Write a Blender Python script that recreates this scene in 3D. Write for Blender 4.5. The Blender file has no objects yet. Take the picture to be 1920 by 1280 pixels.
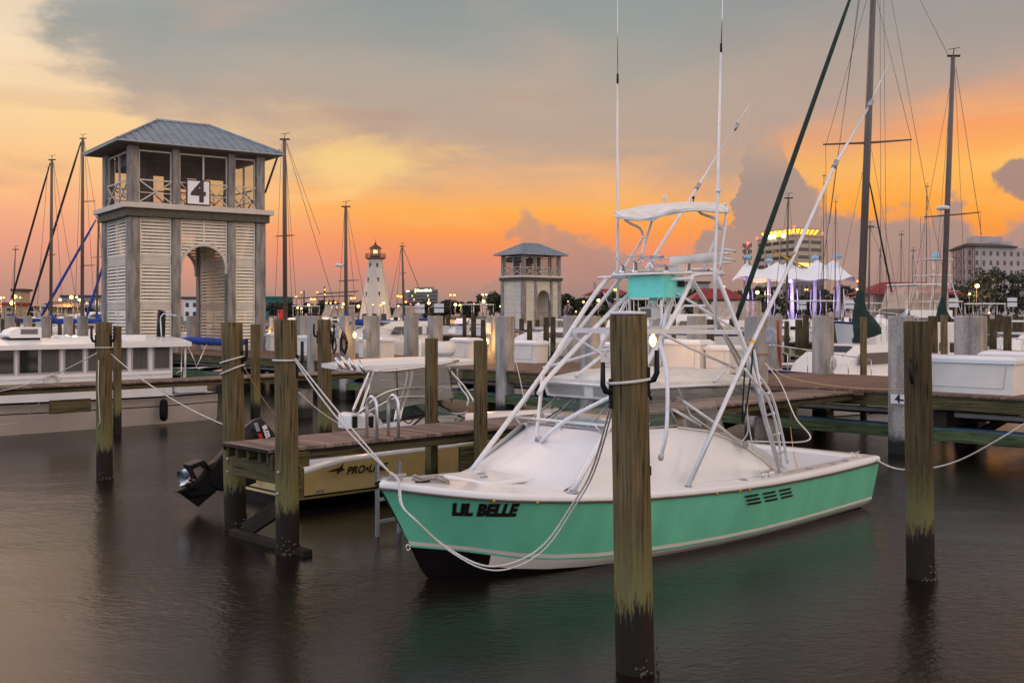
import bpy, math, random
from mathutils import Vector, Matrix
from math import sin, cos, pi, radians, atan2, sqrt
RND = random.Random(11)
F, HZ, H = 2000.0, 592.0, 3.0          # focal length in photo pixels, horizon row, eye height (m)
A44 = radians(44); CU, SU = cos(A44), sin(A44)
scene = bpy.context.scene
COL = scene.collection

def P(px, py, Y): return Vector(((px-960)/F*Y, Y, H-(py-HZ)/F*Y))
def PZ(px, py, z): return P(px, py, (H-z)*F/(py-HZ))
def D(u, v, z): return Vector((CU*u+SU*v, SU*u-CU*v, z))       # dock frame: u along the fingers, v along the pier
def DU(px, u):                                                    # depth where the sight line px meets u
    return u/((px-960)/F*CU+SU)
def DV(px, v): return v/((px-960)/F*SU-CU)
class Frame:
    def __init__(s, ox, oy, deg):
        s.o = (ox, oy); s.c = cos(radians(deg)); s.s = sin(radians(deg))
    def __call__(s, a, t, z): return Vector((s.o[0]+s.c*a-s.s*t, s.o[1]+s.s*a+s.c*t, z))
    def T(s, px, py, t):
        k = (px-960)/F; Y = (t-s.s*s.o[0]+s.c*s.o[1])/(s.c-s.s*k); return P(px, py, Y)
    def S(s, px, py, a):
        k = (px-960)/F; Y = (a+s.c*s.o[0]+s.s*s.o[1])/(s.c*k+s.s); return P(px, py, Y)
    def inv(s, p):
        dx, dy = p.x-s.o[0], p.y-s.o[1]; return (s.c*dx+s.s*dy, -s.s*dx+s.c*dy, p.z)

# ---------------------------------------------------------------- materials
MATS = {}
def lin(c):
    return tuple((x/255/12.92 if x/255 <= .04045 else ((x/255+.055)/1.055)**2.4) for x in c)
def mat(name, col, rough=.5, metal=0, var=.15, scale=4, stretch=(1,1,1), bump=0, bscale=None, coat=0, emit=None, es=1, alpha=1, spec=.5, trans=0):
    if name in MATS: return MATS[name]
    m = bpy.data.materials.new(name); m.use_nodes = True; nt = m.node_tree; b = nt.nodes['Principled BSDF']
    L = nt.links.new
    b.inputs['Roughness'].default_value = rough; b.inputs['Metallic'].default_value = metal
    b.inputs['Coat Weight'].default_value = coat; b.inputs['Alpha'].default_value = alpha
    b.inputs['Specular IOR Level'].default_value = spec
    b.inputs['Transmission Weight'].default_value = trans
    b.inputs['Base Color'].default_value = (*col, 1)
    if emit:
        b.inputs['Emission Color'].default_value = (*emit, 1); b.inputs['Emission Strength'].default_value = es
    if var or bump:
        tc = nt.nodes.new('ShaderNodeTexCoord'); mp = nt.nodes.new('ShaderNodeMapping'); mp.inputs['Scale'].default_value = stretch
        L(tc.outputs['Object'], mp.inputs[0])
        n = nt.nodes.new('ShaderNodeTexNoise'); n.inputs['Scale'].default_value = scale; n.inputs['Detail'].default_value = 5
        L(mp.outputs[0], n.inputs['Vector'])
    if var:
        r = nt.nodes.new('ShaderNodeValToRGB'); e = r.color_ramp.elements
        e[0].position = .3; e[1].position = .7
        e[0].color = (*[max(0, c*(1-var)) for c in col], 1); e[1].color = (*[min(1, c*(1+var)) for c in col], 1)
        L(n.outputs['Fac'], r.inputs[0]); L(r.outputs[0], b.inputs['Base Color'])
    if bump:
        bn = nt.nodes.new('ShaderNodeBump'); bn.inputs['Strength'].default_value = bump; bn.inputs['Distance'].default_value = .02
        if bscale:
            n2 = nt.nodes.new('ShaderNodeTexNoise'); n2.inputs['Scale'].default_value = bscale; n2.inputs['Detail'].default_value = 6
            L(mp.outputs[0], n2.inputs['Vector']); L(n2.outputs['Fac'], bn.inputs['Height'])
        else: L(n.outputs['Fac'], bn.inputs['Height'])
        L(bn.outputs[0], b.inputs['Normal'])
    MATS[name] = m; return m

def wood_mat(name, c1, c2, axis='z', wet=False, crack=.5, moss=None):
    """weathered timber, grain along one object axis; wet=True adds the tide stain of a pile (world height)"""
    m = bpy.data.materials.new(name); m.use_nodes = True; nt = m.node_tree; b = nt.nodes['Principled BSDF']; L = nt.links.new
    N = nt.nodes.new
    tc = N('ShaderNodeTexCoord'); mp = N('ShaderNodeMapping')
    g = {'z': (38, 38, 1.6), 'u': (1.6, 34, 34), 'v': (34, 1.6, 34)}[axis]
    mp.inputs['Scale'].default_value = g
    if axis in 'uv': mp.inputs['Rotation'].default_value = (0, 0, 0)
    src = tc.outputs['Object']
    if axis in 'uv':
        m0 = N('ShaderNodeMapping'); m0.inputs['Rotation'].default_value = (0, 0, -A44); L(src, m0.inputs[0]); src = m0.outputs[0]
    L(src, mp.inputs[0])
    n = N('ShaderNodeTexNoise'); n.inputs['Scale'].default_value = 1; n.inputs['Detail'].default_value = 7; n.inputs['Distortion'].default_value = .6
    L(mp.outputs[0], n.inputs['Vector'])
    n2 = N('ShaderNodeTexNoise'); n2.inputs['Scale'].default_value = 1.1; n2.inputs['Detail'].default_value = 3
    L(src, n2.inputs['Vector'])
    r = N('ShaderNodeValToRGB'); e = r.color_ramp.elements
    e[0].position = .34; e[0].color = (*[c*.22 for c in c1], 1); e[1].position = .70; e[1].color = (*c2, 1)
    k = r.color_ramp.elements.new(.42); k.color = (*c1, 1)
    L(n.outputs['Fac'], r.inputs[0])
    mx = N('ShaderNodeMix'); mx.data_type = 'RGBA'; mx.blend_type = 'MULTIPLY'; mx.inputs['Factor'].default_value = .65
    r2 = N('ShaderNodeValToRGB'); r2.color_ramp.elements[0].position = .3; r2.color_ramp.elements[0].color = (.45, .45, .45, 1)
    r2.color_ramp.elements[1].position = .65; r2.color_ramp.elements[1].color = (1.3, 1.25, 1.2, 1)
    L(n2.outputs['Fac'], r2.inputs[0]); L(r.outputs[0], mx.inputs[6]); L(r2.outputs[0], mx.inputs[7])
    out = mx.outputs[2]; rough = None
    if wet:
        ge = N('ShaderNodeNewGeometry'); sp = N('ShaderNodeSeparateXYZ'); L(ge.outputs['Position'], sp.inputs[0])
        n3 = N('ShaderNodeTexNoise'); n3.inputs['Scale'].default_value = 1; n3.inputs['Detail'].default_value = 5
        m3 = N('ShaderNodeMapping'); m3.inputs['Scale'].default_value = (34, 34, 5); L(tc.outputs['Object'], m3.inputs[0]); L(m3.outputs[0], n3.inputs['Vector'])
        ad = N('ShaderNodeMath'); ad.operation = 'MULTIPLY_ADD'; ad.inputs[1].default_value = .85; n3.inputs['Roughness'].default_value = .65; L(n3.outputs['Fac'], ad.inputs[0]); L(sp.outputs['Z'], ad.inputs[2])
        # green tide band
        mr = N('ShaderNodeMapRange'); mr.inputs['From Min'].default_value = 1.75; mr.inputs['From Max'].default_value = 1.15
        L(ad.outputs[0], mr.inputs['Value'])
        mg = N('ShaderNodeMix'); mg.data_type = 'RGBA'; mg.inputs[7].default_value = (*(moss or (.17, .165, .060)), 1)
        q = N('ShaderNodeMath'); q.operation = 'MULTIPLY'; q.inputs[1].default_value = .75; L(mr.outputs[0], q.inputs[0])
        L(q.outputs[0], mg.inputs['Factor']); L(out, mg.inputs[6])
        mb = N('ShaderNodeMapRange'); mb.inputs['From Min'].default_value = 1.06; mb.inputs['From Max'].default_value = .92
        L(ad.outputs[0], mb.inputs['Value'])
        mk = N('ShaderNodeMix'); mk.data_type = 'RGBA'; mk.inputs[7].default_value = (.018, .013, .009, 1)
        L(mb.outputs[0], mk.inputs['Factor']); L(mg.outputs[2], mk.inputs[6]); out = mk.outputs[2]
    L(out, b.inputs['Base Color']); b.inputs['Roughness'].default_value = .8; b.inputs['Specular IOR Level'].default_value = .25
    bn = N('ShaderNodeBump'); bn.inputs['Strength'].default_value = crack; bn.inputs['Distance'].default_value = .015
    L(n.outputs['Fac'], bn.inputs['Height']); L(bn.outputs[0], b.inputs['Normal'])
    MATS[name] = m; return m

def board_mat(name, c1, c2, axis='u', pitch=.145):
    """decking: boards of varying tone with dark gaps; the boards are laid across `axis`"""
    m = bpy.data.materials.new(name); m.use_nodes = True; nt = m.node_tree; b = nt.nodes['Principled BSDF']; L = nt.links.new; N = nt.nodes.new
    tc = N('ShaderNodeTexCoord'); m0 = N('ShaderNodeMapping'); m0.inputs['Rotation'].default_value = (0, 0, -A44); L(tc.outputs['Object'], m0.inputs[0])
    sp = N('ShaderNodeSeparateXYZ'); L(m0.outputs[0], sp.inputs[0])
    a = sp.outputs['X' if axis == 'u' else 'Y']
    dv = N('ShaderNodeMath'); dv.operation = 'DIVIDE'; dv.inputs[1].default_value = pitch; L(a, dv.inputs[0])
    fl = N('ShaderNodeMath'); fl.operation = 'FLOOR'; L(dv.outputs[0], fl.inputs[0])
    fr = N('ShaderNodeMath'); fr.operation = 'FRACT'; L(dv.outputs[0], fr.inputs[0])
    wn = N('ShaderNodeTexWhiteNoise'); wn.noise_dimensions = '1D'; L(fl.outputs[0], wn.inputs['W'])
    r = N('ShaderNodeValToRGB'); r.color_ramp.elements[0].color = (*c1, 1); r.color_ramp.elements[1].color = (*c2, 1); L(wn.outputs['Value'], r.inputs[0])
    mp = N('ShaderNodeMapping'); mp.inputs['Scale'].default_value = (30, 2, 1) if axis == 'u' else (2, 30, 1); L(m0.outputs[0], mp.inputs[0])
    n = N('ShaderNodeTexNoise'); n.inputs['Scale'].default_value = 1; n.inputs['Detail'].default_value = 6; L(mp.outputs[0], n.inputs['Vector'])
    mx = N('ShaderNodeMix'); mx.data_type = 'RGBA'; mx.blend_type = 'MULTIPLY'; mx.inputs['Factor'].default_value = .7
    r2 = N('ShaderNodeValToRGB'); r2.color_ramp.elements[0].position = .3; r2.color_ramp.elements[0].color = (.4, .38, .36, 1); r2.color_ramp.elements[1].position = .7; r2.color_ramp.elements[1].color = (1.3, 1.3, 1.3, 1)
    L(n.outputs['Fac'], r2.inputs[0]); L(r.outputs[0], mx.inputs[6]); L(r2.outputs[0], mx.inputs[7])
    gp = N('ShaderNodeMath'); gp.operation = 'LESS_THAN'; gp.inputs[1].default_value = .07; L(fr.outputs[0], gp.inputs[0])
    mk = N('ShaderNodeMix'); mk.data_type = 'RGBA'; mk.inputs[7].default_value = (.01, .009, .008, 1); L(gp.outputs[0], mk.inputs['Factor']); L(mx.outputs[2], mk.inputs[6])
    L(mk.outputs[2], b.inputs['Base Color']); b.inputs['Roughness'].default_value = .75; b.inputs['Specular IOR Level'].default_value = .3
    bn = N('ShaderNodeBump'); bn.inputs['Strength'].default_value = .5; bn.inputs['Distance'].default_value = .01
    L(n.outputs['Fac'], bn.inputs['Height']); L(bn.outputs[0], b.inputs['Normal'])
    MATS[name] = m; return m

def concrete_mat(name, base):
    m = bpy.data.materials.new(name); m.use_nodes = True; nt = m.node_tree; b = nt.nodes['Principled BSDF']; L = nt.links.new; N = nt.nodes.new
    tc = N('ShaderNodeTexCoord')
    mp = N('ShaderNodeMapping'); mp.inputs['Scale'].default_value = (3, 3, .6); L(tc.outputs['Object'], mp.inputs[0])
    n = N('ShaderNodeTexNoise'); n.inputs['Scale'].default_value = 1.5; n.inputs['Detail'].default_value = 8; L(mp.outputs[0], n.inputs['Vector'])
    r = N('ShaderNodeValToRGB'); e = r.color_ramp.elements; e[0].position = .33; e[0].color = (*[c*.5 for c in base], 1); e[1].position = .62; e[1].color = (*[c*1.2 for c in base], 1)
    L(n.outputs['Fac'], r.inputs[0])
    n2 = N('ShaderNodeTexNoise'); n2.inputs['Scale'].default_value = 28; n2.inputs['Detail'].default_value = 6; L(tc.outputs['Object'], n2.inputs['Vector'])
    r2 = N('ShaderNodeValToRGB'); r2.color_ramp.elements[0].position = .3; r2.color_ramp.elements[0].color = (.55, .55, .55, 1); r2.color_ramp.elements[1].position = .55
    L(n2.outputs['Fac'], r2.inputs[0])
    mx = N('ShaderNodeMix'); mx.data_type = 'RGBA'; mx.blend_type = 'MULTIPLY'; mx.inputs['Factor'].default_value = .8
    L(r.outputs[0], mx.inputs[6]); L(r2.outputs[0], mx.inputs[7])
    ge = N('ShaderNodeNewGeometry'); sp = N('ShaderNodeSeparateXYZ'); L(ge.outputs['Position'], sp.inputs[0])
    ad = N('ShaderNodeMath'); ad.operation = 'MULTIPLY_ADD'; ad.inputs[1].default_value = .3; L(n2.outputs['Fac'], ad.inputs[0]); L(sp.outputs['Z'], ad.inputs[2])
    mb = N('ShaderNodeMapRange'); mb.inputs['From Min'].default_value = .62; mb.inputs['From Max'].default_value = .42; L(ad.outputs[0], mb.inputs['Value'])
    mk = N('ShaderNodeMix'); mk.data_type = 'RGBA'; mk.inputs[7].default_value = (.02, .02, .015, 1); L(mb.outputs[0], mk.inputs['Factor']); L(mx.outputs[2], mk.inputs[6])
    L(mk.outputs[2], b.inputs['Base Color']); b.inputs['Roughness'].default_value = .85
    bn = N('ShaderNodeBump'); bn.inputs['Strength'].default_value = .4; bn.inputs['Distance'].default_value = .01
    L(n2.outputs['Fac'], bn.inputs['Height']); L(bn.outputs[0], b.inputs['Normal'])
    MATS[name] = m; return m

def window_mat(name, wall, glass, lit, sx, sz, fx=(.2, .8), fz=(.3, .8), p=.06, ax='X'):
    pass

# ---------------------------------------------------------------- mesh builder
class MB:
    def __init__(s): s.v = []; s.f = []; s.m = []; s.sm = []
    def add(s, vs, fs, m=0, sm=False):
        b = len(s.v); s.v += [Vector(v) for v in vs]
        for f in fs: s.f.append([b+i for i in f]); s.m.append(m); s.sm.append(sm)
        return s
    def box(s, fn, a0, a1, b0, b1, c0, c1, m=0):
        vs = [fn(a, b, c) for c in (c0, c1) for b in (b0, b1) for a in (a0, a1)]
        s.add(vs, [(0,2,3,1),(4,5,7,6),(0,1,5,4),(2,6,7,3),(0,4,6,2),(1,3,7,5)], m); return s
    def beam(s, p, q, w, h, up=Vector((0,0,1)), m=0):
        p, q = Vector(p), Vector(q); d = (q-p).normalized(); x = d.cross(up)
        if x.length < 1e-4: x = d.cross(Vector((1,0,0)))
        x.normalize(); y = x.cross(d).normalized()
        vs = [e + x*a*w/2 + y*b*h/2 for e in (p, q) for b in (-1, 1) for a in (-1, 1)]
        s.add(vs, [(0,2,3,1),(4,5,7,6),(0,1,5,4),(2,6,7,3),(0,4,6,2),(1,3,7,5)], m); return s
    def tube(s, pts, r, n=8, m=0, cap=True):
        pts = [Vector(p) for p in pts]; k = len(pts)
        rs = r if isinstance(r, (list, tuple)) else [r]*k
        t0 = (pts[1]-pts[0]).normalized(); ref = Vector((0,0,1)) if abs(t0.z) < .9 else Vector((1,0,0))
        x = t0.cross(ref).normalized(); vs = []
        for i, p in enumerate(pts):
            t = (pts[min(i+1, k-1)]-pts[max(i-1, 0)])
            if t.length < 1e-7: t = t0.copy()
            t.normalize(); x = (x - t*x.dot(t)).normalized(); y = t.cross(x)
            for j in range(n):
                a = 2*pi*j/n; vs.append(p + (x*cos(a)+y*sin(a))*rs[i])
        fs = [(i*n+j, i*n+(j+1) % n, (i+1)*n+(j+1) % n, (i+1)*n+j) for i in range(k-1) for j in range(n)]
        s.add(vs, fs, m, True)
        if cap:
            b = len(s.v)-k*n
            s.f.append([b+j for j in range(n)][::-1]); s.m.append(m); s.sm.append(False)
            s.f.append([b+(k-1)*n+j for j in range(n)]); s.m.append(m); s.sm.append(False)
        return s
    def lathe(s, prof, c, n=16, m=0, sm=True, axis=None):
        c = Vector(c); z = Vector(axis).normalized() if axis else Vector((0,0,1))
        ref = Vector((1,0,0)) if abs(z.x) < .9 else Vector((0,1,0)); x = ref - z*ref.dot(z); x.normalize(); y = z.cross(x)
        vs = [c + (x*cos(2*pi*j/n)+y*sin(2*pi*j/n))*max(r, 1e-4) + z*h for r, h in prof for j in range(n)]
        fs = [(i*n+j, i*n+(j+1) % n, (i+1)*n+(j+1) % n, (i+1)*n+j) for i in range(len(prof)-1) for j in range(n)]
        b = len(s.v); s.add(vs, fs, m, sm)
        s.f.append([b+j for j in range(n)][::-1]); s.m.append(m); s.sm.append(False)
        s.f.append([b+(len(prof)-1)*n+j for j in range(n)]); s.m.append(m); s.sm.append(False)
        return s
    def grid(s, rows, m=0, sm=True, close=False, mfn=None):
        n = len(rows[0]); vs = [p for r in rows for p in r]; b = len(s.v)
        s.v += [Vector(p) for p in vs]
        for i in range(len(rows)-1):
            for j in range(n if close else n-1):
                s.f.append([b+i*n+j, b+i*n+(j+1) % n, b+(i+1)*n+(j+1) % n, b+(i+1)*n+j])
                s.m.append(mfn(i, j) if mfn else m); s.sm.append(sm)
        return s
    def poly(s, pts, m=0): s.add(pts, [list(range(len(pts)))], m); return s
    def slab(s, pts, off, m=0):
        """a flat outline given thickness `off` (vector)"""
        n = len(pts); off = Vector(off); pts = [Vector(p) for p in pts]
        s.add(pts+[p+off for p in pts], [list(range(n))[::-1], list(range(n, 2*n))]+[(i, (i+1) % n, n+(i+1) % n, n+i) for i in range(n)], m); return s
    def sphere(s, c, r, n=12, m=0, sz=1):
        k = max(4, n//2)
        return s.lathe([(r*sin(pi*i/k), -r*cos(pi*i/k)*sz) for i in range(k+1)], c, n, m)
    def build(s, name, mats, parent=None, bevel=0, weld=False, **tags):
        me = bpy.data.meshes.new(name); org = Vector((0,0,0))
        if parent is not None:
            r = parent
            while r.parent: r = r.parent
            org = Vector(r.location)
        elif s.v:
            zs = min(v.z for v in s.v); n = len(s.v)
            org = Vector((sum(v.x for v in s.v)/n, sum(v.y for v in s.v)/n, zs))
        me.from_pydata([v-org for v in s.v], [], s.f)
        if not isinstance(mats, (list, tuple)): mats = [mats]
        for mm in mats: me.materials.append(MATS[mm] if isinstance(mm, str) else mm)
        for i, p in enumerate(me.polygons): p.material_index = s.m[i]; p.use_smooth = s.sm[i]
        me.validate()
        o = bpy.data.objects.new(name, me); COL.objects.link(o)
        if parent is not None: o.parent = parent
        else: o.location = org
        if bevel:
            md = o.modifiers.new('bevel', 'BEVEL'); md.width = bevel; md.segments = 2; md.limit_method = 'ANGLE'; md.angle_limit = radians(40)
        tag(o, **tags); return o

def tag(o, label=None, cat=None, group=None, kind=None):
    if label: o['label'] = label
    if cat: o['category'] = cat
    if group: o['group'] = group
    if kind: o['kind'] = kind
    return o
def E(name, loc, label, cat, group=None):
    o = bpy.data.objects.new(name, None); COL.objects.link(o); o.location = loc; o.empty_display_size = .2
    return tag(o, label, cat, group)
def copy_tree(o, parent=None):
    c = o.copy(); COL.objects.link(c)
    if parent is not None: c.parent = parent
    for ch in list(o.children): copy_tree(ch, c)
    return c
def curve_pts(ctrl, n=24):
    """Catmull-Rom through the control points"""
    c = [Vector(p) for p in ctrl]; c = [c[0]*2-c[1]]+c+[c[-1]*2-c[-2]]; out = []
    seg = len(c)-3; per = max(2, n//seg)
    for i in range(seg):
        p0, p1, p2, p3 = c[i:i+4]
        for j in range(per):
            t = j/per; out.append(.5*((2*p1)+(p2-p0)*t+(2*p0-5*p1+4*p2-p3)*t*t+(3*p1-p0-3*p2+p3)*t**3))
    out.append(c[-2]); return out
def sag(p, q, s, n=16):
    p, q = Vector(p), Vector(q); return [p.lerp(q, i/n)-Vector((0,0,s*4*(i/n)*(1-i/n))) for i in range(n+1)]
def text_mesh(txt, size=1, offset=0, extrude=.004, shear=0, spacing=1):
    cu = bpy.data.curves.new('lettering', 'FONT'); cu.body = txt; cu.size = size; cu.offset = offset; cu.extrude = extrude; cu.shear = shear
    cu.space_character = spacing; cu.align_x = 'CENTER'; cu.align_y = 'CENTER'; cu.resolution_u = 3
    o = bpy.data.objects.new('lettering', cu); COL.objects.link(o)
    dg = bpy.context.evaluated_depsgraph_get(); me = bpy.data.meshes.new_from_object(o.evaluated_get(dg))
    vs = [v.co.copy() for v in me.vertices]; fs = [list(p.vertices) for p in me.polygons]
    bpy.data.objects.remove(o); bpy.data.curves.remove(cu); bpy.data.meshes.remove(me)
    return vs, fs
def text_on(mb, txt, c, right, up, size, m=0, offset=0, depth=.004, **k):
    vs, fs = text_mesh(txt, size, offset, depth, **k); c = Vector(c); r = Vector(right).normalized(); u = Vector(up).normalized(); n = r.cross(u)
    mb.add([c+r*v.x+u*v.y+n*(v.z+depth) for v in vs], fs, m); return mb

# palette (real-world base colours)
mat('white_gelcoat', (.78,.78,.77), .25, coat=.3, var=.04, scale=2)
mat('cream_gelcoat', (.72,.66,.58), .3, coat=.3, var=.05, scale=2)
mat('teal_paint', (.18,.66,.42), .14, coat=.8, var=.12, scale=2.2, stretch=(1,1,.22), bump=.03, bscale=3)
mat('black_bottom', (.006,.005,.005), .5, var=.3, spec=.2)
mat('rub_rail', (.10,.07,.05), .4, var=.2, scale=20)
mat('boot_white', (.80,.74,.66), .3, var=.05)
mat('aluminium', (.66,.68,.70), .28, metal=.75, var=.08, scale=8)
mat('painted_tube', (.70,.71,.72), .3, metal=.2, var=.08, scale=9, coat=.3)
mat('steel', (.62,.63,.64), .18, metal=1, var=.05)
mat('black_plastic', (.008,.008,.009), .5, var=.2, spec=.25)
mat('engine_black', (.005,.005,.006), .5, var=.2, spec=.25)
mat('black_gloss', (.004,.005,.010), .4, spec=.3, var=.1)
mat('canvas_white', (.72,.70,.64), .8, var=.1, scale=7, bump=.2, bscale=30)
mat('canvas_green', (.004,.024,.017), .85, var=.4, scale=4, bump=.5, bscale=7)
mat('canvas_blue', (.01,.045,.28), .75, var=.3, scale=4, bump=.4, bscale=8)
mat('canvas_black', (.012,.013,.014), .8, var=.3, bump=.3, bscale=9)
mat('rope_white', (.60,.57,.52), .8, var=.2, scale=60)
mat('rope_worn', (.36,.33,.28), .9, var=.3, scale=60)
mat('rope_orange', (.50,.30,.14), .8, var=.2, scale=60)
mat('yellow_hull', (.85,.64,.27), .2, coat=.6, var=.06)
mat('box_plastic', (.76,.71,.62), .4, var=.05, scale=3)
mat('dark_glass', (.015,.018,.02), .06, var=.1, spec=.8)
mat('green_glass', (.03,.12,.10), .05, alpha=.38, var=0, spec=.8)
mat('clear_vinyl', (.5,.5,.48), .08, alpha=.22, var=0, spec=.6)
mat('smoke_vinyl', (.28,.27,.25), .1, alpha=.55, var=.2, scale=2)
mat('lit_vinyl', (.55,.46,.36), .3, alpha=.5, var=.3, scale=2)
mat('mesh_cloth', (.45,.45,.44), .7, alpha=.7, var=.1)
mat('lettering_black', (.02,.01,.01), .4, var=0)
mat('lettering_red', (.6,.02,.02), .4, var=0)
mat('lettering_white', (.8,.8,.8), .4, var=0)
mat('zinc', (.36,.37,.39), .5, metal=.5, var=.2, scale=30)
mat('far_white', (.70,.69,.68), .4, var=.05)
mat('pipe_grey', (.35,.35,.35), .5, var=.2)
mat('red_plastic', (.55,.02,.02), .4)
mat('gold', (.6,.35,.05), .3, metal=.8)
wood_mat('pile_wood', (.092,.068,.030), (.170,.128,.060), 'z', wet=True)
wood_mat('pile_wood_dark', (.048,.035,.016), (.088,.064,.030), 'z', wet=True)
wood_mat('beam_u', (.070,.058,.025), (.135,.110,.052), 'u', wet=False)
wood_mat('beam_v', (.070,.064,.026), (.135,.120,.052), 'v', wet=False)
wood_mat('beam_v_green', (.055,.085,.035), (.11,.16,.07), 'v', wet=False)
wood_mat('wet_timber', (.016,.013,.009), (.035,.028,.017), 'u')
board_mat('deck_finger', (.15,.105,.085), (.29,.215,.18), 'u')
board_mat('deck_pier', (.12,.07,.048), (.22,.14,.10), 'v')
concrete_mat('concrete', (.37,.34,.30))
concrete_mat('tower_concrete', (.29,.265,.235))
# ---------------------------------------------------------------- camera, sky, light, water
cam = bpy.data.cameras.new('camera'); co = bpy.data.objects.new('camera', cam); COL.objects.link(co)
co.location = (0, 0, H); co.rotation_euler = (pi/2, 0, 0); cam.lens = 36*F/1920; cam.sensor_width = 36
cam.shift_y = -(640-HZ)/1920; cam.clip_end = 6000; cam.clip_start = .1
scene.camera = co
scene.view_settings.view_transform = 'Standard'; scene.view_settings.look = 'None'
scene.view_settings.exposure = 0; scene.view_settings.gamma = 1

def px2u(px): return (math.atan((px-960)/F)+.6)/1.2
def build_world():
    w = bpy.data.worlds.new('World'); scene.world = w; w.use_nodes = True; nt = w.node_tree; nt.nodes.clear()
    N = nt.nodes.new; L = nt.links.new
    def M(op, a, b=None, c=None, clamp=False):
        n = N('ShaderNodeMath'); n.operation = op; n.use_clamp = clamp
        for i, x in enumerate((a, b, c)):
            if x is None: continue
            if isinstance(x, (int, float)): n.inputs[i].default_value = x
            else: L(x, n.inputs[i])
        return n.outputs[0]
    def ramp(x, stops, interp='LINEAR', scalar=False):
        n = N('ShaderNodeValToRGB'); n.color_ramp.interpolation = interp; e = n.color_ramp.elements
        while len(e) > 1: e.remove(e[-1])
        first = True
        for p, c in stops:
            k = e[0] if first else e.new(min(1, max(0, p)))
            k.position = min(1, max(0, p)); first = False
            k.color = (c, c, c, 1) if scalar else (*lin(c), 1)
        L(x, n.inputs[0]); return n.outputs[0]
    def mix(f, a, b):
        n = N('ShaderNodeMix'); n.data_type = 'RGBA'
        if isinstance(f, (int, float)): n.inputs[0].default_value = f
        else: L(f, n.inputs[0])
        for i, x in ((6, a), (7, b)):
            if isinstance(x, tuple): n.inputs[i].default_value = (*x, 1)
            else: L(x, n.inputs[i])
        return n.outputs[2]
    def smooth(x, lo, hi):
        n = N('ShaderNodeMapRange'); n.interpolation_type = 'SMOOTHSTEP'; n.inputs['From Min'].default_value = lo; n.inputs['From Max'].default_value = hi
        L(x, n.inputs['Value']); return n.outputs[0]
    tc = N('ShaderNodeTexCoord'); sp = N('ShaderNodeSeparateXYZ'); L(tc.outputs['Generated'], sp.inputs[0])
    x, y, z = sp.outputs
    hor = M('SQRT', M('ADD', M('MULTIPLY', x, x), M('MULTIPLY', y, y)))
    az = M('ARCTAN2', x, y); el = M('DIVIDE', z, M('MAXIMUM', hor, .02))
    cb = N('ShaderNodeCombineXYZ'); L(az, cb.inputs[0]); L(el, cb.inputs[1])
    def noise(sc, det, sx=1, sy=1, off=0, rough=.5, dist=0):
        mp = N('ShaderNodeMapping'); mp.inputs['Scale'].default_value = (sx, sy, 1); mp.inputs['Location'].default_value = (off, off*.7, off)
        L(cb.outputs[0], mp.inputs[0]); n = N('ShaderNodeTexNoise'); n.inputs['Scale'].default_value = sc; n.inputs['Detail'].default_value = det
        n.inputs['Roughness'].default_value = rough; n.inputs['Distortion'].default_value = dist
        L(mp.outputs[0], n.inputs['Vector']); return n.outputs['Fac']
    U = px2u
    a00 = M('MULTIPLY_ADD', az, 1/1.2, .5, clamp=True)
    wp = M('MULTIPLY_ADD', noise(7, 7, 1, 2.2, 41, .6), .26, -.13)
    a01 = M('ADD', a00, wp, clamp=True)
    e10 = M('MULTIPLY', el, 1/.4, clamp=True)         # elevation tan 0..0.4
    k = lambda py: (HZ-py)/F/.4
    # clear band behind the clouds
    base = ramp(e10, [(0, (158,128,124)), (k(545), (186,140,124)), (k(490), (232,142,112)), (k(440), (254,156,84)), (k(395), (255,176,84)),
                      (k(340), (249,188,122)), (k(250), (240,196,144)), (k(150), (226,190,150)), (k(0), (190,178,160)), (1, (150,152,156))])
    left = ramp(e10, [(0, (176,136,128)), (k(540), (196,146,130)), (k(470), (232,160,134)), (k(400), (250,178,134)), (k(330), (252,196,140)),
                      (k(240), (250,212,162)), (k(120), (246,222,190)), (k(0), (216,200,178)), (1, (150,152,156))])
    lf = ramp(a01, [(U(0), 1), (U(330), .85), (U(700), .1), (U(900), 0)], scalar=True)
    col = mix(lf, base, left)
    rt = ramp(a01, [(U(1250), 0), (U(1550), .8), (1, 1)], scalar=True)
    right = ramp(e10, [(0, (150,120,112)), (k(520), (226,138,96)), (k(420), (255,160,60)), (k(330), (255,184,86)), (k(270), (252,160,96)), (k(200), (222,160,128)), (k(60), (190,160,142)), (1, (150,150,152))])
    col = mix(rt, col, right)
    # bright torn streaks
    st = noise(5, 7, 1, 3.4, 3.1, .6, .5)
    streak = M('MULTIPLY', smooth(st, .46, .7), ramp(e10, [(k(440), 0), (k(370), .9), (k(290), 1), (k(200), .35), (k(60), .3), (1, 0)], scalar=True))
    streak = M('MULTIPLY', streak, ramp(a01, [(0, .9), (U(420), .55), (U(700), 1), (U(900), .6), (U(1180), .9), (U(1400), .3), (1, .5)], scalar=True))
    col = mix(M('MULTIPLY', streak, .8), col, lin((255, 214, 140)))
    gx = M('DIVIDE', M('SUBTRACT', az, math.atan((690-960)/F)), .085); gy = M('DIVIDE', M('SUBTRACT', el, (HZ-305)/F), .030)
    gr = M('SQRT', M('ADD', M('MULTIPLY', gx, gx), M('MULTIPLY', gy, gy)))
    glow = smooth(M('ADD', gr, M('MULTIPLY_ADD', st, -2.6, 1.3)), 1.25, .35)
    # grey-teal upper deck of cloud with a ragged lower edge
    n1 = noise(4.2, 8, 1, 2.6, 7.7, .56, .4); n1b = noise(16, 6, 1, 1.8, 2.2, .6)
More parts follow.
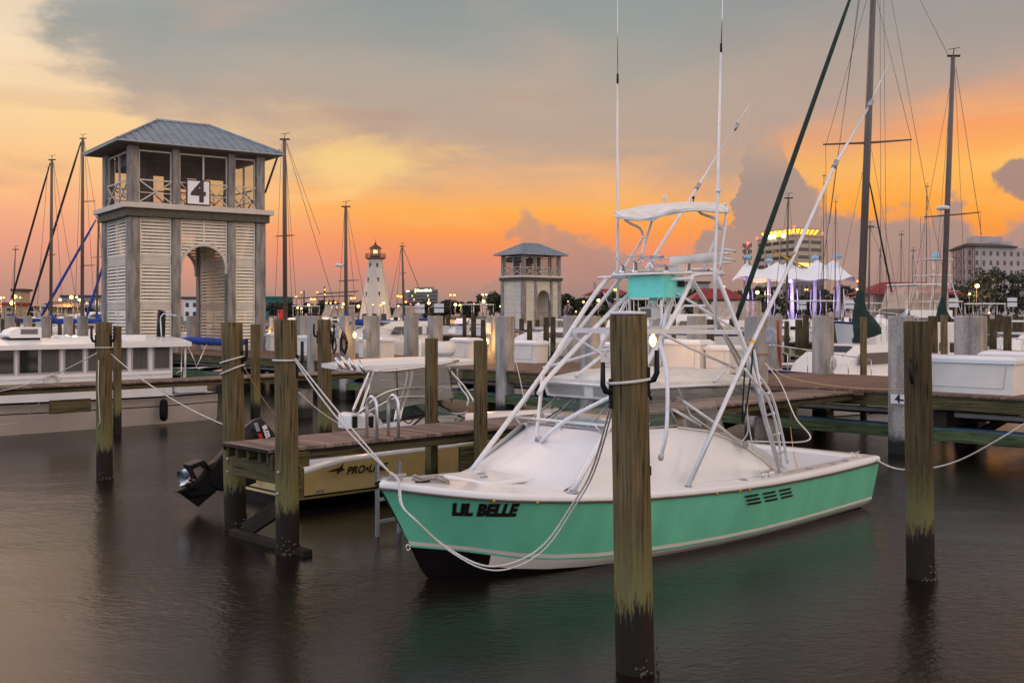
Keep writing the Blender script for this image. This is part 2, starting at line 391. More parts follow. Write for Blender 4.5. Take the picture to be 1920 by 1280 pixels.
    edge = ramp(a01, [(0, .75), (U(60), .70), (U(170), .56), (U(270), .44), (U(420), .395), (U(600), .375), (U(760), .34), (U(900), .315), (U(1150), .30),
                      (U(1380), .28), (U(1480), .35), (U(1600), .38), (U(1760), .41), (U(1920), .47), (1, .5)], scalar=True)
    edge = M('ADD', edge, M('ADD', M('MULTIPLY_ADD', n1, -.30, .15), M('MULTIPLY_ADD', n1b, -.07, .035)))
    deck = smooth(M('SUBTRACT', e10, edge), -.09, .12)
    dcol = ramp(M('ADD', e10, M('MULTIPLY_ADD', n1, .3, -.15)), [(k(360), (212,160,134)), (k(290), (184,160,146)), (k(180), (176,165,154)), (k(60), (150,156,154)), (k(-40), (136,150,152)), (1, (125,132,140))])
    warm = smooth(noise(3.1, 6, 1, 2.2, 12.3, .5, .3), .5, .72)
    dcol = mix(M('MULTIPLY', warm, .55), dcol, lin((206, 168, 148)))
    dcol = mix(M('MULTIPLY', rt, .35), dcol, lin((186, 152, 140)))
    # dark underlit streak inside the left-middle
    col = mix(M('MULTIPLY', deck, .93), col, dcol)
    s2 = noise(3.4, 7, 1, 6, 21.0, .55, .3)
    st2 = M('MULTIPLY', smooth(s2, .53, .66), ramp(e10, [(k(470), 0), (k(390), .6), (k(330), .9), (k(250), .7), (k(120), .2), (1, 0)], scalar=True))
    st2 = M('MULTIPLY', st2, ramp(a01, [(0, .5), (U(520), .5), (U(700), 1), (U(1150), .7), (U(1300), 0)], scalar=True))
    col = mix(M('MULTIPLY', st2, .7), col, lin((184, 146, 132)))
    col = mix(M('MULTIPLY', glow, .8), col, lin((255, 212, 136)))
    # cumulus bank low on the right
    n2 = noise(19, 9, 1, 1, 5.0, .55); n3 = noise(60, 6, 1, 1, 9.0, .6)
    a01 = M('ADD', a00, M('MULTIPLY_ADD', n3, .03, -.015), clamp=True)
    cu = ramp(a01, [(U(900), .06), (U(930), .10), (U(952), .20), (U(985), .235), (U(1060), .215), (U(1110), .185), (U(1170), .165), (U(1250), .10), (U(1285), .12),
                    (U(1320), .19), (U(1372), .235), (U(1384), .30), (U(1396), .42), (U(1440), .46), (U(1470), .42), (U(1500), .32), (U(1540), .26), (U(1560), .255), (U(1680), .235), (U(1730), .215),
                    (U(1765), .265), (U(1800), .275), (U(1850), .20), (U(1920), .18), (1, .2)], scalar=True)
    vo = N('ShaderNodeTexVoronoi'); vo.feature = 'SMOOTH_F1'; vo.inputs['Scale'].default_value = 26; vo.inputs['Smoothness'].default_value = .25; L(cb.outputs[0], vo.inputs['Vector'])
    vo2 = N('ShaderNodeTexVoronoi'); vo2.inputs['Scale'].default_value = 75; L(cb.outputs[0], vo2.inputs['Vector'])
    cu = M('ADD', cu, M('ADD', M('MULTIPLY_ADD', n2, .16, -.08), M('MULTIPLY_ADD', n3, .05, -.025)))
    cu = M('ADD', cu, M('ADD', M('MULTIPLY_ADD', vo.outputs['Distance'], -.06, .025), M('MULTIPLY_ADD', vo2.outputs['Distance'], -.022, .010)))
    cd = M('SUBTRACT', cu, e10); cmask = smooth(cd, -.004, .022)
    fade = ramp(a01, [(U(900), .55), (U(1150), .85), (U(1350), 1), (1, 1)], scalar=True)
    ccol = ramp(e10, [(0, (152,124,122)), (k(520), (172,138,128)), (k(440), (176,144,132)), (k(360), (170,146,136)), (k(250), (168,150,142)), (1, (160,150,145))])
    ccol = mix(M('MULTIPLY', smooth(n2, .45, .7), .35), ccol, lin((186, 156, 136)))
    ccol = mix(smooth(e10, .30, .42), ccol, dcol)
    rim = M('MULTIPLY', smooth(cd, .035, 0), .35)
    ccol = mix(rim, ccol, lin((236, 160, 120)))
    cmask = M('MULTIPLY', cmask, smooth(e10, .47, .30))
    col = mix(M('MULTIPLY', cmask, fade), col, ccol)
    # small dark cloud at the right edge
    dx = M('DIVIDE', M('SUBTRACT', az, math.atan((1925-960)/F)), .022); dy = M('DIVIDE', M('SUBTRACT', el, (HZ-338)/F*.9), .016)
    rr = M('SQRT', M('ADD', M('MULTIPLY', dx, dx), M('MULTIPLY', dy, dy)))
    bl = smooth(M('ADD', rr, M('ADD', M('MULTIPLY_ADD', n2, 1.6, -.8), M('MULTIPLY_ADD', n3, 1.4, -.7))), 1.15, .85)
    col = mix(M('MULTIPLY', bl, .9), col, lin((160, 134, 130)))
    # the rest of the dome: pale blue-grey overhead and behind the viewer
    dome = ramp(M('MULTIPLY_ADD', z, .5, .5), [(.45, (150,140,138)), (.5, (180,186,204)), (.62, (178,194,226)), (.8, (160,168,186)), (1, (136,146,166))])
    n4 = noise(2.2, 5, 1, 1, 30, .5)
    dome = mix(smooth(x, -.25, .55), dome, mix(.35, lin((240,204,170)), dome))
    br = N('ShaderNodeVectorMath'); br.operation = 'SCALE'; L(dome, br.inputs[0]); L(M('MULTIPLY', M('MULTIPLY_ADD', n4, 1.1, 1.22), M('MULTIPLY_ADD', smooth(y, .55, -.15), .85, .33)), br.inputs['Scale'])
    away = M('SUBTRACT', 1, M('MULTIPLY', smooth(M('ABSOLUTE', az), 1.6, .75), smooth(el, .55, .34)), clamp=True)
    col = mix(away, col, br.outputs[0])
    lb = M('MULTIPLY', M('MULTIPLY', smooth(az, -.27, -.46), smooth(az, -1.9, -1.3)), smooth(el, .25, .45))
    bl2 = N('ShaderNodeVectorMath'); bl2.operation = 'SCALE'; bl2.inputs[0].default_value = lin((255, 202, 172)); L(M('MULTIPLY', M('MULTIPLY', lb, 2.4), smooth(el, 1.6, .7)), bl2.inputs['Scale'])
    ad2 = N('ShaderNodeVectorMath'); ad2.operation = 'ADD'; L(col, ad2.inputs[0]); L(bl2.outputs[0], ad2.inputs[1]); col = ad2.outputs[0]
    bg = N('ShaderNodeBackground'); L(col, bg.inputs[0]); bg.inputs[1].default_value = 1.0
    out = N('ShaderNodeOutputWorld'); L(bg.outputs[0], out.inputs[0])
    w.cycles.sampling_method = 'MANUAL'; w.cycles.sample_map_resolution = 1024
build_world()
sun = bpy.data.lights.new('sun', 'SUN'); sun.energy = .12; sun.angle = radians(60); sun.color = (1, .72, .5)
so = bpy.data.objects.new('sun', sun); COL.objects.link(so); so.rotation_euler = Vector((.35, -1, -.22)).to_track_quat('-Z', 'Y').to_euler()

def water_mat():
    m = bpy.data.materials.new('harbour_water'); m.use_nodes = True; nt = m.node_tree; b = nt.nodes['Principled BSDF']; L = nt.links.new; N = nt.nodes.new
    b.inputs['Base Color'].default_value = (.008, .006, .005, 1); b.inputs['Specular IOR Level'].default_value = .46; b.inputs['Roughness'].default_value = .21; b.inputs['IOR'].default_value = 1.33
    tc = N('ShaderNodeTexCoord')
    mp = N('ShaderNodeMapping'); mp.inputs['Scale'].default_value = (1, 1.35, 1); mp.inputs['Rotation'].default_value = (0, 0, .25); L(tc.outputs['Object'], mp.inputs[0])
    n = N('ShaderNodeTexNoise'); n.inputs['Scale'].default_value = 8; n.inputs['Detail'].default_value = 5; n.inputs['Distortion'].default_value = .8; L(mp.outputs[0], n.inputs['Vector'])
    n2 = N('ShaderNodeTexNoise'); n2.inputs['Scale'].default_value = .9; n2.inputs['Detail'].default_value = 3; L(mp.outputs[0], n2.inputs['Vector'])
    ad = N('ShaderNodeMath'); ad.operation = 'MULTIPLY_ADD'; ad.inputs[1].default_value = 2.0; L(n2.outputs['Fac'], ad.inputs[0]); L(n.outputs['Fac'], ad.inputs[2])
    bn = N('ShaderNodeBump'); bn.inputs['Strength'].default_value = .42; bn.inputs['Distance'].default_value = .02; n9 = N('ShaderNodeTexNoise'); n9.inputs['Scale'].default_value = .16; n9.inputs['Detail'].default_value = 3; L(tc.outputs['Object'], n9.inputs['Vector'])
    r9 = N('ShaderNodeMapRange'); r9.inputs['From Min'].default_value = .38; r9.inputs['From Max'].default_value = .62; r9.inputs['To Min'].default_value = .25; r9.inputs['To Max'].default_value = 1.5; L(n9.outputs['Fac'], r9.inputs['Value'])
    m9 = N('ShaderNodeMath'); m9.operation = 'MULTIPLY'; L(ad.outputs[0], m9.inputs[0]); L(r9.outputs[0], m9.inputs[1]); L(m9.outputs[0], bn.inputs['Height']); L(bn.outputs[0], b.inputs['Normal'])
    MATS['water'] = m
water_mat()
mb = MB(); mb.add([(-900,-60,0),(900,-60,0),(900,330,0),(-900,330,0)], [(0,1,2,3)]); mb.build('water', 'water', kind='structure')
# ---------------------------------------------------------------- land
mb = MB(); mb.add([(-2500,262,1.0),(2500,262,1.0),(2500,5500,1.0),(-2500,5500,1.0)], [(0,1,2,3)])
mat('land_grass', (.06,.07,.025), .95, var=.5, scale=.05); mb.build('ground', 'land_grass', kind='structure')
mb = MB(); mb.box(lambda a,b,c: Vector((a,b,c)), -700, 700, 258, 262, -1, 1.1)
mat('seawall', (.25,.23,.2), .9, var=.3); mb.build('seawall', 'seawall', label='long low concrete seawall along the far shore', cat='seawall')
mb = MB(); mb.box(lambda a,b,c: Vector((a,b,c)), -900, 900, 300, 311, .9, 1.02)
mat('asphalt', (.05,.05,.05), .9, var=.2); mb.build('road', 'asphalt', kind='structure')

# ---------------------------------------------------------------- finger docks
def finger(name, label, v0, v1, u0, u1, caps):
    z = 1.30
    r = E(name, D(u0, (v0+v1)/2, 0), label, 'finger dock', 'wooden finger docks')
    m = MB(); m.box(D, u0, u1, v0, v1, z-.045, z); m.build('deck', 'deck_finger', r, bevel=.006)
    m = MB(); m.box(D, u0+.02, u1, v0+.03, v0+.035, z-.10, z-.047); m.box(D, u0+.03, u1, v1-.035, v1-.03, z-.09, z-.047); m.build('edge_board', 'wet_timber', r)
    for a, b in ((v0+.05, v0+.12), (v1-.12, v1-.05)):
        m = MB(); m.box(D, u0+.05, u1-.02, a, b, z-.185, z-.05); m.build('stringer', 'beam_u', r, bevel=.006)
    m = MB()
    k = u0+.1
    for i in range(3):
        vv = v0+.3+(v1-v0-.6)*i/2; m.box(D, u0+.06, u1-.1, vv-.03, vv+.03, z-.19, z-.06)
    m.build('inner_joist', 'beam_u', r)
    for c in caps:
        m = MB(); m.box(D, c-.15, c-.08, v0-.08, v1+.06, z-.42, z-.19); m.box(D, c+.08, c+.15, v0-.08, v1+.06, z-.42, z-.19); m.build('cap_beam', 'beam_v', r, bevel=.008)
        m = MB(); m.box(D, c-.2, c+.2, (v0+v1)/2-.2, (v0+v1)/2+.2, -1.2, z-.43); m.build('support_pile', 'concrete', r, bevel=.03)
    return r
f1 = finger('finger_dock', 'wooden finger dock between the teal fishing boat and the tan outboard boat', -13.04, -11.86, 7.15, 22.15, (14.2, 19.5))
# end framing of the near dock, bolted to its two piles
m = MB(); m.box(D, 7.46, 7.53, -13.25, -11.62, .80, 1.10); m.build('end_beam', 'beam_v', f1, bevel=.01)
m = MB(); m.beam(D(7.42,-13.2,-.02), D(7.42,-11.35,-.02), .14, .2); m.build('water_beam', 'wet_timber', f1, bevel=.01)
m = MB(); m.beam(D(7.55,-13.1,.05), D(7.55,-11.95,.62), .07, .22); m.build('brace', 'wet_timber', f1, bevel=.01)
m = MB(); m.box(D, 7.18, 7.74, -11.855, -11.80, 1.05, 1.24); m.build('fender_block', 'beam_u', f1, bevel=.006)
m = MB(); m.box(D, 7.46, 7.62, -11.80, -11.74, .66, 1.04); m.build('fender_block', 'beam_u', f1, bevel=.006)
m = MB(); m.box(D, 10.3, 10.75, -11.80, -11.73, .70, 1.08); m.build('fender_block', 'beam_u', f1, bevel=.006)
f2 = finger('finger_dock', 'wooden finger dock passing in front of the beige trawler', -27.55, -26.45, 4.0, 22.15, (5.5, 17.5))
m = MB(); m.box(D, 9.9, 10.9, -26.43, -26.36, .62, .95); m.build('fender_block', 'beam_u', f2, bevel=.006)
m = MB()
for k in range(2): m.beam(D(20.6+k*.01,-26.2+k*2.2,.88), D(20.6,-26.2+k*2.2,.88)+D(0,.9,0)-D(0,0,0), .1, .3)
f3 = finger('finger_dock', 'short wooden finger dock seen behind the clear curtains of the teal boat', 2.2, 3.4, 4, 22.15, (12,))
bolt_mat = 'zinc'
for (u, v, z) in ((7.30,-11.655,1.12),(7.52,-11.655,1.12),(9.0,-11.655,1.12),(10.8,-11.61,.85)):
    pass

# mooring ladder on the near dock
def dock_ladder():
    r = E('dock_ladder', D(11.3,-11.9,1.3), 'aluminium dock ladder with two arched handrails on the near finger dock', 'ladder')
    Y = DV(712, -11.66); p0 = P(712,845,Y); u0 = p0.x*CU+p0.y*SU
    Y = DV(753, -11.66); p1 = P(753,845,Y); u1 = p1.x*CU+p1.y*SU
    m = MB()
    for u in (u0, u1): m.box(D, u-.02, u+.02, -11.74, -11.69, -.4, .99)
    m.build('rail', 'zinc', r)
    for z in (-.1, .2, .5, .8):
        m = MB(); m.box(D, u0+.02, u1-.02, -11.735, -11.695, z-.02, z+.02); m.build('rung', 'zinc', r)
    for u in (u0+.1, u1+.1):
        m = MB(); pts = [D(u, -11.86, 1.3), D(u, -11.86, 1.72)]
        for i in range(1, 10):
            a = pi*i/10; pts.append(D(u, -11.86-.115+.115*cos(a), 1.72+.16*sin(a)))
        pts += [D(u, -12.09, 1.72), D(u, -12.09, 1.3)]
        m.tube(pts, .024, 10); m.build('arched_handrail', 'aluminium', r)
dock_ladder()
# dock cleats
def cleat(name, label, c, dirv, s=.2, mname='zinc', parent=None, group=None):
    m = MB(); d = Vector(dirv).normalized(); c = Vector(c)
    for a in (-.25, .25): m.tube([c+d*a*s*1.2, c+d*a*s*1.2+Vector((0,0,s*.3))], s*.07, 8)
    m.tube([c-d*s*.6+Vector((0,0,s*.42)), c-d*s*.3+Vector((0,0,s*.33)), c+d*s*.3+Vector((0,0,s*.33)), c+d*s*.6+Vector((0,0,s*.42))], [s*.04, s*.08, s*.08, s*.04], 8)
    if parent is not None: return m.build(name, mname, parent)
    return m.build(name, mname, None, label=label, cat='cleat', group=group)
cleat('dock_cleat', 'galvanised cleat on the near finger dock between the two square posts', PZ(862,787,1.3), D(1,0,0), .3)

# ---------------------------------------------------------------- main pier
V0, V1 = -120, 4; U0, U1 = 22.2, 27.7; ZP = 1.35
pier = E('pier', D(U0, -20, 0), 'long main boardwalk pier of wooden decking on concrete piles', 'pier')
m = MB(); m.box(D, U0-.05, U1+.05, V0, V1, ZP-.05, ZP); m.build('deck', 'deck_pier', pier, bevel=.006)
m = MB(); m.box(D, U0, U0+.08, V0, V1, ZP-.34, ZP-.055); m.build('fascia_beam', 'beam_v', pier, bevel=.01)
m = MB(); m.box(D, U1-.08, U1, V0, V1, ZP-.34, ZP-.055); m.build('fascia_beam', 'beam_v', pier, bevel=.01)
m = MB(); m.box(D, U0-.08, U0-.005, V0, V1, .36, .60); m.build('lower_wale', 'beam_v_green', pier, bevel=.01)
m = MB(); m.box(D, U1, U1+.07, V0, V1, .3, .5); m.build('lower_wale', 'beam_v', pier, bevel=.01)
m = MB(); m.box(D, U0-.004, U0+.45, V0, V1, .602, .625)
mat('blue_plank', (.03,.10,.16), .7, var=.4, scale=5); m.build('bottom_plank', 'blue_plank', pier)
m = MB()
for u in (23.2, 24.2, 25.2, 26.2, 27.0): m.box(D, u, u+.08, V0, V1, ZP-.36, ZP-.055)
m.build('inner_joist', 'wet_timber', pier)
m = MB(); m.tube([D(22.75,V0,.88), D(22.75,V1,.88)], .055, 10); m.build('water_pipe', 'pipe_grey', pier)
m = MB(); m.tube([D(23.5,V0,.97), D(23.5,V1,.97)], .08, 10); m.build('drain_pipe', 'pipe_grey', pier)
m = MB(); m.box(D, U0-.16, U0-.055, -17.4, -11.6, ZP-.12, ZP-.055); m.build('step_board', 'deck_pier', pier, bevel=.005)
for i, v in enumerate(range(-64, 2, 6)):
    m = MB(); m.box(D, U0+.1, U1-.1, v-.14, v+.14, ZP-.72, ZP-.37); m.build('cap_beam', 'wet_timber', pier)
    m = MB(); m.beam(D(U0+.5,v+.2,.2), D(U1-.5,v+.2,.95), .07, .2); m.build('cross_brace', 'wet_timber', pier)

# concrete piles through the pier
PILE = {}
def near_of(px, u):
    Y = DU(px, u); p = P(px, 600, Y); return p.x*SU-p.y*CU
def cpile(px, u, label, w=.43, top=3.0, group='square concrete piles of the main pier', rot=0):
    v = near_of(px, u); h = w/2; m = MB(); c = .03
    prof = [(-h+c,-h),(h-c,-h),(h,-h+c),(h,h-c),(h-c,h),(-h+c,h),(-h,h-c),(-h,-h+c)]
    rows = [[D(u+a*k, v+b*k, z) for a, b in prof] for z, k in ((-1.5,1),(top-.025,1),(top,.93))]
    m.grid(rows, sm=False, close=True); m.poly(rows[-1])
    o = m.build('concrete_pile', 'concrete', None, label=label, cat='pile', group=group); PILE[px] = (o, u, v); return o
nearp = [(18,'square concrete pile at the left edge of the photo, above the trawler roof'),(86,'tan faced concrete pile just right of the rooftop air conditioner'),
 (155,'concrete pile above the trawler roof, left of the slim mooring pile'),(175,None),(590,'concrete pile between the wooden pile and the pier lamp'),
 (697,'concrete pile with a dock box standing right behind it'),(651,'concrete pile carrying the blue disc'),
 (947,'tall concrete pile with a tan lit face beside the cream dock box'),(1107,'grey concrete pile behind the front tubes of the fishing tower'),
 (1418,'tan faced concrete pile with ropes tied round it beside the fishing tower'),(1690,'concrete pile carrying the number plate, half hidden by the dark round pile')]
for px, lb in nearp:
    if lb: cpile(px, U0+.12, lb)
farp = [(52,'concrete pile behind the rooftop air conditioner on the far pier edge'),(128,'wide concrete pile above the middle of the trawler roof'),(360,'tan concrete pile inside the arch of the number four tower'),
 (460,'grey concrete pile behind the first big wooden pile'),(486,'tan lit concrete pile beside the slim green post'),(566,'concrete pile behind the blue white dock box'),(516,'yellow lit concrete pile just left of the second wooden pile'),
 (771,'concrete pile right of the large white cabin side'),(816,'wide concrete pile behind the radar dome'),(927,'yellow lit concrete pile on the far pier edge beside a fuse box'),(1072,'tan concrete pile at the far pier edge left of the tower legs'),
 (1235,'concrete pile just right of the foreground pile top'),(1306,'wide concrete pile behind the white dock boxes and the tower legs'),(1447,'grey concrete pile behind the tan one with ropes'),
 (1543,'free standing concrete pile with a coil of rope on its right side'),(1820,'broad concrete pile behind the long white dock box')]
for px, lb in farp: cpile(px, U1-.1, lb, w=.46 if px != 1820 else .62)

# ---------------------------------------------------------------- round wooden piles and square posts
def round_pile(px_top, px_base, ytop, ybase, wpx, label, mname='pile_wood', group=None, seg=24):
    Y = H*F/(ybase-HZ); b = P(px_base, ybase, Y); t = P(px_top, ytop, Y); r = wpx*Y/F/2
    m = MB(); n = 26; rows = []; rr = random.Random(px_base)
    ph = [rr.random()*6 for _ in range(3)]
    for i in range(n+1):
        k = i/n; c = (b-Vector((0,0,1.6))).lerp(t, k); q = r*(1.05-.07*k)
        rows.append([c+Vector((cos(a)*q*(1+.02*sin(3*a+ph[0]+k*2)+.012*sin(7*a+ph[1]-k*5)), sin(a)*q*(1+.02*sin(3*a+ph[0]+k*2)), 0)) for a in [2*pi*j/seg for j in range(seg)]])
    top = rows[-1]; rows.append([t+(p-t)*.93+Vector((0,0,.012)) for p in top])
    m.grid(rows, close=True); m.add(rows[-1], [list(range(seg))], 0)
    o = m.build('mooring_pile', mname, None, label=label, cat='mooring pile', group=group)
    return o, b, t, r, Y
pA = round_pile(1177, 1199, 592, 1256, 71, 'thick round wooden pile in the foreground, in front of the teal boat')
pB = round_pile(1719, 1730, 604, 1082, 50, 'dark brown round wooden pile at the right with an iron hook', 'pile_wood_dark')
pC = round_pile(434, 446, 606, 990, 40, 'round wooden pile at the dock end, left one of the close pair')
pD = round_pile(536, 541, 601, 1036, 43, 'round wooden pile at the dock end, right one of the close pair')
pE = round_pile(195, 197, 605, 898, 29, 'round wooden pile standing in the water in front of the trawler windows')
pG = round_pile(608, 611, 600, 850, 26, 'round wooden pile behind the dock, wearing two black hooks high up')
# pale galvanised bolt heads, black line hooks
def hooks(pile, zs, side, label):
    o, b, t, r, Y = pile
    for (z, s, hgt) in zs:
        k = (z+1.6)/(t.z+1.6); c = (b-Vector((0,0,1.6))).lerp(t, (z+1.6)/(t.z+1.6)); q = r*1.0
        m = MB(); x = Vector((s, -.25, 0)).normalized(); c2 = c+x*(q+.0)
        w = .035
        m.beam(c2+Vector((0,0,-hgt)), c2+Vector((0,0,hgt*.25)), .035, .035, up=x)
        m.tube([c2+Vector((0,0,-hgt*.35)), c2+x*.05+Vector((0,0,-hgt*.28)), c2+x*.075+Vector((0,0,0)), c2+x*.075+Vector((0,0,hgt*.95))], [.022,.026,.024,.020], 8)
        m.build('line_hook', 'black_plastic', o)
hooks(pA, [(2.42,-1,.2),(2.52,1,.2)], 0, '')
hooks(pE, [(2.6,-1,.22),(2.6,1,.22)], 0, '')
hooks(pC, [(2.45,1,.24)], 0, '')
hooks(pD, [(2.45,1,.24)], 0, '')
hooks(pG, [(2.62,-1,.22),(2.62,1,.22)], 0, '')
def bolts(pile, lst, mname='zinc'):
    o, b, t, r, Y = pile
    m = MB()
    for px, py in lst:
        p = P(px, py, Y-r*.96); m.lathe([(.02,0),(.02,.012),(.008,.02)], p, 8, axis=(0,-1,0))
    m.build('bolt', mname, o)
def barnacles(pile, n=70):
    o, b, t, r, Y = pile; rb = random.Random(int(b.x*50)+3); m = MB(); mats_ = None
    for i in range(n):
        a = rb.random()*2*pi; z = abs(rb.gauss(0, .11))-.02; s = rb.uniform(.007, .019); c = b+Vector((cos(a)*r*1.01, sin(a)*r*1.01, z)); m.lathe([(s,0),(s*.8,s*.7),(s*.35,s*1.1)], c, 5, axis=(cos(a), sin(a), .2))
    mat('barnacle', (.09,.075,.055), .9, var=.5, scale=30); m.build('barnacle_crust', 'barnacle', o, kind='stuff')
for q_ in (pA, pB, pC, pD, pE): barnacles(q_)
bolts(pD, [(522,885),(520,925)]); bolts(pC, [(427,860),(427,884)])
m = MB(); p = P(1889+0, 0, 1)
hk = MB(); c = PZ(1709,700,2.3); Yb = pB[4]-pB[3]*1.0
hk.tube([P(1706,674,Yb), P(1706,690,Yb-.05), P(1709,712,Yb-.05), P(1710,718,Yb)], [.018,.024,.024,.018], 8); hk.build('line_hook', 'black_plastic', pB[0])

def post(px, v, ytop, label, w=.15, zb=-1.2, group='square timber posts bolted to the finger docks'):
    Y = DV(px, v); t = P(px, ytop, Y); u = t.x*CU+t.y*SU
    m = MB(); m.box(D, u-w/2, u+w/2, v-w/2, v+w/2, zb, t.z)
    return m.build('dock_post', 'pile_wood', None, bevel=.008, label=label, cat='post', group=group)
post(809, -13.13, 634, 'square timber post behind the near dock, left of the radar dome')
post(901, -11.66, 638, 'square timber post on the near side of the dock beside the boat tower leg')
post(220, -26.34, 611, 'slim square post just right of the pile in front of the trawler', .16)
post(479, -26.34, 608, 'slim green post between the two big wooden piles', .2)
post(1625, -14.0, 594, 'slim round topped green post on the far side of the pier', .2) if False else None
for px, yt, u, lb, w in ((1619,594,28.6,'slim green mooring post in front of the left sail cover',.19),(1770,590,29.2,'slim green mooring post in front of the right sail cover',.19),
        (1085,598,28.3,'dark green timber post behind the tower legs, left of the foreground pile',.26),(1263,598,28.6,'narrow brown timber post between two concrete piles',.16)):
    Y = DU(px, u); t = P(px, yt, Y); m = MB(); m.tube([Vector((t.x,t.y,-1.5)), t], w/2, 12)
    m.build('mooring_post', 'pile_wood', None, label=lb, cat='mooring post')

# ---------------------------------------------------------------- dock boxes
def dock_box(px0, ybase, L, label, hgt=.78, dep=.62, u=None, v0=None, dup=None, hasp=True, cream=False, group='white plastic dock boxes on the pier'):
    """px0: photo column of the near left bottom corner; long side along the pier"""
    if u is None:
        p = PZ(px0, ybase, ZP); u = p.x*CU+p.y*SU; v0 = p.x*SU-p.y*CU
    r = E('dock_box', D(u, v0, ZP), label, 'dock box', group)
    m = MB(); t = .04
    rows = [[D(u+a, v0+b, z) for a, b in ((x0, y0), (x1, y0), (x1, y1), (x0, y1))] for z, x0, y0, x1, y1 in
            ((ZP, .012, .015, dep-.012, L-.015), (ZP+.004, .012, .015, dep-.012, L-.015), (ZP+hgt-.15, 0, .0, dep, L))]
    m.grid(rows, sm=False, close=True); m.poly(rows[-1]); m.build('body', 'box_plastic', r, bevel=.014)
    m = MB(); e = .048
    rows = [[D(u+a, v0+b, ZP+z) for a, b in ((-k, -k), (dep+k, -k), (dep+k, L+k), (-k, L+k))] for z, k in ((hgt-.15, e), (hgt-.06, e), (hgt, -.05))]
    m.poly(rows[0][::-1]); m.grid(rows, sm=False, close=True); m.poly(rows[-1]); m.build('lid', 'white_gelcoat', r, bevel=.018)
    m = MB(); m.box(D, u-.004, u+.02, v0+.12, v0+L-.22, ZP+.13, ZP+.136); m.beam(D(u-.002, v0+L-.22, ZP+.13), D(u-.002, v0+L-.16, ZP+hgt-.18), .006, .006)
    m.build('panel_groove', 'pipe_grey', r)
    m = MB()
    for i in range(int(L/.16)): m.lathe([(.008,0),(.006,.006)], D(u-.036, v0+.1+i*.16, ZP+hgt-.135), 6, axis=-D(1,0,0))
    m.build('rivets', 'pipe_grey', r)
    return r
Yb = DU(1746, 22.75); pv = P(1746, 700, Yb); vv = pv.x*SU-pv.y*CU
dock_box(0,0,2.0,'long white dock box on the near pier edge beside the dark pile', hgt=.80, u=22.75, v0=vv-.25)
Yb = DU(1838, 24.6); pv = P(1838, 700, Yb); dock_box(0,0,1.9,'white dock box behind the long one at the right edge of the photo', hgt=.85, u=24.6, v0=pv.x*SU-pv.y*CU)
def far_box(px, u, L, label, **k):
    Y = DU(px, u); p = P(px, 700, Y); return dock_box(0,0,L,label, u=u, v0=p.x*SU-p.y*CU, **k)
far_box(962, 26.4, 1.15, 'cream dock box standing right of the tan lit concrete pile', hgt=.78)
far_box(846, 26.0, 1.0, 'pale dock box right of the radar dome', hgt=.84)
far_box(672, 25.2, 1.55, 'white dock box partly behind the concrete pile near the small lamp', hgt=.80)
far_box(556, 24.6, 1.35, 'bluish white dock box just right of the second wooden pile', hgt=.84)
far_box(1104, 26.2, 1.2, 'white dock box behind the crossing tower tubes left of the foreground pile', hgt=.80)
far_box(1241, 25.6, 1.4, 'tall white dock box right of the bright pier lamp', hgt=.95)
far_box(1322, 25.8, .85, 'small white dock box between a concrete pile and the slanting tower leg', hgt=.80)
far_box(498, 26.8, .5, 'tiny grey white locker between the tower and the yellow lit pile', hgt=.85)

# ---------------------------------------------------------------- pier lamps, meters, cords
def bulb_light(p, e, name='pier_lamp', r=.05, col=(1,.55,.16)):
    l = bpy.data.lights.new(name+'_light', 'POINT'); l.energy = e; l.color = col; l.shadow_soft_size = r
    o = bpy.data.objects.new(name+'_light', l); COL.objects.link(o); o.location = p; return o
mat('lamp_warm', (1,.6,.2), .4, var=0, emit=(1,.50,.10), es=22)
mat('lamp_warm_far', (1,.6,.2), .4, var=0, emit=(1,.27,.035), es=3.4)
mat('lamp_white_far', (1,.8,.5), .4, var=0, emit=(1,.52,.14), es=3.6)
mat('lamp_red', (1,.1,.05), .4, var=0, emit=(1,.04,.03), es=8)
def pier_lamp(px, py, u, label, size=1, e=12, dx=.0):
    Y = DU(px, u); p = P(px, py, Y)
    r = E('pier_lamp', p, label, 'lamp', 'bulb lamps fixed to the pier piles')
    m = MB(); m.lathe([(.01,-.11*size),(.045*size,-.07*size),(.06*size,0),(.05*size,.06*size),(.03*size,.07*size)], p, 14); m.build('bulb', 'lamp_warm', r)
    m = MB(); m.lathe([(.035*size,.07*size),(.045*size,.075*size),(.04*size,.17*size)], p, 12); m.tube([p+Vector((0,0,.12*size)), p+D(.02,-.12,.14*size)-D(0,0,0)], .012, 6); m.build('bracket', 'zinc', r)
    l = bulb_light(p+D(-.13*size,.13*size,-.02)-D(0,0,0), e); 
    l.parent = r; l.location = l.location-p
pier_lamp(665, 628, 22.05, 'small glowing bulb lamp on the concrete pile near the blue disc', .9, 22)
pier_lamp(1224, 638, 24.0, 'large bright bulb lamp just right of the foreground pile', 1.6, 45)
pier_lamp(914, 640, 27.0, 'glowing lamp behind the yellow lit concrete pile', .8, 45)
pier_lamp(506, 622, 27.5, 'glowing lamp beside the number four tower', .8, 160)
pier_lamp(1128, 560+60, 26.6, 'small lamp low behind the crossing tower tubes', .5, 4)
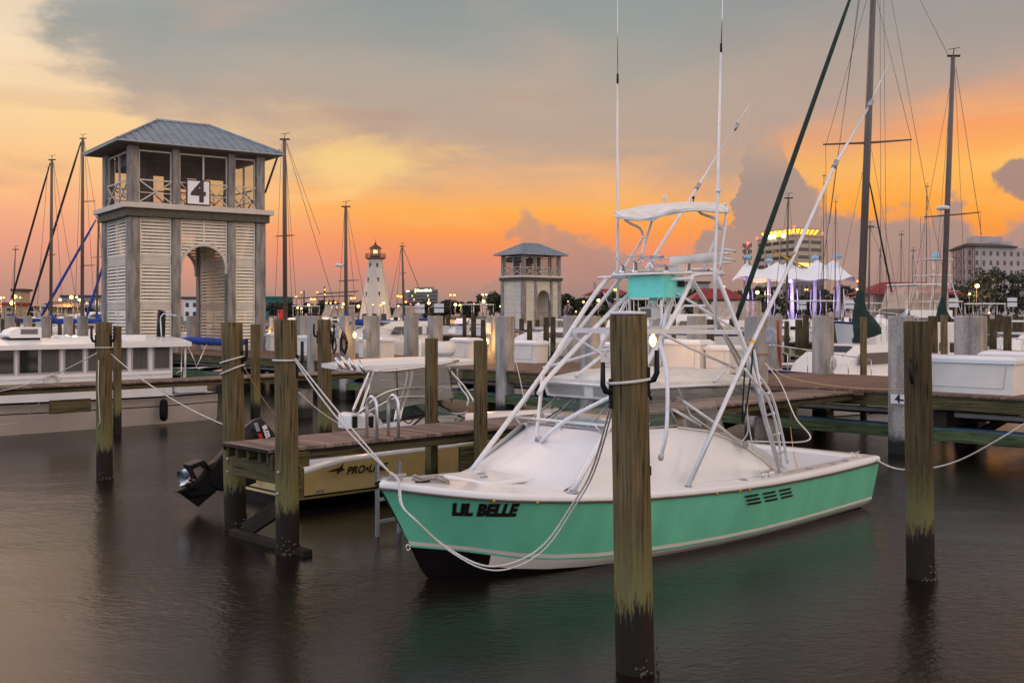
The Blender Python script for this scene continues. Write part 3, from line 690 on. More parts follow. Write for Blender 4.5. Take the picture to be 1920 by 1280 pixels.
def meter(px, py, u, label):
    Y = DU(px, u); p = P(px, py, Y); r = E('power_meter', p, label, 'power meter', 'grey electricity meters on the pier piles')
    m = MB(); pr = []
    for i in range(9): a = pi*i/8; pr.append((cos(a)*.13, .08+sin(a)*.13))
    pr += [(-.13,-.17),(.13,-.17)]
    m.slab([p+D(0,a,b)-D(0,0,0) for a, b in pr], D(.12,0,0)); m.build('case', 'zinc', r, bevel=.012)
    m = MB(); m.slab([p+D(-.012,a*.72,b*.72)-D(0,0,0) for a, b in pr], D(.01,0,0)); m.build('cover', 'pipe_grey', r)
meter(632, 625, 21.9, 'rounded grey meter left of the blue disc pile with a black cord under it'); meter(683, 627, 21.9, 'rounded grey meter right of the small glowing lamp')
meter(1170, 630, 22.3, 'grey meter seen through the tower tubes right of the foreground lamp'); meter(1443, 630, 21.9, 'grey rounded meter beside the fishing tower clamp')
def coil(name, c, r, n, axis, th, mname, label, cat='rope', squash=1.6):
    m = MB(); rr = random.Random(int(c.x*100)); z = Vector(axis).normalized(); ref = Vector((0,0,1)) if abs(z.z) < .9 else Vector((1,0,0)); x = z.cross(ref).normalized(); y = z.cross(x)
    for k in range(n):
        q = r*rr.uniform(.7, 1.1); o2 = z*rr.uniform(-.03, .03)+x*rr.uniform(-.03,.03); sq = squash*rr.uniform(.85, 1.1)
        m.tube([c+o2+x*cos(a)*q+y*sin(a)*q*sq+z*sin(a*2+k)*.015 for a in [2*pi*i/20 for i in range(21)]], th, 6)
    return m.build(name, mname, None, label=label, cat=cat)
Yc = DU(648, 21.85); coil('cable_coil', P(645, 645, Yc), .20, 5, D(1,0,0), .022, 'black_plastic', 'thick black shore power cord hanging in a loop under the meter', 'cable', 1.9)
Yc = DU(640, 21.9); coil('cable_coil', P(627, 647, Yc), .12, 4, D(1,0,0), .018, 'black_plastic', 'thin bundle of black cable left of the looped power cord', 'cable', 2.6)
Yc = DU(1562, 27.3); coil('rope_coil', P(1563, 682, Yc), .10, 5, D(0,1,0), .014, 'rope_white', 'white rope coil hanging on the right side of the free standing concrete pile', 'rope', 2.3)
# blue disc, number plate, red extinguisher box
def plate(name, px, py, u, w, h, txt, label, cat, tm='lettering_black', bm='white_gelcoat', size=.2):
    Y = DU(px, u); p = P(px, py, Y); r = E(name, p, label, cat)
    m = MB(); m.box(lambda a,b,c: p+D(a,b,c), -.01, .0, -w/2, w/2, -h/2, h/2); m.build('plate', bm, r)
    m = MB(); text_on(m, txt, p+D(-.012,0,0), D(0,1,0), (0,0,1), size, offset=.008, depth=.003); m.build('lettering', tm, r)
plate('number_plate', 1687, 748, 22.0, .40, .2, '4-', 'small white plate reading 4- on the pier pile beside the dark round pile', 'sign', size=.24)
Y = DU(658, 21.85); p = P(657, 606, Y); m = MB(); m.lathe([(.06,0),(.06,.012)], p, 16, axis=-D(1,0,0)); mat('blue_disc', (.01,.08,.3), .4); m.build('marker_disc', 'blue_disc', None, label='small blue round marker near the top of a concrete pile', cat='marker')
Y = DU(525, 27.2); p = P(525, 592, Y); r = E('extinguisher_box', p, 'red fire extinguisher box on a post right of the number four tower', 'extinguisher box')
m = MB(); m.box(lambda a,b,c: p+D(a,b,c), -.1, .1, -.13, .13, -.25, .3); m.build('case', 'red_plastic', r, bevel=.02)
m = MB(); m.box(lambda a,b,c: p+D(a,b,c), -.04, .04, -.04, .04, -1.7, -.25); m.build('post', 'beam_v', r)
m = MB(); m.box(lambda a,b,c: p+D(a,b,c), -.104, -.1, .02, .06, -.12, .12); m.build('marking', 'lettering_white', r)
# fuse boxes and fenders hung on piles
for px, py, u, w, h, mn, lb in ((916,615,27.2,.16,.42,'box_plastic','cream fuse box on the yellow lit pile'),(796,617,27.2,.12,.4,'white_gelcoat','narrow white fuse box left of the wide concrete pile'),(508,605,27.0,.1,.5,'box_plastic','yellow lit fuse box left of the second wooden pile')):
    Y = DU(px, u); p = P(px, py, Y); m = MB(); m.box(lambda a,b,c: p+D(a,b,c), -.08, .08, -w/2, w/2, -h/2, h/2); m.build('fuse_box', mn, None, bevel=.02, label=lb, cat='fuse box')
Yc = DU(1463, 27.6); p = P(1462, 640, Yc); m = MB(); mat('kayak_orange', (.35,.05,.02), .4); m.tube([P(1459,592+9,Yc), P(1461,640,Yc), P(1464,690,Yc)], [.03,.05,.03], 8); m.build('rolled_hose', 'kayak_orange', None, label='dark orange hose hanging down beside the grey pile', cat='hose')
# ---------------------------------------------------------------- teal sport fishing boat
B = Frame(-1.465, 11.72, 42.8)
LB = 8.58
def lerp_tab(tab, x):
    if x <= tab[0][0]: return tab[0][1]
    for (a, p), (b, q) in zip(tab, tab[1:]):
        if x <= b:
            t = (x-a)/(b-a); return p+(q-p)*t
    return tab[-1][1]
def smooth_tab(tab, x):
    """monotone-ish cubic through the table"""
    n = len(tab)
    if x <= tab[0][0]: return tab[0][1]
    if x >= tab[-1][0]: return tab[-1][1]
    for i in range(n-1):
        if x <= tab[i+1][0]:
            x0, y0 = tab[i]; x1, y1 = tab[i+1]
            m0 = (y1-y0)/(x1-x0) if i == 0 else (y1-tab[i-1][1])/(x1-tab[i-1][0])
            m1 = (y1-y0)/(x1-x0) if i == n-2 else (tab[i+2][1]-y0)/(tab[i+2][0]-x0)
            h = x1-x0; t = (x-x0)/h
            return (2*t**3-3*t*t+1)*y0+(t**3-2*t*t+t)*h*m0+(-2*t**3+3*t*t)*y1+(t**3-t*t)*h*m1
SHEER_Z = [(0,1.115),(.6,1.02),(1.2,.945),(2.5,.845),(4.5,.765),(6.5,.73),(8.58,.745)]
SHEER_B = [(0,.03),(.3,.36),(.7,.66),(1.2,.92),(2.0,1.19),(3.0,1.37),(4.75,1.52),(6.2,1.47),(7.75,1.38),(8.58,1.30)]
CH_Z = [(0,.40),(.8,.31),(1.6,.19),(2.6,.12),(4.5,.10),(8.58,.13)]       # top of the stripe
CH_B = [(0,.01),(.6,.24),(1.2,.52),(2.0,.86),(3.0,1.12),(4.75,1.33),(6.2,1.33),(8.58,1.2)]
def rake(z): return .66*max(0, (1.115-z)/1.115)**.92 if z >= 0 else .66+(-z)*1.1
def hull_pt(s, q, side=-1):
    """q 0 at the sheer .. 1 at the stripe .. 2 at the keel"""
    w = min(1, s/1.9); zs = smooth_tab(SHEER_Z, s); bs = smooth_tab(SHEER_B, s); zc = smooth_tab(CH_Z, s); bc = smooth_tab(CH_B, s)
    if q <= 1:
        z = zs+(zc-zs)*q; fl = q**(.75+.35*w); b = bs+(bc-bs)*fl
    else:
        t = q-1; z = zc+(-.55-zc)*t; b = bc*(1-t)**.75
    ss = s+rake(z)*(1-w)**1.6 if s < 1.9 else s
    if s > LB-.01: ss = s-.10*(zs-z)
    return B(ss, side*b, z)
BOAT = E('sportfishing_boat', B(4, 0, 0), 'teal hulled sport fishing boat with white deck and a tall tube tower in the foreground', 'fishing boat')
SS = [0,.08,.2,.35,.55,.8,1.1,1.45,1.9,2.4,3,3.7,4.5,5.3,6.2,7,7.8,8.3,8.58]
QS = [0,.10,.25,.45,.65,.80,.86,.90,.965,1.0,1.10,1.17,1.3,1.6,1.85,2.0]
QM = [0,0,0,0,0,0,0,2,0,2,2,1,1,1,1]
m = MB()
for side in (-1, 1):
    m.grid([[hull_pt(s, q, side) for q in QS] for s in SS], mfn=lambda i, j: (1 if (j in (9,10) and i < 6) else QM[j]))
m.grid([[hull_pt(LB, q, -1), hull_pt(LB, q, 1)] for q in QS], sm=False, mfn=lambda i, j: QM[min(i, 14)])
m.build('hull', ['teal_paint', 'black_bottom', 'boot_white'], BOAT)
# white sheer cap and the brown rub rail
m = MB()
def sh(s, out=0, dz=0, side=-1): 
    p = smooth_tab(SHEER_B, s); return B(s-(.05*out/.03 if s < .05 else 0), side*(p+out), smooth_tab(SHEER_Z, s)+dz)
for side in (-1, 1):
    m.grid([[sh(s,.0,-.02,side), sh(s,.03,-.018,side), sh(s,.032,.005,side), sh(s,.0,.01,side)] for s in SS])
m.build('rub_rail', 'rub_rail', BOAT)
m = MB()
for side in (-1, 1):
    m.grid([[sh(s,.012,.008,side), sh(s,.018,.05,side), sh(s,-.01,.075,side), sh(s,-.05,.082,side)] for s in SS])
m.build('gunwale', 'white_gelcoat', BOAT)
# deck
def dz(s): return smooth_tab(SHEER_Z, s)+.08
def db(s): return max(.0, smooth_tab(SHEER_B, s)-.045)
m = MB()
DS = [s for s in SS if s <= 5.3]+[5.75]
m.grid([[B(s, t*db(s), dz(s)+.05*(1-t*t)*min(1, s)) for t in (-1,-.75,-.5,-.25,0,.25,.5,.75,1)] for s in DS])
for side in (-1, 1):
    m.grid([[B(s, side*db(s), dz(s)), B(s, side*(db(s)-.24), dz(s)+.005), B(s, side*(db(s)-.26), dz(s)-.03)] for s in (5.75,6.3,7,7.6,8.1,8.54)])
m.grid([[B(8.28, t*db(8.3), dz(8.4)-.03) for t in (-.85,0,.85)], [B(8.30, t*db(8.3), dz(8.4)+.006) for t in (-.9,0,.9)], [B(8.57, t*db(8.5), dz(8.4)+.004) for t in (-1,0,1)], [B(8.60, t*db(8.5), dz(8.4)-.06) for t in (-1,0,1)]])
m.build('deck', 'white_gelcoat', BOAT)
m = MB(); zf = .22
for side in (-1, 1):
    m.grid([[B(s, side*(db(s)-.26), dz(s)-.03), B(s, side*(db(s)-.30), zf)] for s in (4.3,5,5.75,6.3,7,7.6,8.28)])
m.grid([[B(8.28, t*.9, dz(8.4)-.03), B(8.22, t*.9, zf)] for t in (-1.3,0,1.3)])
m.add([B(4.3,-1.3,zf),B(4.3,1.3,zf),B(8.3,1.2,zf),B(8.3,-1.2,zf)], [(0,1,2,3)])
m.build('cockpit_liner', 'white_gelcoat', BOAT)
# cabin trunk
CT = [ # s, base half width, top half width, top z
 (2.55,.90,.80,1.33),(2.95,1.00,.80,1.565),(3.4,1.10,.88,1.57),(4.0,1.19,.97,1.555),(4.5,1.245,1.05,1.48),(4.9,1.27,1.12,1.35),(5.25,1.28,1.18,1.19),(5.55,1.285,1.23,1.02),(5.75,1.29,1.26,.86)]
m = MB()
for side in (-1, 1):
    rows = []
    for s, bb, tt, zt in CT[1:]:
        z0 = dz(s)-.01; rows.append([B(s, side*bb, z0), B(s, side*(bb+.02-.0*tt), z0+.08*(zt-z0)), B(s, side*(tt+(bb-tt)*.55), z0+.55*(zt-z0)), B(s, side*tt, zt), B(s, side*(tt-.045), zt+.004), B(s, side*(tt-.055), zt-.03), B(s, side*(bb-.12), z0-.3)])
    # forward edge leans with the front face
    z0 = dz(2.0); f0 = [B(1.98, side*.93, z0), B(2.06, side*.925, z0+.05), B(2.52, side*.86, z0+.36), B(2.86, side*.78, 1.555), B(2.90, side*.74, 1.56), B(2.92, side*.73, 1.53), B(2.92, side*.73, .9)]
    rows = [f0]+rows
    m.grid(rows)
# front face, slightly bowed, fading into the foredeck
fr = []
for k in range(9):
    q = k/8; s = 1.80+(2.88-1.80)*q; z = dz(1.9)-.0+(1.56-dz(1.9))*q**1.05
    if k == 0: s = 1.66
    hb = .95+(.76-.95)*q
    fr.append([B(s+.20*t*t, t*hb, z+.03*(1-t*t)*(1-q)+.0) for t in [i/5-1 for i in range(11)]])
m.grid(fr)
m.grid([[B(2.88+.2*t*t, t*.76, 1.56) for t in (-1,-.5,0,.5,1)], [B(3.35, t*.82, 1.60) for t in (-1,-.5,0,.5,1)]])
m.build('cabin_trunk', 'white_gelcoat', BOAT)
m = MB(); m.box(B, 3.36, 3.42, -.85, .85, .3, 1.58); m.box(B, 3.44, 3.8, .2, .8, .3, 1.35); m.build('bulkhead', 'black_plastic', BOAT, bevel=.02)
m = MB(); m.box(B, 3.12, 3.55, -.6, .6, 1.60, 1.70); m.build('dashboard', 'white_gelcoat', BOAT, bevel=.02)
# trunk edge trim with snaps
m = MB(); m.tube([B(s, -(tt+.005), zt+.012) for s, bb, tt, zt in CT[3:]], .014, 6); m.build('trim', 'cream_gelcoat', BOAT)
m = MB()
for s, bb, tt, zt in CT[3:8]: m.lathe([(.014,0),(.014,.006),(.006,.01)], B(s+.1, -(tt+.01), zt-.06), 8, axis=B(0,-1,0)-B(0,0,0))
m.build('snap_button', 'black_plastic', BOAT)
m = MB(); m.tube([B(1.72,-.93,dz(1.9)+.012)]+[B(s, -(bb+.015), dz(s)+.006) for s, bb, tt, zt in CT[1:]], .008, 5); m.tube([B(1.72,-.93,dz(1.9)+.012), B(1.62,0,dz(1.7)+.045), B(1.72,.93,dz(1.9)+.012)], .006, 5); m.build('caulk_seam', 'pipe_grey', BOAT)
# foredeck hatch
m = MB(); z = dz(1.7)
hp = [B(1.25,-.42,z+.045), B(1.25,.42,z+.045), B(1.95,.42,z+.045), B(1.95,-.42,z+.045)]
m.slab(hp, (0,0,.06)); m.build('foredeck_hatch', 'white_gelcoat', BOAT, bevel=.02)
m = MB(); m.box(B, 1.4, 1.5, -.12, -.08, z+.10, z+.125); m.box(B, 1.55,1.65,.1,.14,z+.10,z+.125); m.build('hatch_latch', 'zinc', BOAT, bevel=.005)
# bow cleat, chocks, rail ends, cleats
cleat('cleat', '', PZ(792,913,1.09), B(1,0,0)-B(0,0,0), .17, 'black_plastic', BOAT)
cleat('cleat', '', B(5.35,-1.40,dz(5.3)+.0), B(1,0,0)-B(0,0,0), .26, 'steel', BOAT)
cleat('cleat', '', B(8.1,-1.16,dz(8.2)+.0), B(1,0,0)-B(0,0,0), .22, 'steel', BOAT)
for s in (4.9, 6.6, 7.3, 7.7):
    m = MB(); m.lathe([(.05,0),(.05,.012),(.03,.014)], B(s, -(db(s)-.12), dz(s)+.004), 12); m.build('deck_fitting', 'zinc', BOAT)
m = MB(); m.box(B, .08, .30, -.05, .05, dz(.2)+.01, dz(.2)+.05); m.tube([B(.1,-.08,dz(.1)+.06), B(.3,-.1,dz(.1)+.06)], .018, 8); m.build('bow_chock', 'zinc', BOAT, bevel=.01)
m = MB(); p = hull_pt(0, 1.0)+Vector((-.03,-.03,-.0)); m.tube([p+Vector((.022*cos(a),0,.035*sin(a))) for a in [2*pi*i/14 for i in range(15)]], .009, 6); m.build('bow_eye', 'steel', BOAT)
# small brass lights along the rub rail
for s in (.95, 1.42, 2.4, 4.1, 4.55, 4.75):
    m = MB(); m.lathe([(.02,0),(.018,.012),(.006,.018)], sh(s,.03,-.012), 8, axis=B(0,-1,0)-B(0,0,0)); m.build('rail_stud', 'gold', BOAT)
# lettering and vents on the hull
def on_hull(px, py, lift=.006, side=-1):
    """point of the near hull side behind a photo position: march along the sight line"""
    best = None
    for i in range(len(SS)*12):
        s = i*LB/(len(SS)*12)
        for j in range(0, 25):
            q = j/24; p = hull_pt(s, q, side); x = 960+F*p.x/p.y; y = HZ+F*(H-p.z)/p.y; e = (x-px)**2+(y-py)**2
            if best is None or e < best[0]: best = (e, s, q)
    return best[1], best[2]
s0, q0 = on_hull(847, 953); s1, q1 = on_hull(969, 957)
vs, fs = text_mesh('LIL BELLE', 1, .07, .0, spacing=1.02)
xs = [v.x for v in vs]; ys = [v.y for v in vs]; x0, x1, y0, y1 = min(xs), max(xs), min(ys), max(ys)
m = MB(); pts = []
for v in vs:
    a = (v.x-x0)/(x1-x0); b = (v.y-y0)/(y1-y0); s = s0+(s1-s0)*a; q = (q0+(q1-q0)*a)+.105-.235*b+.0
    p = hull_pt(s, q); nrm = (hull_pt(s+.02, q)-p).cross(hull_pt(s, q+.02)-p); nrm.normalize()
    if nrm.y > 0: nrm = -nrm
    pts.append(p+nrm*.008)
m.add(pts, fs); m.build('name_lettering', 'lettering_black', BOAT)
for g in range(3):
    for k in range(3):
        sa = 4.72+g*.40+k*.05; m = MB(); row = []
        for i in range(5):
            s = sa+i*.075; q = .13+.085*k; row.append([hull_pt(s, q)+(B(0,-1,0)-B(0,0,0))*.012, hull_pt(s, q+.045)+(B(0,-1,0)-B(0,0,0))*.012])
        m.grid(row); m.build('vent_slot', 'lettering_black', BOAT)

# windshield
def tb(name, pts, r, mt='painted_tube', n=10, parent=BOAT):
    m = MB(); m.tube(pts, r, n); return m.build(name, mt, parent)
WB = [B(2.98,.74,1.575), B(2.90,0,1.585), B(2.98,-.74,1.575)]; WT = [B(3.48,.68,1.90), B(3.42,0,1.91), B(3.48,-.68,1.90)]
SB = B(4.05,-.93,1.585); ST = B(3.98,-.80,1.90); SB2 = B(4.05,.93,1.585); ST2 = B(3.98,.80,1.90)
m = MB()
m.grid([[SB2, WB[0], WB[1], WB[2], SB], [ST2, WT[0], WT[1], WT[2], ST]], sm=False)
m.build('windshield_glass', 'green_glass', BOAT)
m = MB()
for a, b in zip([SB2]+WB+[SB], [ST2]+WT+[ST]): m.tube([a, b], .016, 6)
m.tube([SB2]+WB+[SB], .016, 6); m.tube([ST2]+WT+[ST], .016, 6)
m.tube([(WB[0]+WB[1])/2, (WT[0]+WT[1])/2], .012, 6); m.tube([(WB[2]+WB[1])/2, (WT[2]+WT[1])/2], .012, 6)
m.build('windshield_frame', 'zinc', BOAT)
tb('wiper', [B(2.93,.42,1.62), B(3.22,.28,1.79)+Vector((-.04,-.04,0))], .009, 'black_plastic', 6)
# hardtop
HT = Frame(B(0,0,0).x, B(0,0,0).y, 42.8)
m = MB(); top = []; s_a, s_b = 3.38, 5.90
def httop(s): return 2.145-.018*(s-3.4)
rows = []
for i in range(15):
    s = s_a+(s_b-s_a)*i/14; q = abs(2*i/14-1); hb = .93*(1-.10*q**6); cr = .15*(1-q**4)
    rows.append([B(s, t*hb, httop(s)+cr*(1-abs(t)**3)+.015) for t in [j/7-1 for j in range(15)]])
m.grid(rows)
un = [[p-Vector((0,0,.0)) for p in r] for r in rows]
edge = [rows[i][0] for i in range(15)]+rows[14][1:]+[rows[i][14] for i in range(13,-1,-1)]+rows[0][-2:0:-1]
ez = [Vector((p.x,p.y,p.z-.06)) for p in edge]
m.grid([edge, ez], close=True); m.poly(ez[::-1]); m.build('hardtop', 'canvas_white', BOAT)
m = MB()
for i in range(26):
    p = ez[0].lerp(ez[14], i/25); m.lathe([(.011,0),(.008,.006)], p+Vector((0,0,.03))+(B(0,-1,0)-B(0,0,0))*.003, 6, axis=B(0,-1,0)-B(0,0,0))
m.build('snap_button', 'black_plastic', BOAT)
tb('hardtop_frame', [B(3.35,.98,2.10), B(3.33,0,2.10), B(3.35,-.98,2.10), B(4.6,-1.0,2.085), B(5.95,-.98,2.05), B(5.98,0,2.05), B(5.95,.98,2.05), B(4.6,1.0,2.085), B(3.35,.98,2.10)], .020)
# enclosure panels: cream front curtain with clear windows, smoke side curtain rolled up
m = MB(); F0 = [B(3.45,.86,1.905), B(3.38,.0,1.915), B(3.45,-.74,1.905)]; F1 = [B(3.40,.90,2.09), B(3.36,0,2.095), B(3.40,-.90,2.09)]
m.grid([F0, F1], sm=False); m.build('front_curtain', 'canvas_white', BOAT)
m = MB()
for a, b in ((.08,.42),(.56,.92)):
    for i0, i1 in ((0,1),(1,2)):
        def fp(x, y): return (F0[i0].lerp(F0[i1], x)).lerp(F1[i0].lerp(F1[i1], x), y)+Vector((-.012,-.012,0))
        if (i0 == 0) == (a < .3): m.grid([[fp(.1,.18), fp(.9,.18)], [fp(.1,.85), fp(.9,.85)]], sm=False)
m.build('curtain_window', 'smoke_vinyl', BOAT)
m = MB(); m.grid([[B(3.5+i*.35, -.94, 2.07-.01*i), B(3.5+i*.35, -.97, 1.93-.012*i), B(3.5+i*.35, -.95, 1.90-.012*i)] for i in range(7)]); m.build('rolled_curtain', 'smoke_vinyl', BOAT)
m = MB(); m.grid([[B(4.1,-.90,2.06), B(4.75,-.93,2.04)], [B(4.15,-.96,1.56), B(4.95,-1.08,1.34)]]); m.build('side_curtain', 'clear_vinyl', BOAT)
tb('curtain_edge', [B(4.1,-.90,2.06), B(4.3,-.95,1.7), B(4.75,-1.08,1.42)], .012, 'canvas_white')
m = MB(); m.grid([[B(5.6,-.2,1.35), B(5.95,-.35,1.30), B(6.3,-.75,1.05), B(6.35,-1.1,.82)], [B(5.5,-.2,.9), B(5.7,-.5,.7), B(5.9,-.9,.75), B(5.95,-1.18,.80)]]); m.build('mesh_screen', 'mesh_cloth', BOAT)
# brass rod holders on the hardtop's far edge
for s in (4.3, 4.75, 5.2, 5.65): m = MB(); m.lathe([(.03,0),(.03,.08),(.024,.085)], B(s,.85,httop(s)+.05), 10); m.build('rod_holder', 'gold', BOAT)

# ---- tower tubes: each is placed in a lengthwise plane of the boat (t) and read off along its photo outline
def Q(px, py, t): return B.T(px, py, t)
R1, R2, R3 = .033, .026, .019
def tubeq(name, lst, r, mt='painted_tube'):
    pts = [Q(*x) for x in lst]
    return tb(name, curve_pts(pts, 18) if len(pts) > 3 else pts, r, mt)
def onto_deck(px, py):                      # foot plate position on the side deck
    for i in range(60):
        t = -1.5+i*.05; p = Q(px, py, t); s, tt, z = B.inv(p)
        if z <= dz(s)+.03: return t
    return 0
# near side forward leg and far side forward leg
tubeq('tower_leg', [(1074,921,-1.08),(1148,790,-1.02),(1216,676,-.90),(1262,596,-.72),(1296,527,-.58)], R1)
tubeq('tower_leg', [(880,887,.62),(1017,702,.72),(1072,618,.68),(1112,556,.60),(1140,521,.55)], R1)
tubeq('tower_leg', [(984,752,.86),(1016,703,.80),(1120,575,.70),(1168,516,.60)], R2)
tubeq('tower_leg', [(1010,738,.24),(1036,700,.30),(1148,582,.36),(1225,512,.45)], R1)
# aft legs and the ladder
tubeq('tower_leg', [(1466,892,-1.2),(1436,790,-1.12),(1402,668,-1.0),(1366,570,-.80),(1344,516,-.66)], R1)
tubeq('tower_leg', [(1395,700,.75),(1350,610,.68),(1300,528,.55)], R1)
tubeq('ladder_rail', [(1466,876,-1.26),(1458,810,-1.24),(1440,748,-1.2),(1412,712,-1.16),(1396,690,-1.1)], R3)
tubeq('ladder_rail', [(1476,868,-1.42),(1466,812,-1.40),(1447,742,-1.36),(1420,700,-1.3)], R3)
for (a, ya, b, yb) in ((1423,741,1442,736),(1434,779,1452,774),(1444,817,1462,812),(1452,852,1472,846)):
    tb('ladder_rung', [Q(a, ya, -1.16), Q(b, yb, -1.40)], .014)
for px, py, t in ((1074,922,-1.08),(1466,893,-1.2),(1290,914,-1.33),(880,888,.62)):
    p = Q(px, py, t); s, tt, z = B.inv(p); m = MB(); m.lathe([(.07,-.012),(.07,.004),(.045,.02),(.03,.03)], p, 14); m.build('foot_plate', 'zinc', BOAT)
# top ring, belly ring
tubeq('platform_ring', [(1150,520,.60),(1165,509,.60),(1250,506,.60),(1330,505,.60)], R1)
tb('platform_ring', curve_pts([Q(1296,527,-.58), Q(1302,516,-.58), Q(1344,513,-.62), Q(1356,513,-.5), Q(1352,510,.1), Q(1330,505,.6)], 24), R1)
tb('platform_ring', [Q(1168,512,.6), Q(1240,524,-.2), Q(1296,522,-.58)], R2)
tb('platform_spreader', [Q(1122,521,.95), Q(1160,519,.6), Q(1252,521,.3)], R2)
for a, b in (((1072,619,.68),(1213,623,-.90)), ((1213,621,-.90),(1384,622,-.93)), ((1072,619,.68),(1350,612,.68)), ((1350,612,.68),(1384,622,-.93))):
    m = MB(); m.beam(Q(*a), Q(*b), .035, .06); m.build('belly_ring', 'painted_tube', BOAT)
for lst, r in (([(1068,626,.7),(1150,676,.1),(1216,704,-.9)],R3), ([(1230,620,-.9),(1300,655,-.93),(1378,690,-1.0)],R3), ([(1018,690,.75),(1130,657,.3),(1216,640,-.88)],R3),
               ([(1148,650,.2),(1080,706,.2)],R2), ([(1372,680,-1.0),(1342,712,-.95),(1338,716,-.93)],R3), ([(1394,664,-.95),(1388,700,-.95),(1384,714,-.93)],R3), ([(1400,664,-1.0),(1404,702,-1.0)],R3),
               ([(1378,618,-.92),(1240,470+60,-.2)],R3), ([(1298,524,-.5),(1320,560,-.2),(1392,678,.5)],R3), ([(1284,524,.2),(1262,560,.2),(1244,622,.2)],R2), ([(1262,516,-.2),(1246,600,-.2),(1236,690,-.2)],R2)):
    tubeq('tower_brace', lst, r)
for px, t in ((1240,-.25),(1180,.5),(1222,.1)):
    tubeq('tower_brace', [(px,512,t),(px+1,600,t),(px-4,622,t)], R3)
# handrails down to the front of the trunk and the bent grab rail by the side
tubeq('grab_rail', [(1018,704,.62),(1006,815,.25),(1012,826,.2)], R2)
tubeq('grab_rail', [(1152,740,-.75),(1064,786,-.3),(1020,822,.0),(1014,826,.1)], R2)
tb('rail_foot', [Q(1006,824,.2), Q(1022,824,.05)], .035, 'zinc')
tubeq('grab_rail', [(1236,638,-.98),(1250,700,-1.15),(1250,800,-1.25),(1240,852,-1.2),(1238,858,-1.19)], R2)
m = MB(); m.lathe([(.045,0),(.045,.02)], Q(1238,857,-1.185), 12, axis=B(0,-1,0)-B(0,0,0)); m.build('strut_pad', 'zinc', BOAT)
tb('windshield_rail', [B(2.75,.80,1.66), B(2.70,.0,1.67), B(2.8,-.78,1.66), B(3.4,-1.0,1.655)], R3)
for t in (.75,.0,-.7): tb('rail_post', [B(2.74,t,1.66), B(2.86,t,1.55)], .012)
tb('curtain_strut', [B(4.05,-.93,1.95), B(4.7,-1.1,1.55), B(5.05,-1.2,1.30)], .018)
tb('curtain_strut', [B(3.98,-.90,1.8), B(4.45,-1.0,1.56)], .018)
m = MB(); m.lathe([(.05,0),(.05,.03)], B(5.08,-1.24,1.27), 12, axis=B(0,-1,0)-B(0,0,0)); m.build('strut_pad', 'zinc', BOAT)

# helm pod: teal box under a white dash
m = MB()
pb = [B(4.50,-.31,0), B(4.50,.31,0), B(4.62,.36,0), B(4.92,.36,0), B(4.92,-.36,0), B(4.62,-.33,0)]
rows = [[Vector((p.x,p.y,z)) for p in pb] for z in (3.25, 3.27, 3.555)]
m.grid(rows, sm=False, close=True); m.poly(rows[0][::-1]); m.poly(rows[-1]); 
mat('helm_teal', (.14,.76,.62), .3, coat=.4, var=.05); m.build('helm_pod', 'helm_teal', BOAT, bevel=.015)
m = MB(); m.slab([B(4.36,-.40,3.56), B(4.36,.50,3.56), B(5.6,.56,3.60), B(5.6,-.50,3.60)], (0,0,.03)); m.build('dash_top', 'white_gelcoat', BOAT, bevel=.012)
m = MB(); m.box(B, 4.86, 4.90, -.37, -.35, 3.43, 3.52); m.box(B, 4.78,4.90,-.385,-.362,3.40,3.52); m.build('switch_panel', 'black_plastic', BOAT)
m = MB()
for t, z in ((-.22,3.32),(.0,3.42),(.25,3.30),(.25,3.52)): m.lathe([(.008,0),(.008,.006)], B(4.497,t,z), 6, axis=-(B(1,0,0)-B(0,0,0)))
m.build('pod_screw', 'zinc', BOAT)
m = MB(); m.lathe([(.055,0),(.06,.12)], Vector((B(4.75,.05,0).x,B(4.75,.05,0).y,3.13)), 14); m.build('lamp_mount', 'painted_tube', BOAT)
m = MB(); c = B(4.72,.08,3.04); pr = [(-.16,-.08),(-.16,.08),(.06,.095),(.15,.05),(.15,-.06),(.06,-.1)]
m.slab([c+Vector((a, -.06, b)) for a, b in pr], (0,.13,0)); sl = m.build('search_light', 'cream_gelcoat', BOAT, bevel=.02)
m = MB(); m.box(lambda a,b,cc: c+Vector((a,b,cc)), -.148, .0, -.069, -.062, -.062, .06); m.build('lens', 'dark_glass', sl)
# wheel, throttles, gauges
w = E('steering_wheel', (0,0,0), None, None); w.parent = BOAT
bpy.data.objects.remove(w)
m = MB(); c = B(4.72,.08,3.80); ax = Vector((0,0,1))*.9-(B(1,0,0)-B(0,0,0))*.25; ax.normalize(); xx = ax.cross(B(0,1,0)-B(0,0,0)).normalized(); yy = ax.cross(xx)
m.tube([c+(xx*cos(a)+yy*sin(a))*.19 for a in [2*pi*i/24 for i in range(25)]], .013, 6)
for k in range(5):
    a = 2*pi*k/5; m.tube([c-ax*.03, c+(xx*cos(a)+yy*sin(a))*.19], .009, 6)
m.tube([c-ax*.24, c-ax*.02], .03, 10); m.build('steering_wheel', 'steel', BOAT)
for s, t, hgt in ((4.52,.42,.12),(4.56,.22,.16),(4.85,-.10,.10),(5.1,-.3,.14)):
    m = MB(); m.lathe([(.05,0),(.055,.04),(.035,.05),(.025,hgt)], B(s,t,3.59), 10); m.tube([B(s,t,3.59+hgt), B(s-.07,t+.05,3.59+hgt+.09)], .010, 6); m.sphere(B(s-.07,t+.05,3.6+hgt+.09), .02, 8); m.build('throttle', 'steel', BOAT)
m = MB(); m.box(B, 5.15, 5.35, -.05, .15, 3.62, 3.74); m.build('seat_post', 'white_gelcoat', BOAT, bevel=.02)
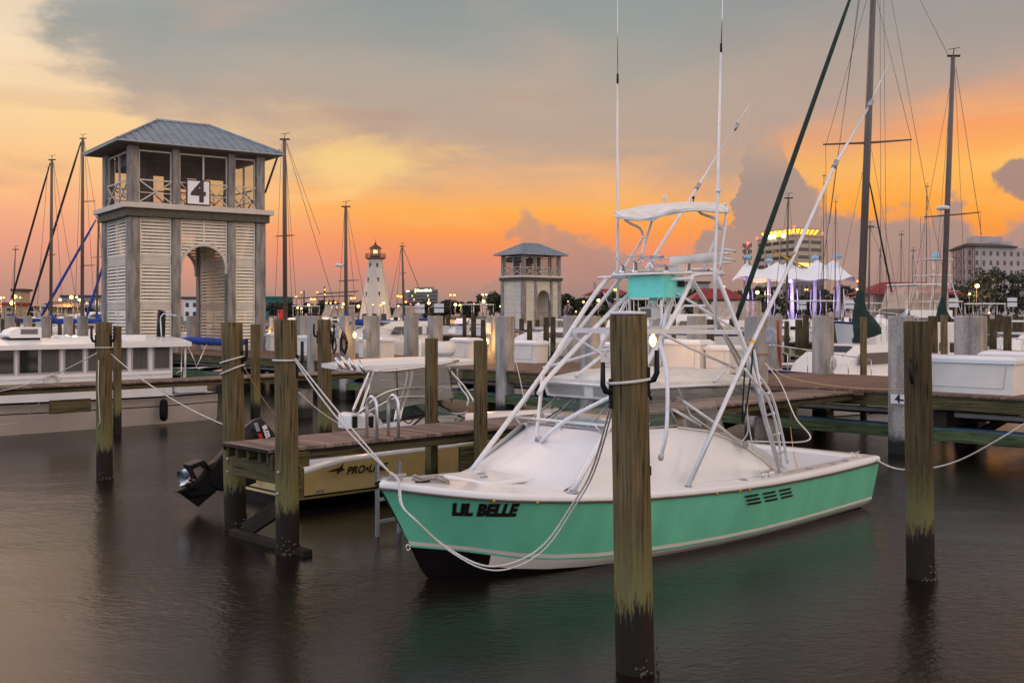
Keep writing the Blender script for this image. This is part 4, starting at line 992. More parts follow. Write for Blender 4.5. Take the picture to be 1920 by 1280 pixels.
# padded back rest and the guard rail loops
m = MB(); rows = []
for i in range(9):
    px = 1257+(1346-1257)*i/8; t = -.2-.45*i/8
    a = Q(px, 482-1.2*i, t); b = Q(px, 497-.9*i+ (0 if i else 0), t); d = (B(1,0,0)-B(0,0,0))*.05
    rows.append([a-d*.3, a+d*.6+Vector((0,0,.01)), b+d*.6, b-d*.3])
m.grid(rows, close=True); m.poly(rows[0]); m.poly(rows[-1][::-1]); m.build('back_rest', 'canvas_white', BOAT)
for y0 in (469, 486):
    tb('guard_rail', curve_pts([Q(1336,y0-4,-.3), Q(1352,y0-2,-.62), Q(1374,y0+1,-.7), Q(1378,y0+3,-.5), Q(1370,y0+5,.0), Q(1346,y0+8,.3)], 26), R3)
tubeq('guard_rail', [(1184,479,.5),(1204,481,.4),(1240,484,.2),(1258,485,.0)], R3)
tubeq('guard_rail', [(1222,496,.1),(1240,498,.1),(1262,499,-.1)], R3)
# sun top frame
tubeq('top_frame', [(1166,508,.58),(1186,478,.55),(1202,452,.52),(1205,440,.52),(1200,428,.52),(1186,421,.5),(1174,414,.5),(1169,407,.5)], R3)
tubeq('top_frame', [(1202,481,.35),(1213,444,.32),(1224,409,.30),(1232,399,.28),(1250,393,.2)], R3)
tubeq('top_frame', [(1205,445,.5),(1213,445,.32)], R3)
tubeq('top_frame', [(1319,505,-.5),(1330,476,-.52),(1340,449,-.55),(1348,430,-.56),(1345,414,-.56),(1333,407,-.55),(1315,401,-.52),(1306,391,-.5)], R3)
tubeq('top_frame', [(1349,507,-.7),(1355,460,-.72),(1361,410,-.72),(1363,388,-.72),(1358,382,-.7)], R3)
tubeq('top_frame', [(1345,428,-.6),(1357,428,-.72)], R3)
tubeq('top_frame', [(1338,466,-.5),(1376-22,467,-.7)], R3)
# canopy
fx = [(1154,401,.62),(1164,395,.56),(1182,390,.5),(1205,384,.45),(1250,381,.4),(1300,381,.3),(1345,382,.2),(1360,386,.1)]
bx = [(1156,402,.3),(1168,406,.15),(1196,408,-.02),(1226,410,-.1),(1240,400,-.3),(1262,393,-.45),(1300,390,-.6),(1330,392,-.7),(1362,394,-.75)]
m = MB(); rows = []
for i in range(9):
    k = i/8*(len(fx)-1); a = int(min(k, len(fx)-2)); f = k-a; A = Q(*fx[a]).lerp(Q(*fx[a+1]), f)
    k = i/8*(len(bx)-1); a = int(min(k, len(bx)-2)); f = k-a; C = Q(*bx[a]).lerp(Q(*bx[a+1]), f)
    rows.append([A.lerp(C, j/6)+Vector((0,0,.05*sin(pi*j/6))) for j in range(7)])
m.grid(rows); m.grid([[p-Vector((0,0,.035)) for p in r] for r in rows]); 
ed = [rows[i][0] for i in range(9)]+rows[8][1:]+[rows[i][6] for i in range(7,-1,-1)]+rows[0][-2:0:-1]
m.grid([ed, [p-Vector((0,0,.035)) for p in ed]], close=True); m.build('sun_canopy', 'canvas_white', BOAT)
tb('canopy_hoop', curve_pts([ed[i]-Vector((0,0,.03)) for i in range(0, len(ed), 2)]+[ed[0]-Vector((0,0,.03))], 60), .016)
tb('light_stalk', [Q(1248,383,.2), Q(1248,374,.2)], .012)
m = MB(); c = Q(1247,371,.2); m.lathe([(.012,-.06),(.02,-.03),(.035,.0),(.035,.03),(.02,.04)], c, 12); m.build('anchor_light', 'cream_gelcoat', BOAT)
m = MB(); c = Q(1300,380,.0); m.lathe([(.008,0),(.008,.05),(.02,.06),(.02,.09)], c, 8); m.build('small_light', 'black_plastic', BOAT)
# aerials and outriggers
def pole(name, lst, rs, mt='painted_tube'):
    pts = [Q(*x) for x in lst]; m = MB(); m.tube(pts, rs, 10); o = m.build(name, mt, BOAT); return o
a1 = pole('aerial', [(1158,640,.75),(1158,508,.75),(1158,352,.75),(1158,145,.75)], [.022,.022,.018,.013]); 
pole('aerial_tip', [(1158,145,.75),(1158,-60,.75)], [.006,.003], 'steel')
a2 = pole('aerial', [(1342,622,-.9),(1340,505,-.88),(1346,355,-.88),(1352,95,-.88)], [.024,.024,.020,.015]); pole('aerial_tip', [(1352,95,-.88),(1357,-60,-.88)], [.008,.003], 'steel')
for p, t in ((( 1158,145),.75),((1352,88),-.88)):
    pole('ferrule', [(p[0],p[1]-6,t),(p[0],p[1]+12,t)], [.016,.016], 'black_plastic')
m = MB(); m.lathe([(.02,-.03),(.045,0),(.02,.03)], Q(1346,358,-.88), 10); m.build('insulator', 'painted_tube', BOAT)
pole('outrigger', [(1290,912,-1.33),(1350,776,-1.33),(1412,640,-1.33),(1470,520,-1.38),(1566,308,-1.5),(1632,195,-1.6)], [.032,.032,.030,.026,.022,.016])
pole('outrigger_tip', [(1632,195,-1.6),(1666,118,-1.65)], [.011,.004])
for p in ((1566,308,-1.5),(1632,195,-1.6)): pole('outrigger_joint', [(p[0]-3,p[1]+6,p[2]),(p[0]+3,p[1]-6,p[2])], [.036,.036], 'zinc')
pole('outrigger', [(1120,662,1.0),(1180,556,1.0),(1230,475,1.0),(1308,350,1.05),(1380,235,1.1)], [.030,.030,.026,.022,.016])
pole('outrigger_tip', [(1380,235,1.1),(1416,180,1.1)], [.011,.004])
for p in ((1308,350,1.05),(1380,238,1.1)): pole('outrigger_joint', [(p[0]-3,p[1]+5,p[2]),(p[0]+3,p[1]-5,p[2])], [.034,.034], 'zinc')
pole('outrigger_spreader', [(1450,470,-1.1),(1480,487,-1.35),(1514,503,-1.6)], [.014,.016,.010], 'gold'); pole('outrigger_spreader', [(1480,487,-1.35),(1491,471,-1.5)], [.012,.010], 'gold')
pole('outrigger_clamp', [(1406,650,-1.30),(1412,637,-1.33)], [.045,.045], 'gold')
for a, b in (((1308,350,1.05),(1284,505,.7)),((1416,180,1.1),(1300,505,.6)),((1566,308,-1.5),(1480,487,-1.35))):
    pole('outrigger_line', [a, b], [.0035,.0035], 'rope_white')
pole('aft_strut', [(1414,655,-1.3),(1426,730,-1.32),(1440,800,-1.36),(1462,872,-1.3)], [.016,.016,.015,.015])
# porthole dark fitting on the side
m = MB(); c = Q(1218,882,-1.2); m.box(lambda a,b,cc: c+Vector((a,b,cc)), -.03, .02, -.03, .03, -.06, .06); m.build('side_port', 'black_plastic', BOAT, bevel=.012)
# green hose and yellow strap hanging by the aft legs
tubeq('green_line', [(1412,650,-1.1),(1408,700,-1.1),(1400,760,-1.1),(1392,790,-1.0),(1396,700,-1.05),(1402,655,-1.1)], .012, 'canvas_green')
tubeq('loose_line', [(1392,722,-.95),(1396,770,-.95),(1403,800,-.98),(1396,822,-1.0),(1380,830,-1.05),(1370,829,-1.05)], .010, 'rope_white')
tubeq('loose_line', [(1406,730,-1.0),(1401,770,-1.0),(1410,830,-1.1),(1419,858,-1.2)], .010, 'rope_white')

m = MB(); m.lathe([(pA[3]*.97,0),(pA[3]*.97,.022),(.02,.03)], pA[2]+Vector((0,0,.012)), 24); m.build('pile_cap', 'far_white', pA[0])
# ---------------------------------------------------------------- ropes (things of their own)
def rope(name, pts, r, label, mt='rope_white', n=7, group=None):
    m = MB(); m.tube(pts, r, n); return m.build(name, mt, None, label=label, cat='rope', group=group)
bowp = B(.12,-.05,dz(.1)+.09)
zD = pD[2]; YD = pD[4]-pD[3]
pk = P(554, 672, YD)
rope('mooring_line', sag(pk, bowp, .02, 12), .010, 'mooring line from the right dock end pile down to the teal boat bow')
rope('mooring_line', sag(pk+Vector((0,0,-.03)), bowp+Vector((.03,0,-.02)), .10, 12), .010, 'second slacker line from the dock end pile to the teal boat bow')
end = Q(1152,740,-1.2)
lp = [bowp, B(.10,-.22,dz(.1)+.02), P(752,945,11.35), P(780,975,11.2), P(830,1020,11.5), P(900,1058,11.4), P(960,1055,11.5), P(1020,1020,11.6), P(1070,950,11.5), P(1110,880,11.0), P(1152,735,9.1)]
rope('slack_line', curve_pts(lp, 60), .011, 'slack rope looping below the teal bow and up to the foreground pile')
rope('slack_line', curve_pts([p+Vector((.02,-.05,-.035+.05*abs(i-6)/6)) for i, p in enumerate(lp)], 60), .009, 'second strand of the slack rope below the teal bow')
def loop_round(pile, z, th, label, mt='rope_white', tilt=0, frac=1.0, a0=0):
    o, b, t, r, Y = pile; c = (b-Vector((0,0,1.6))).lerp(t, (z+1.6)/(t.z+1.6)); q = r*1.03+th
    m = MB(); m.tube([c+Vector((cos(a)*q, sin(a)*q, tilt*cos(a))) for a in [a0+frac*2*pi*i/32 for i in range(33)]], th, 7)
    return m.build('rope_loop', mt, None, label=label, cat='rope')
loop_round(pA, 2.45, .013, 'white rope loop round the foreground pile between its black hooks', tilt=.02)
loop_round(pC, 2.38, .012, 'upper white rope turn round the left pile of the dock end pair', tilt=.05); loop_round(pC, 2.24, .012, 'lower white rope turn round the left pile of the dock end pair', tilt=.07)
loop_round(pD, 2.44, .013, 'white rope turn round the right pile of the dock end pair')
loop_round(pE, 2.42, .010, 'white rope turn round the pile in front of the trawler')
yE = pE[4]-pE[3]
rope('mooring_line', sag(P(181,662,yE), P(-40,738,24), .15), .010, 'rope running left from the trawler front pile out of the photo')
rope('mooring_line', sag(P(209,664,yE), P(430,800,15.0), .12), .009, 'rope running from the trawler front pile to the left pile of the pair')
rope('mooring_line', sag(P(209,664,yE), P(330,745,28), .10), .009, 'rope from the trawler front pile to the trawler stern')
rope('hanging_line', [P(185,675,yE), P(184,730,yE), P(188,790,yE), P(183,800,yE)], .008, 'rope tail hanging down the left side of the trawler front pile')
rope('mooring_line', curve_pts([P(459,690,14.6), P(470,710,15), P(495,750,15.8), P(520,785,16.5)], 20), .008, 'brownish rope from the left dock end pile to the outboard boat', 'rope_orange')
Yt = DU(1418, 22.0); pt = P(1434, 680, Yt); m_ = 0
rope('stern_line', curve_pts([pt, P(1462,715,22), P(1490,780,19.5), P(1516,825,18), B(8.35,1.0,dz(8.4)+.05)], 40), .012, 'white stern line drooping from the tan pile to the teal boat transom')
rope('stern_line', curve_pts([B(8.5,-1.2,dz(8.4)-.02), P(1680,878,16), P(1740,878,15.2), P(1800,862,14.8), P(1870,825,14), P(1960,770,13.5)], 40), .012, 'white line sagging right from the teal boat stern past the dark pile')
rope('deck_line', curve_pts([pt, P(1448,690,24.5), P(1480,708,23.8), P(1560,723,23.3), P(1640,729,22.9), P(1700,729,22.6)], 40), .012, 'orange lit rope lying along the pier edge between the tan pile and the plated pile', 'rope_orange')
loop = MB()
for k in range(2):
    z = 2.05+k*.03; v = PILE[1418][2]; u = PILE[1418][1]; e = .235
    loop.tube([D(u-e,v-e,z), D(u+e,v-e,z+.01), D(u+e,v+e,z), D(u-e,v+e,z+.02), D(u-e,v-e,z)], .009, 6)
loop.build('rope_wrap', 'rope_orange', None, label='rope wrapped several times round the tan faced concrete pile', cat='rope')
coil('rope_coil', PZ(790,897,1.16), .085, 8, (.15,.1,1), .009, 'rope_worn', 'left one of the two small rope coils on the teal boat foredeck', squash=1.25)
coil('rope_coil', PZ(824,901,1.14), .085, 8, (.2,0,1), .009, 'rope_worn', 'right one of the two small rope coils on the teal boat foredeck', squash=1.25)
rope('hanging_line', [P(963,660,30), P(975,710,27), P(985,760,25.2)], .010, 'thin rope hanging from the tan lit pile towards the water')
rope('hanging_line', [P(1482,800,20.5), P(1488,850,17.2), P(1496,882,16.2)], .007, 'thin dark red line dropping from the lower pier beam to the cockpit', 'rope_orange')
# ---------------------------------------------------------------- louvred harbour tower
mat('louvre_cream', (.74,.68,.56), .6, var=.08, scale=3)
mat('trim_cream', (.56,.51,.43), .55, var=.08, scale=3)
mat('metal_roof', (.26,.31,.35), .42, metal=.35, var=.15, scale=2)
mat('insect_screen', (.06,.05,.045), .8, alpha=.22, var=0)
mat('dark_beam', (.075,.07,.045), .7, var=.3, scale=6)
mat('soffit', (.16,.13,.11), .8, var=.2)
def harbour_tower(T, label, sign=True):
    L, W, ZB = 6.4, 4.4, 1.35
    r = E('harbour_tower', T(0,0,ZB), label, 'tower', 'louvred towers with hipped metal roofs')
    pa = [0, .55, 1.92, 2.34, 4.50, 4.92, 5.92, 6.4]      # post | panel | post | arch bay | post | panel | post
    posts = [(0,.5), (1.95,2.33), (4.55,4.93), (5.92,6.4)]
    for i, (a0, a1) in enumerate(posts):
        for b0, b1 in ((0,.5), (W-.5,W)):
            m = MB(); m.box(T, a0, a1, b0, b1, ZB-.3, 7.38); m.box(T, a0+.03, a1-.03, b0+.03, b1-.03, 8.02, 10.56); m.build('post', 'tower_concrete', r, bevel=.03)
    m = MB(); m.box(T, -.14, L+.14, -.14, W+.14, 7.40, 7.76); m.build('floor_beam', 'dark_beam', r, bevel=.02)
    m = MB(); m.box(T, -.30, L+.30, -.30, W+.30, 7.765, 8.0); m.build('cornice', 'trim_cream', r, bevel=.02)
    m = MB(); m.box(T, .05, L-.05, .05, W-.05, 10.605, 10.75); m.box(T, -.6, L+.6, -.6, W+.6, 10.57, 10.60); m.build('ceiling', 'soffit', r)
    m = MB(); m.box(T, -.6, L+.6, -.6, W+.6, 1.12, 1.34); m.build('platform', 'deck_pier', r, bevel=.02)
    # louvre panels; P(a,b) maps along wall / out of wall
    def louvre(fn, x0, x1, z0, z1, mull=0, cut=None, name='louvre_panel', fw=.05):
        m = MB()
        for a, b in ((x0, x0+fw), (x1-fw, x1)): m.box(lambda x,o,z: fn(x,o,z), a, b, .10, .19, z0, z1)
        for a, b in ((z0, z0+fw), (z1-fw, z1))[1 if cut else 0:]: m.box(lambda x,o,z: fn(x,o,z), x0+fw, x1-fw, .10, .19, a, b)
        segs = [(x0+fw, x1-fw)]
        if mull: c = (x0+x1)/2; m.box(lambda x,o,z: fn(x,o,z), c-.03, c+.03, .10, .19, (cut[1]+cut[2] if cut else z0+fw), z1-fw); segs = [(x0+fw, c-.03), (c+.03, x1-fw)]
        n = max(4, int((z1-z0-2*fw)/.145)); st = (z1-z0-2*fw)/n
        for i in range(n):
            z = z0+fw+st*(i+.5)
            for a, b in segs:
                pieces = [(a, b)]
                if cut:
                    cx, cz, cr = cut
                    if z < cz: hw = cr
                    elif z < cz+cr: hw = sqrt(max(0, cr*cr-(z-cz)**2))
                    else: hw = 0
                    if hw > 0: pieces = [(a, min(b, cx-hw)), (max(a, cx+hw), b)]
                for p, q in pieces:
                    if q-p < .02: continue
                    vs = [fn(x, o, zz) for x in (p, q) for o, zz in ((.175, z-.062), (.195, z-.048), (.100, z+.040), (.118, z+.054))]
                    m.add([vs[0],vs[1],vs[3],vs[2],vs[4],vs[5],vs[7],vs[6]], [(0,1,2,3),(7,6,5,4),(0,4,5,1),(1,5,6,2),(2,6,7,3),(3,7,4,0)])
        return m.build(name, 'louvre_cream', r)
    front = lambda x,o,z: T(x, .31-o, z); back = lambda x,o,z: T(x, W-.31+o, z)
    left = lambda x,o,z: T(.31-o, x, z); right = lambda x,o,z: T(L-.31+o, x, z)
    tiers = ((5.65,7.38),(3.55,5.33),(1.55,3.33))
    for fn in (front, back):
        for x0, x1 in ((.53,1.93),(4.95,5.90)):
            for z0, z1 in tiers: louvre(fn, x0, x1, z0, z1)
            for z0, z1 in ((5.34,5.64),(3.34,3.54),(1.36,1.54)):
                m = MB(); m.box(fn, x0, x1, .08, .18, z0, z1); m.build('rail_board', 'trim_cream', r, bevel=.008)
        cx, cz, cr = 3.44, 5.20, 1.0
        louvre(fn, 2.35, 4.53, 5.22, 7.38, mull=1, cut=(cx, cz, cr+.06), name='arch_louvre')
        m = MB(); n = 20
        pin = [(cx+cr*cos(pi*i/n), cz+cr*sin(pi*i/n)) for i in range(n+1)]; pout = [(cx+(cr+.13)*cos(pi*i/n)*.99, cz+(cr+.13)*sin(pi*i/n)) for i in range(n+1)]
        for o0, o1 in ((.06,.22),):
            m.grid([[fn(x,o0,z) for x,z in pin], [fn(x,o1,z) for x,z in pin], [fn(x,o1,z) for x,z in pout], [fn(x,o0,z) for x,z in pout], [fn(x,o0,z) for x,z in pin]], sm=False)
        for x in (cx-cr-.12, cx+cr): m.box(fn, x, x+.12, .06, .2, 4.95, cz)
        m.build('arch_trim', 'trim_cream', r)
    for fn in (left, right):
        for z0, z1 in tiers: louvre(fn, .52, W-.52, z0, z1, mull=1)
        for z0, z1 in ((5.34,5.64),(3.34,3.54),(1.36,1.54)):
            m = MB(); m.box(fn, .52, W-.52, .08, .18, z0, z1); m.build('rail_board', 'trim_cream', r, bevel=.008)
    # inner walls of the passage
    for x, s in ((2.14, 1), (4.74, -1)):
        fn = lambda y,o,z, x=x, s=s: T(x+s*(.05+o)-s*.1, y, z)
        for z0, z1 in tiers: louvre(fn, .52, W-.52, z0, z1, mull=1)
        for z0, z1 in ((5.34,5.64),(3.34,3.54),(1.36,1.54)):
            m = MB(); m.box(fn, .52, W-.52, .08, .18, z0, z1); m.build('rail_board', 'trim_cream', r)
    # upper gallery
    def brace_bay(fn, x0, x1, nx=1):
        m = MB(); zt = 9.03
        m.box(fn, x0, x1, .14, .19, zt, zt+.06); m.box(fn, x0, x1, .14, .19, 8.02, 8.07)
        if nx == 1: m.beam(fn((x0+x1)/2,.16,8.07), fn((x0+x1)/2,.16,zt), .035, .035)
        for i in range(nx):
            a = x0+(x1-x0)*i/nx; b = x0+(x1-x0)*(i+1)/nx
            m.beam(fn(a,.15,8.07), fn(b,.15,zt), .06, .05); m.beam(fn(a,.185,zt), fn(b,.185,8.07), .06, .05)
            m.beam(fn(a,.165,8.5), fn(b,.165,8.5), .035, .035)
        m.build('railing', 'trim_cream', r)
    def screen(fn, x0, x1, mull=0):
        m = MB(); fw = .05
        for a, b in ((x0, x0+fw), (x1-fw, x1)): m.box(fn, a, b, .04, .12, 8.05, 10.40)
        m.box(fn, x0+fw, x1-fw, .04, .12, 10.33, 10.40)
        if mull: c = (x0+x1)/2; m.box(fn, c-.035, c+.035, .04, .12, 8.05, 10.33)
        f = m.build('screen_frame', 'trim_cream', r)
        m = MB(); m.poly([fn(x0+fw,.08,8.05), fn(x1-fw,.08,8.05), fn(x1-fw,.08,10.33), fn(x0+fw,.08,10.33)]); m.build('screen', 'insect_screen', f)
    for fn in (front, back):
        for x0, x1, k in ((.50,1.96,0),(2.32,4.56,1),(4.92,5.93,0)): brace_bay(fn, x0, x1, 2 if k else 1); screen(fn, x0, x1, k)
    for fn in (left, right): brace_bay(fn, .5, W-.5, 2); screen(fn, .5, W-.5, 1)
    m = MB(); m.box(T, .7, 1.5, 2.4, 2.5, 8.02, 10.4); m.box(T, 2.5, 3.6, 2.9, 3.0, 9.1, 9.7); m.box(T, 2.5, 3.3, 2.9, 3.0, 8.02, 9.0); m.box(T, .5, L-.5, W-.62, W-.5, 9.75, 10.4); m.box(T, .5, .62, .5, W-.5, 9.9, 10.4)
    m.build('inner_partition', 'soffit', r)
    # hipped standing seam roof
    o = .66; ze, zr = 10.66, 12.14; ra, rb, rc = 1.95, L-1.95, W/2
    ea = [T(-o,-o,ze), T(L+o,-o,ze), T(L+o,W+o,ze), T(-o,W+o,ze)]; R0, R1_ = T(ra,rc,zr), T(rb,rc,zr)
    m = MB(); m.add(ea+[R0,R1_], [(0,1,5,4),(1,2,5),(2,3,4,5),(3,0,4)]); dn = Vector((0,0,-.06)); m.grid([ea+[ea[0]], [p+dn for p in ea+[ea[0]]]], sm=False); m.poly([p+dn for p in ea][::-1])
    def seam(p, q): m.beam(p+Vector((0,0,.03)), q+Vector((0,0,.03)), .035, .07)
    n = 19
    for (A, Bq, C, Dq) in ((ea[0],ea[1],R0,R1_),(ea[3],ea[2],R0,R1_)):
        for i in range(1, n):
            k = i/n; p = A.lerp(Bq, k); x = -o+(L+2*o)*k
            if x < ra: f = (x+o)/(ra+o)
            elif x > rb: f = (L+o-x)/(L+o-rb)
            else: f = 1
            ridge = T(x, rc, zr); seam(p, p.lerp(ridge, f))
    for (A, Bq, Rr) in ((ea[3],ea[0],R0),(ea[1],ea[2],R1_)):
        for i in range(1, 12):
            k = i/12; p = A.lerp(Bq, k); f = 1-abs(2*k-1); mid = (A+Bq)/2; tgt = Rr+(p-mid); seam(p, p.lerp(tgt, f))
    for p, q in ((ea[0],R0),(ea[3],R0),(ea[1],R1_),(ea[2],R1_),(R0,R1_)): m.beam(p+Vector((0,0,.04)), q+Vector((0,0,.04)), .12, .08)
    m.build('roof', 'metal_roof', r)
    if sign:
        m = MB(); c = T(3.1, -.05, 8.62); rt = T(1,0,0)-T(0,0,0); out = T(0,-1,0)-T(0,0,0)
        m.box(lambda a,b,cc: c+rt*a+out*b+Vector((0,0,cc)), -.56, .56, 0, .05, -.58, .58); sg = m.build('sign_board', 'lettering_black', r)
        m = MB(); m.box(lambda a,b,cc: c+rt*a+out*b+Vector((0,0,cc)), -.50, .50, .051, .06, -.52, .52); m.build('sign_face', 'lettering_white', sg)
        m = MB(); text_on(m, '4', c+out*.062, rt, (0,0,1), 1.35, offset=.04, depth=.004); m.build('number', 'lettering_black', sg)
    return r
Yt = 47.0
TW = Frame((241-960)/F*Yt, Yt, 35.8)
tower = harbour_tower(TW, 'large louvred tower with a number 4 board, hipped metal roof and an arched passage')
Y2 = 131.6
TW2 = Frame((981-960)/F*Y2, Y2, 40.0)
tower2 = harbour_tower(TW2, 'smaller looking louvred tower far behind the pier, without a number board', sign=False)
# ---------------------------------------------------------------- beige trawler
TR = E('trawler', D(10,-29.5,0), 'beige and white cabin trawler with a row of curtained windows and a rooftop air conditioner', 'motor boat')
def dpx(px, v, z=0):
    Y = DV(px, v); x = (px-960)/F*Y; return x*CU+Y*SU
mat('trawler_beige', (.74,.65,.56), .35, coat=.3, var=.08, scale=1.5); mat('trawler_white', (.74,.73,.73), .35, coat=.2, var=.05, scale=2)
mat('curtain', (.09,.085,.08), .9, var=.25, scale=3, stretch=(14,14,.3))
TS = [(1.2,.05,1.35),(2,.7,1.2),(3.2,1.3,1.05),(5,1.72,.92),(8,1.85,.84),(11,1.82,.80),(13.5,1.7,.78),(15.35,1.55,.80)]
def thull(i, q, sd):
    u, b, zs = TS[i]; lv = [(1,0),(1.0,.04),(.995,.05),(.985,.27),(.985,.30),(.96,.72),(.80,1.15)]
    f, d = lv[q]; z = zs-d if q < 6 else -.35
    c = -29.72; return D(u+ (0 if u > 3 else (d*.5)), c+sd*b*f, z)
m = MB()
mm = [2,2,0,2,1,3]
for sd in (-1, 1): m.grid([[thull(i, q, sd) for q in range(7)] for i in range(len(TS))], mfn=lambda i, j: [2,0,1,2,1,1][j] if False else (2,2,0,2,1,1)[j])
m.grid([[thull(7, q, -1), thull(7, q, 1)] for q in range(7)], sm=False, mfn=lambda i, j: (2,2,0,2,1,1)[i])
m.build('hull', ['trawler_beige', 'trawler_beige', 'black_plastic'], TR)
m = MB(); m.grid([[D(u, -29.72+sd*b*.98, z-.01) for sd in (-1,-.5,0,.5,1)] for u, b, z in TS]); m.build('deck', 'trawler_white', TR)
m = MB(); m.box(D, 4.6, 14.15, -30.9, -28.55, .75, 2.22); m.build('cabin', 'trawler_white', TR, bevel=.03)
m = MB()
rows = [[D(u, v, 2.25+dzv) for v, dzv in ((-31.15,0),(-30.6,.10),(-29.7,.15),(-28.9,.10),(-28.3,0))] for u in (4.2, 9, 14.6)]
m.grid(rows); m.grid([[p-Vector((0,0,.12)) for p in (x[0] if False else x)] for x in rows])
e = [rows[0][i] for i in range(5)]+[rows[1][4],rows[2][4]]+rows[2][3::-1]+[rows[1][0],rows[0][0]]
m.grid([e, [p-Vector((0,0,.12)) for p in e]], sm=False); m.build('roof', 'white_gelcoat', TR)
wins = [(-22,25),(36,71),(77,110),(122,154),(165,198),(210,237),(249,276),(289,317)]
for i, (a, b) in enumerate(wins):
    u0, u1 = dpx(a, -28.545), dpx(b, -28.545); z0, z1 = 1.52, 2.13
    m = MB(); 
    for x0, x1, y0, y1 in ((u0-.04,u0,z0-.04,z1+.04),(u1,u1+.04,z0-.04,z1+.04),(u0,u1,z0-.04,z0),(u0,u1,z1,z1+.04)): m.box(D, x0, x1, -28.55, -28.53, y0, y1)
    f = m.build('window', 'zinc', TR)
    m = MB(); m.box(D, u0, u1, -28.548, -28.54, z0, z1); m.build('pane', 'curtain' if i > 1 else 'dark_glass', f)
u = dpx(60, -28.54); m = MB(); m.box(D, 4.7, 14.1, -28.548, -28.52, 1.36, 1.39); m.build('grab_strip', 'trawler_white', TR)
for a, b in ((205+0, 232), (262,300)):
    pass
# air conditioner, stove pipe and roof hatches
m = MB(); u0 = dpx(9,-29.3); u1 = dpx(75,-29.3)
rows = [[D(a, b, z) for a, b in ((u0+k0, -29.7), (u1-.02, -29.7), (u1-.02, -29.1), (u0+k0, -29.1))] for z, k0 in ((2.42,.08),(2.50,0),(2.62,.08),(2.70,.3))]
m.grid(rows, sm=False, close=True); m.poly(rows[-1]); ac = m.build('air_conditioner', 'white_gelcoat', TR, bevel=.03)
m = MB(); m.box(D, u0+.02, u1-.05, -29.65, -29.15, 2.35, 2.42); m.build('base_gasket', 'black_plastic', ac)
m = MB(); ug0 = dpx(39,-29.09); ug1 = dpx(71,-29.09)
for k in range(5): m.box(D, ug0, ug1, -29.098, -29.085, 2.52+k*.028, 2.535+k*.028)
m.build('grille', 'black_plastic', ac)
for a, b, z in ((108,128,2.47),(128,182,2.44),(230,268,2.46)):
    m = MB(); m.box(D, dpx(a,-29.3), dpx(b,-29.3), -29.6, -29.1, 2.33, z); m.build('roof_hatch', 'white_gelcoat', TR, bevel=.02)
Yp = DV(303,-29.6); p = P(302, 630, Yp); m = MB(); m.tube([P(301,640,Yp), P(303,586,Yp)], .12, 14); m.tube([P(303,586,Yp), P(304,583,Yp)], .13, 14); m.build('folded_tender_engine', 'black_plastic', TR)
m = MB(); m.tube(curve_pts([P(303,632,Yp-.2), P(301,600,Yp-.2), P(305,590,Yp-.2), P(312,588,Yp-.2), P(332,592,Yp-.2)], 16), .02, 8); m.build('roof_rail', 'steel', TR)
m = MB(); m.tube([D(14.5,-28.5,2.3), D(14.5,-28.5,1.1)], .03, 8); m.build('roof_post', 'painted_tube', TR)
# boom with blue cover, cockpit frames
m = MB(); a = P(338,636,31.5); b = P(463,641,33.5); pts = [a.lerp(b, i/8)+Vector((0,0,-.03*sin(pi*i/8))) for i in range(9)]
m.tube(pts, [.05,.09,.12,.13,.12,.13,.12,.11,.08], 10); m.build('covered_boom', 'canvas_blue', TR)
m = MB()
for lst in ([(352,648,31),(369,686,31)],[(388,646,31.6),(368,688,31)],[(345,690,31),(412,688,31.8)],[(340,650,30.8),(340,735,30.6)],[(344,735,30.6),(344,690,30.8)],[(330,700,30.6),(345,690,30.8)]): m.tube([P(*x) for x in lst], .016, 6)
m.build('cockpit_frame', 'steel', TR)
m = MB(); m.box(D, 14.2, 15.1, -31.0, -28.3, .8, 1.12); m.build('aft_seat', 'trawler_white', TR, bevel=.04)
Yf = DV(307,-27.8); p = P(307, 768, Yf); m = MB(); m.lathe([(.02,-.32),(.10,-.26),(.115,-.1),(.115,.12),(.10,.24),(.03,.30)], p, 14); m.build('fender', 'black_plastic', None, label='black cylindrical fender hanging on the beige trawler hull', cat='fender')
rope('fender_line', [p+Vector((0,0,.30)), p+Vector((.0,.02,.62))], .008, 'short line holding the black fender of the trawler')
for a, b in ((105,131),): m = MB(); m.box(D, dpx(a,-27.85), dpx(b,-27.85), -27.862, -27.845, .55, .62); m.build('hull_vent', 'white_gelcoat', TR)
u = dpx(98, -28.5); m = MB(); c = D(u, -28.5, 1.28); ring = [c+D(cos(a)*.17,0,sin(a)*.17)-D(0,0,0)*1 for a in [2*pi*i/20 for i in range(21)]]; m.tube(ring, .04, 8); m.build('wreath_ring', 'rope_white', TR)
rope('mooring_line', curve_pts([D(dpx(74,-27.8),-27.8,.80), P(55,775,26.4), P(30,792,25.8), P(-20,797,25)], 20), .010, 'slack line drooping from the trawler bow side to the left')

